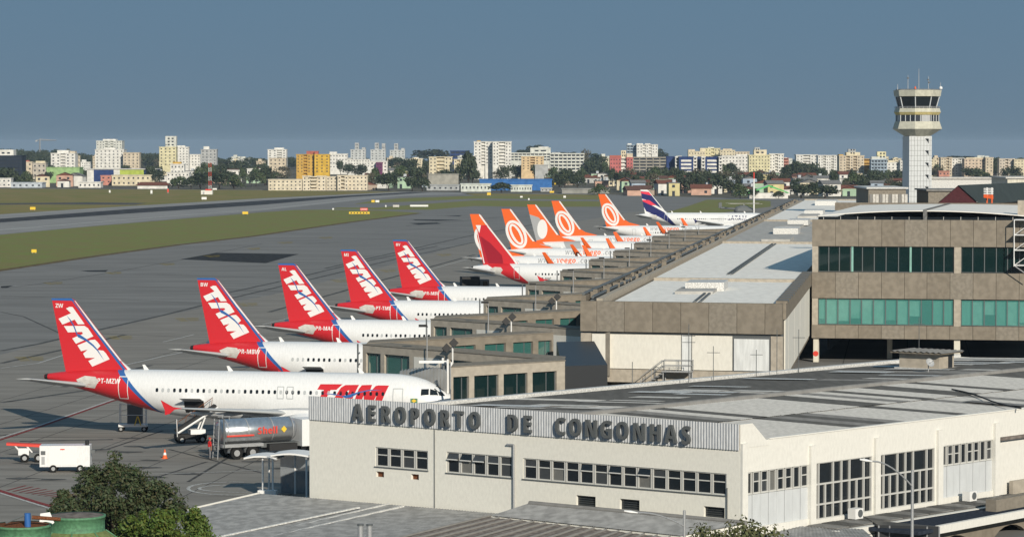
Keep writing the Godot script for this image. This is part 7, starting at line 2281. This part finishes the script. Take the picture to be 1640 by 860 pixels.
	for z in [[62, 128, 288.0, 301.0, 7, "by the green shed"], [196, 330, 286.0, 292.0, 5, "near the pavilion"], [340, 430, 281.0, 299.0, 9, "among the dark trees behind the mast"], [590, 640, 276.0, 306.0, 9, "beside the cream flats row"], [640, 690, 286.0, 305.0, 7, "near the weathered concrete wall"], [770, 880, 276.0, 287.0, 13, "behind the blue shed"], [880, 985, 284.0, 300.0, 16, "behind the perimeter wall"], [975, 1110, 283.0, 314.0, 52, "in the dense hillside town"], [1095, 1215, 282.0, 316.0, 44, "below the navy and white offices"], [1190, 1300, 283.0, 314.0, 36, "before the pale yellow flats"], [1290, 1440, 285.0, 316.0, 36, "before the beige flats"], [1500, 1640, 281.0, 287.0, 8, "right of the control tower"]]:
		for k in z[4]:
			var w: Array = walls[rng.randi() % walls.size()]; var r: Array = roofs[rng.randi() % roofs.size()]
			var yb := lerpf(z[2], z[3], pow(rng.randf(), 0.8))
			var kk := ppm(123072.0 / (yb - 230.0))
			house(rng.randf_range(z[0], z[1]), yb, rng.randf_range(5.0, 10.5) * kk, (rng.randf_range(2.6, 3.8) if rng.randf() < 0.62 else rng.randf_range(5.2, 6.6)) * kk, w[0], w[1], r[0], r[1], rng.randf() < 0.5, z[5])
func slab_like(called: String, label: String, px0: float, px1: float, ytop: float, d: float, panels: Array) -> Node3D:
	var a := V(px0, ytop, d); var b := V(px1, ytop, d)
	var w := b.x - a.x
	var root := thing(called, label, "shed", at(Vector3(a.x, 0, a.z)))
	blk("roof", -0.5, w + 0.5, a.y, a.y + 0.5, -25, 0.5, M.sheet_light, root)
	for p in panels: blk("wall_panel", w * p[0], w * p[1] - 0.05, 0, a.y, -24, 0, paint(p[2]), root)
	return root

# ---------- trees ----------
func crown_mesh(seed_: int, leaves: int, lobes: int, leaf: float, base: Color, spread: Color, tall: float, flat := 0.0) -> ArrayMesh:
	# leaf-sized faces through the volume of several overlapping lobes; fits a sphere-like space of radius 1 above y = 0
	var g := RandomNumberGenerator.new()
	g.seed = seed_
	var ls := []
	for i in lobes:
		var a := g.randf() * TAU; var r := sqrt(g.randf()) * 0.62
		var y := g.randf_range(0.25, 1.0)
		var sz := g.randf_range(0.26, 0.46) * (1.0 - 0.35 * y)
		ls.append([Vector3(cos(a) * r * (1.15 - 0.6 * y * (1.0 - flat)), y * tall * 0.78 + 0.1, sin(a) * r * (1.15 - 0.6 * y * (1.0 - flat))), sz])
	var s := SurfaceTool.new()
	s.begin(Mesh.PRIMITIVE_TRIANGLES)
	for i in leaves:
		var l: Array = ls[g.randi() % lobes]
		var d := Vector3(g.randfn(), g.randfn(), g.randfn()).normalized()
		var p: Vector3 = l[0] + d * l[1] * pow(g.randf(), 0.35) * Vector3(1.15, 0.8, 1.15)
		var n := (d + Vector3(g.randfn(), g.randfn() + 0.5, g.randfn()) * 0.55).normalized()
		var u := n.cross(Vector3(g.randfn(), g.randfn(), g.randfn())).normalized()
		var v := n.cross(u)
		var sz := leaf * g.randf_range(0.6, 1.3)
		var t := g.randf() * 0.9
		var c: Color = Color(lerpf(base.r, spread.r, t), lerpf(base.g, spread.g, t), lerpf(base.b, spread.b, t))
		c.a = 1.0
		s.set_color(c); s.set_normal(n)
		var a := p - u * sz; var b := p + v * sz * 0.55; var e := p + u * sz; var f := p - v * sz * 0.55
		for q in [a, b, e, a, e, f]:
			s.set_color(c); s.set_normal(n); s.add_vertex(q)
	return s.commit()
func trunk_mesh() -> ArrayMesh:
	var s := st()
	rod(s, Vector3.ZERO, Vector3(0.01, 0.55, 0), 0.06, 0.035, 7)
	for k in 5:
		var a := TAU * k / 5.0
		rod(s, Vector3(0.01, 0.35 + 0.05 * k, 0), Vector3(cos(a) * 0.42, 0.8 + 0.06 * k, sin(a) * 0.42), 0.025, 0.008, 5)
	return mesh_of(s)
func build_trees() -> void:
	var kinds := []
	var dk := Color(0.028, 0.046, 0.02); var md := Color(0.036, 0.045, 0.018); var ol := Color(0.044, 0.043, 0.02)   # leaf tints of each species, mixed at random leaf by leaf
	kinds.append(crown_mesh(1, 900, 16, 0.085, dk, md, 1.15))
	kinds.append(crown_mesh(2, 900, 20, 0.08, dk, ol, 1.0, 0.7))
	kinds.append(crown_mesh(3, 900, 14, 0.085, Color(0.045, 0.078, 0.024), Color(0.062, 0.072, 0.024), 1.1))
	kinds.append(crown_mesh(4, 800, 18, 0.08, dk, Color(0.032, 0.045, 0.026), 2.6))
	kinds.append(crown_mesh(5, 500, 18, 0.06, Color(0.085, 0.075, 0.05), Color(0.09, 0.085, 0.05), 1.1))
	var tm := trunk_mesh()
	var nm := ["round dark green tree", "spreading dark olive tree", "round fresh green tree", "tall narrow dark conifer", "thin brownish half bare tree"]
	# named trees: px, top row, foot row, width in px, kind, where
	var list := [[127, 270, 292, 36, 0, "before the lime and blue panelled shed"], [170, 261, 272, 42, 1, "below the long white apartment slab"], [196, 263, 272, 26, 1, "below the pale beige apartment block"], [12, 268, 299, 40, 0, "before the dark glass office"], [40, 276, 298, 26, 2, "beside the jumbled beige flats"], [30, 284, 299, 20, 2, "behind the far left white house"], [255, 270, 301, 22, 3, "left of the white terrace house"], [246, 275, 301, 14, 3, "behind the red pavilion"], [290, 254, 268, 30, 1, "below the cream tower block"], [285, 284, 302, 34, 2, "behind the pavilion end"], [320, 276, 303, 44, 0, "just behind the lattice mast"], [350, 274, 303, 42, 0, "right of the lattice mast"], [374, 282, 303, 32, 2, "behind the far grass by the mast"], [305, 283, 303, 28, 0, "between pavilion and mast"], [364, 250, 282, 20, 3, "above the long low white wall building"], [396, 250, 280, 18, 3, "above the white gallery building"], [380, 256, 282, 40, 0, "between the two dark conifers"], [345, 258, 280, 36, 1, "behind the mast trees"], [418, 262, 284, 26, 0, "left of the beige lower block"], [452, 268, 290, 40, 4, "above the widest cream block"], [440, 276, 290, 34, 2, "behind the widest cream block"], [545, 256, 280, 16, 0, "right of the bright yellow block"], [556, 262, 282, 22, 0, "below the white terraced flats"], [575, 264, 282, 30, 1, "below the grey horned towers"], [636, 252, 276, 44, 0, "right of the purple bay"], [655, 254, 286, 34, 0, "beyond the purple bay"], [622, 276, 305, 40, 0, "before the purple bay"], [640, 268, 300, 34, 2, "behind the runway's far end"], [660, 282, 306, 30, 0, "left of the weathered concrete wall"], [676, 284, 307, 32, 0, "against the weathered concrete wall"], [690, 240, 256, 60, 1, "domed on the skyline above the cream flats"], [668, 248, 270, 30, 3, "left of the cream balcony flats"], [750, 242, 300, 34, 0, "tall beside the narrow cream flats"], [765, 250, 285, 24, 0, "below the white eight storey block"], [803, 292, 309, 40, 0, "low bush before the blue shed"], [790, 262, 284, 30, 2, "below the white balcony towers"], [815, 254, 280, 26, 0, "between white towers and hospital"], [828, 258, 280, 22, 1, "left of the sand coloured flats"], [858, 233, 250, 30, 1, "domed above the hospital roof"], [838, 240, 250, 30, 1, "on the skyline behind the hospital"], [896, 244, 252, 40, 1, "behind the hospital's right wing"], [918, 242, 254, 14, 3, "rising over the hospital's right end"], [938, 242, 280, 26, 4, "beside the hospital's end wall"], [958, 242, 285, 40, 3, "left of the red apartment block"], [946, 256, 286, 30, 0, "between hospital and red block"], [968, 258, 288, 24, 0, "at the red apartment block's foot"], [905, 272, 302, 36, 0, "behind the perimeter wall"], [925, 276, 304, 34, 0, "above the perimeter wall roof"], [960, 296, 312, 30, 2, "at the perimeter wall's end"], [1000, 274, 300, 40, 0, "below the red apartment block"], [1036, 237, 256, 50, 1, "large dome above the brown grey offices"], [1058, 244, 258, 24, 1, "beside the large domed tree"], [1060, 268, 296, 50, 0, "before the brown grey offices"], [1080, 274, 296, 30, 0, "left of the navy framed fronts"], [1148, 276, 300, 32, 0, "below the navy framed fronts"], [1168, 278, 302, 30, 0, "below the blue glass bay flats"], [1186, 296, 322, 30, 2, "near the airfield's right grass"], [1206, 302, 324, 22, 0, "beside the white pole"], [1212, 272, 284, 26, 1, "below the pale yellow flats"], [1243, 266, 286, 16, 3, "before the white balcony column flats"], [1262, 264, 292, 30, 0, "below the narrow pink side"], [1276, 258, 292, 36, 0, "left part of the wide dark trees"], [1294, 260, 292, 40, 0, "right part of the wide dark trees"], [1318, 268, 292, 22, 0, "below the white slab with stair columns"], [1336, 274, 290, 16, 3, "between white slab and beige flats"], [1284, 294, 322, 44, 0, "behind the terminal roof end, left"], [1322, 296, 323, 52, 0, "behind the terminal roof end, right"], [1248, 306, 324, 22, 0, "beside the green gabled shed"], [1402, 280, 300, 30, 1, "below the blue grey glass block"], [1442, 284, 300, 20, 0, "left of the control tower shaft"], [1505, 268, 296, 26, 4, "right of the control tower shaft"], [1560, 268, 290, 40, 0, "below the peach flats"], [1572, 272, 290, 30, 2, "before the tall beige end block"], [1598, 252, 284, 26, 0, "between the peach flats and the right end flats"], [1622, 268, 290, 34, 1, "below the right end flats"], [1540, 250, 258, 60, 1, "on the skyline behind the peach flats"]]
	for q in list:
		var d := clampf(123072.0 / maxf(q[2] - 230.0, 20.0), 1480.0, 3200.0)
		if q[0] > 1180 and q[2] > 315: d = 1400.0
		var k := ppm(d)
		var c := V(q[0], q[1], d)
		var w: float = q[3] / k * 0.5
		var base := V(q[0], q[2], d).y
		var ht := c.y - minf(base, 2.0) * 0.0
		var t := thing("tree", "%s %s" % [nm[q[4]], q[5]], "tree", at(Vector3(c.x, 0, c.z), rng.randf() * TAU), "trees beyond the airfield")
		var tall: float = [1.15, 1.0, 1.1, 2.6, 1.1][q[4]]
		var bottom := maxf(base, 0.0)
		var sy := (c.y - bottom) / (tall * 0.98)
		shape("crown", kinds[q[4]], M.leaf, t, Transform3D(Basis.from_scale(Vector3(w * 1.4, sy * 1.06, w * 1.4)), Vector3(0, bottom, 0)))
		shape("trunk", tm, M.bark, t, Transform3D(Basis.from_scale(Vector3(w, maxf(bottom + sy * 0.5, 3.0), w)), Vector3.ZERO))
	# filler trees between the houses
	var fills := [[0, 80, 280, 298, 12], [200, 430, 264, 300, 46], [590, 760, 266, 304, 44], [770, 990, 260, 300, 48], [980, 1220, 272, 312, 60], [1200, 1440, 272, 314, 56], [1490, 1640, 262, 288, 26]]
	var zone := ["near the green shed", "in the belt behind the mast", "around the weathered concrete wall", "behind the blue shed", "in the dense hillside town", "before the pale yellow and beige flats", "right of the control tower"]
	for zi in fills.size():
		var z: Array = fills[zi]
		for i in z[4]:
			var px := rng.randf_range(z[0], z[1]); var yb := rng.randf_range(z[2], z[3])
			var d := clampf(123072.0 / (yb - 230.0), 1500.0, 3200.0)
			var kd: int = [0, 0, 1, 2, 0, 4][rng.randi() % 6]
			var p := V(px, yb, d)
			var t := thing("tree", "%s %s %s" % [["little", "mid-sized"][i % 2], nm[kd], zone[zi]], "tree", at(Vector3(p.x, 0, p.z), rng.randf() * TAU), "small trees among the houses")
			var hgt := rng.randf_range(6.0, 12.0); var w := rng.randf_range(3.5, 7.5)
			shape("crown", kinds[kd], M.leaf, t, Transform3D(Basis.from_scale(Vector3(w * 1.2, hgt * 0.9, w * 1.2)), Vector3(0, hgt * 0.08, 0)))
			shape("trunk", tm, M.bark, t, Transform3D(Basis.from_scale(Vector3(w, hgt * 0.7, w)), Vector3.ZERO))
	# far wooded skyline, one mass
	var mm := MultiMesh.new()
	mm.transform_format = MultiMesh.TRANSFORM_3D
	mm.mesh = kinds[0]
	var spots := []
	for q in [[-40, 110, 236, 250, 90], [90, 260, 243, 256, 90], [230, 440, 250, 262, 110], [440, 760, 250, 262, 120], [740, 1010, 248, 262, 120], [1000, 1330, 254, 266, 120], [1330, 1680, 253, 266, 140], [1500, 1680, 251, 258, 40]]:
		for i in q[4]: spots.append([rng.randf_range(q[0], q[1]), rng.randf_range(q[2], q[3])])
	mm.instance_count = spots.size()
	for i in spots.size():
		var d := rng.randf_range(3000.0, 3400.0)
		var c := V(spots[i][0], spots[i][1], d)
		var w := rng.randf_range(7.0, 13.0)
		var hh := maxf(c.y, 3.0)
		mm.set_instance_transform(i, Transform3D(Basis(Vector3.UP, rng.randf() * TAU).scaled(Vector3(w, hh * 0.9, w)), Vector3(c.x, 0, c.z)))
	var fw := MultiMeshInstance3D.new()
	fw.name = "far_forest"
	fw.multimesh = mm
	fw.material_override = M.leaf
	add_child(fw)
	tag(fw, "dark wooded skyline behind the city blocks", "forest")
	stuff(fw)
	# large tree at lower left and the fresh green one before it
	near_tree("broadleaf_tree", "large dark olive tree beside the green tanks", Vector2(178, 726), 156.0, 34, 64000, [[0.0, -0.3, 1.1], [-1.2, -1.0, 1.1], [1.2, -0.7, 1.1], [-0.2, -1.4, 1.3], [2.3, -1.4, 1.0], [-1.9, -2.1, 1.1], [1.0, -1.9, 1.4], [2.9, -2.5, 1.1], [-0.6, -2.6, 1.4], [-3.0, -2.9, 0.8], [1.6, -3.1, 1.5], [-1.8, -3.4, 1.2], [0.2, -3.9, 1.6], [2.6, -4.0, 1.3], [-3.5, -3.6, 0.7], [-3.9, -3.5, 0.7], [-4.4, -3.9, 0.6], [-3.0, -4.2, 0.9], [-2.7, -2.2, 0.7], [-2.4, -4.6, 1.2], [0.8, -5.0, 1.6]], Color(0.036, 0.06, 0.02), Color(0.062, 0.054, 0.02), 77)
	near_tree("broadleaf_tree", "fresh green leafy tree in front of the dark olive tree", Vector2(262, 800), 148.0, 35, 34000, [[0.0, -0.3, 0.9], [-1.2, -0.7, 0.9], [1.3, -0.7, 0.9], [0.2, -1.2, 1.2], [-1.9, -1.5, 0.9], [1.9, -1.5, 0.9], [-0.8, -2.0, 1.2], [1.0, -2.2, 1.2], [-2.1, -2.6, 1.0], [0.2, -3.0, 1.4]], Color(0.06, 0.11, 0.012), Color(0.095, 0.105, 0.014), 78)
	# shrub between the roofs
	var sp := V(1180, 858, 172.0)
	var sh := thing("shrub", "dense olive shrub growing between the roofs at the hall corner", "shrub", at(Vector3(sp.x, 0, sp.z)))
	var y := sp.y
	shape("crown", crown_mesh(9, 5000, 26, 0.035, Color(0.075, 0.09, 0.03), Color(0.09, 0.085, 0.035), 0.55, 1.0), M.leaf, sh, Transform3D(Basis.from_scale(Vector3(3.6, 4.2, 3.0)), Vector3(0, y - 2.2, 0)))
	shape("stem", tm, M.bark, sh, Transform3D(Basis.from_scale(Vector3(3.0, y, 3.0)), Vector3(0, -1.5, 0)))
func near_tree(called: String, label: String, top: Vector2, d: float, lobes: int, leaves: int, offs: Array, c0: Color, c1: Color, seed_: int) -> void:
	var p := V(top.x, top.y, d)
	var root := thing(called, label, "tree", at(Vector3(p.x, 0, p.z)))
	var g := RandomNumberGenerator.new()
	g.seed = seed_
	var crown := []
	var cs := []
	for o in offs:   # main boughs: sideways and down from the top in metres, radius
		var c := Vector3(o[0], p.y + o[1] - o[2] * 0.7, g.randf_range(-1.6, 1.6))
		cs.append(c)
		for k in 28:
			var v: Vector3 = Vector3(g.randfn(), g.randfn() * 0.8, g.randfn()).normalized() * o[2] * g.randf_range(0.15, 0.85)
			crown.append([c + v, o[2] * g.randf_range(0.2, 0.5)])
	var tr := st()
	var fork := Vector3(0.2, p.y * 0.45, 0)
	rod(tr, Vector3(0, -0.2, 0), fork, 0.28, 0.2, 10)
	part("trunk", tr, M.bark, root)
	for c in cs:
		var b := st()
		var mid := fork.lerp(c, 0.5) + Vector3(0, 0.4, 0)
		rod(b, fork, mid, 0.14, 0.08, 7)
		rod(b, mid, c, 0.08, 0.02, 6)
		part("bough", b, M.bark, root)
	var s := SurfaceTool.new()
	s.begin(Mesh.PRIMITIVE_TRIANGLES)
	for i in leaves:
		var l: Array = crown[g.randi() % crown.size()]
		var dv := Vector3(g.randfn(), g.randfn(), g.randfn()).normalized()
		var q: Vector3 = l[0] + dv * l[1] * pow(g.randf(), 0.6) * Vector3(1.25, 0.95, 1.25)
		var n := (dv + Vector3(g.randfn(), g.randfn() + 0.6, g.randfn()) * 0.6).normalized()
		var u := n.cross(Vector3(g.randfn(), g.randfn(), g.randfn())).normalized()
		var v := n.cross(u)
		var sz := g.randf_range(0.06, 0.13)
		var t := pow(g.randf(), 2.2)
		var c: Color = Color(lerpf(c0.r, c1.r, t), lerpf(c0.g, c1.g, t), lerpf(c0.b, c1.b, t))
		c.a = 1.0
		for e in [q - u * sz, q + v * sz * 0.5, q + u * sz, q - u * sz, q + u * sz, q - v * sz * 0.5]:
			s.set_color(c); s.set_normal(n); s.add_vertex(e)
	shape("crown", s.commit(), M.leaf, root)
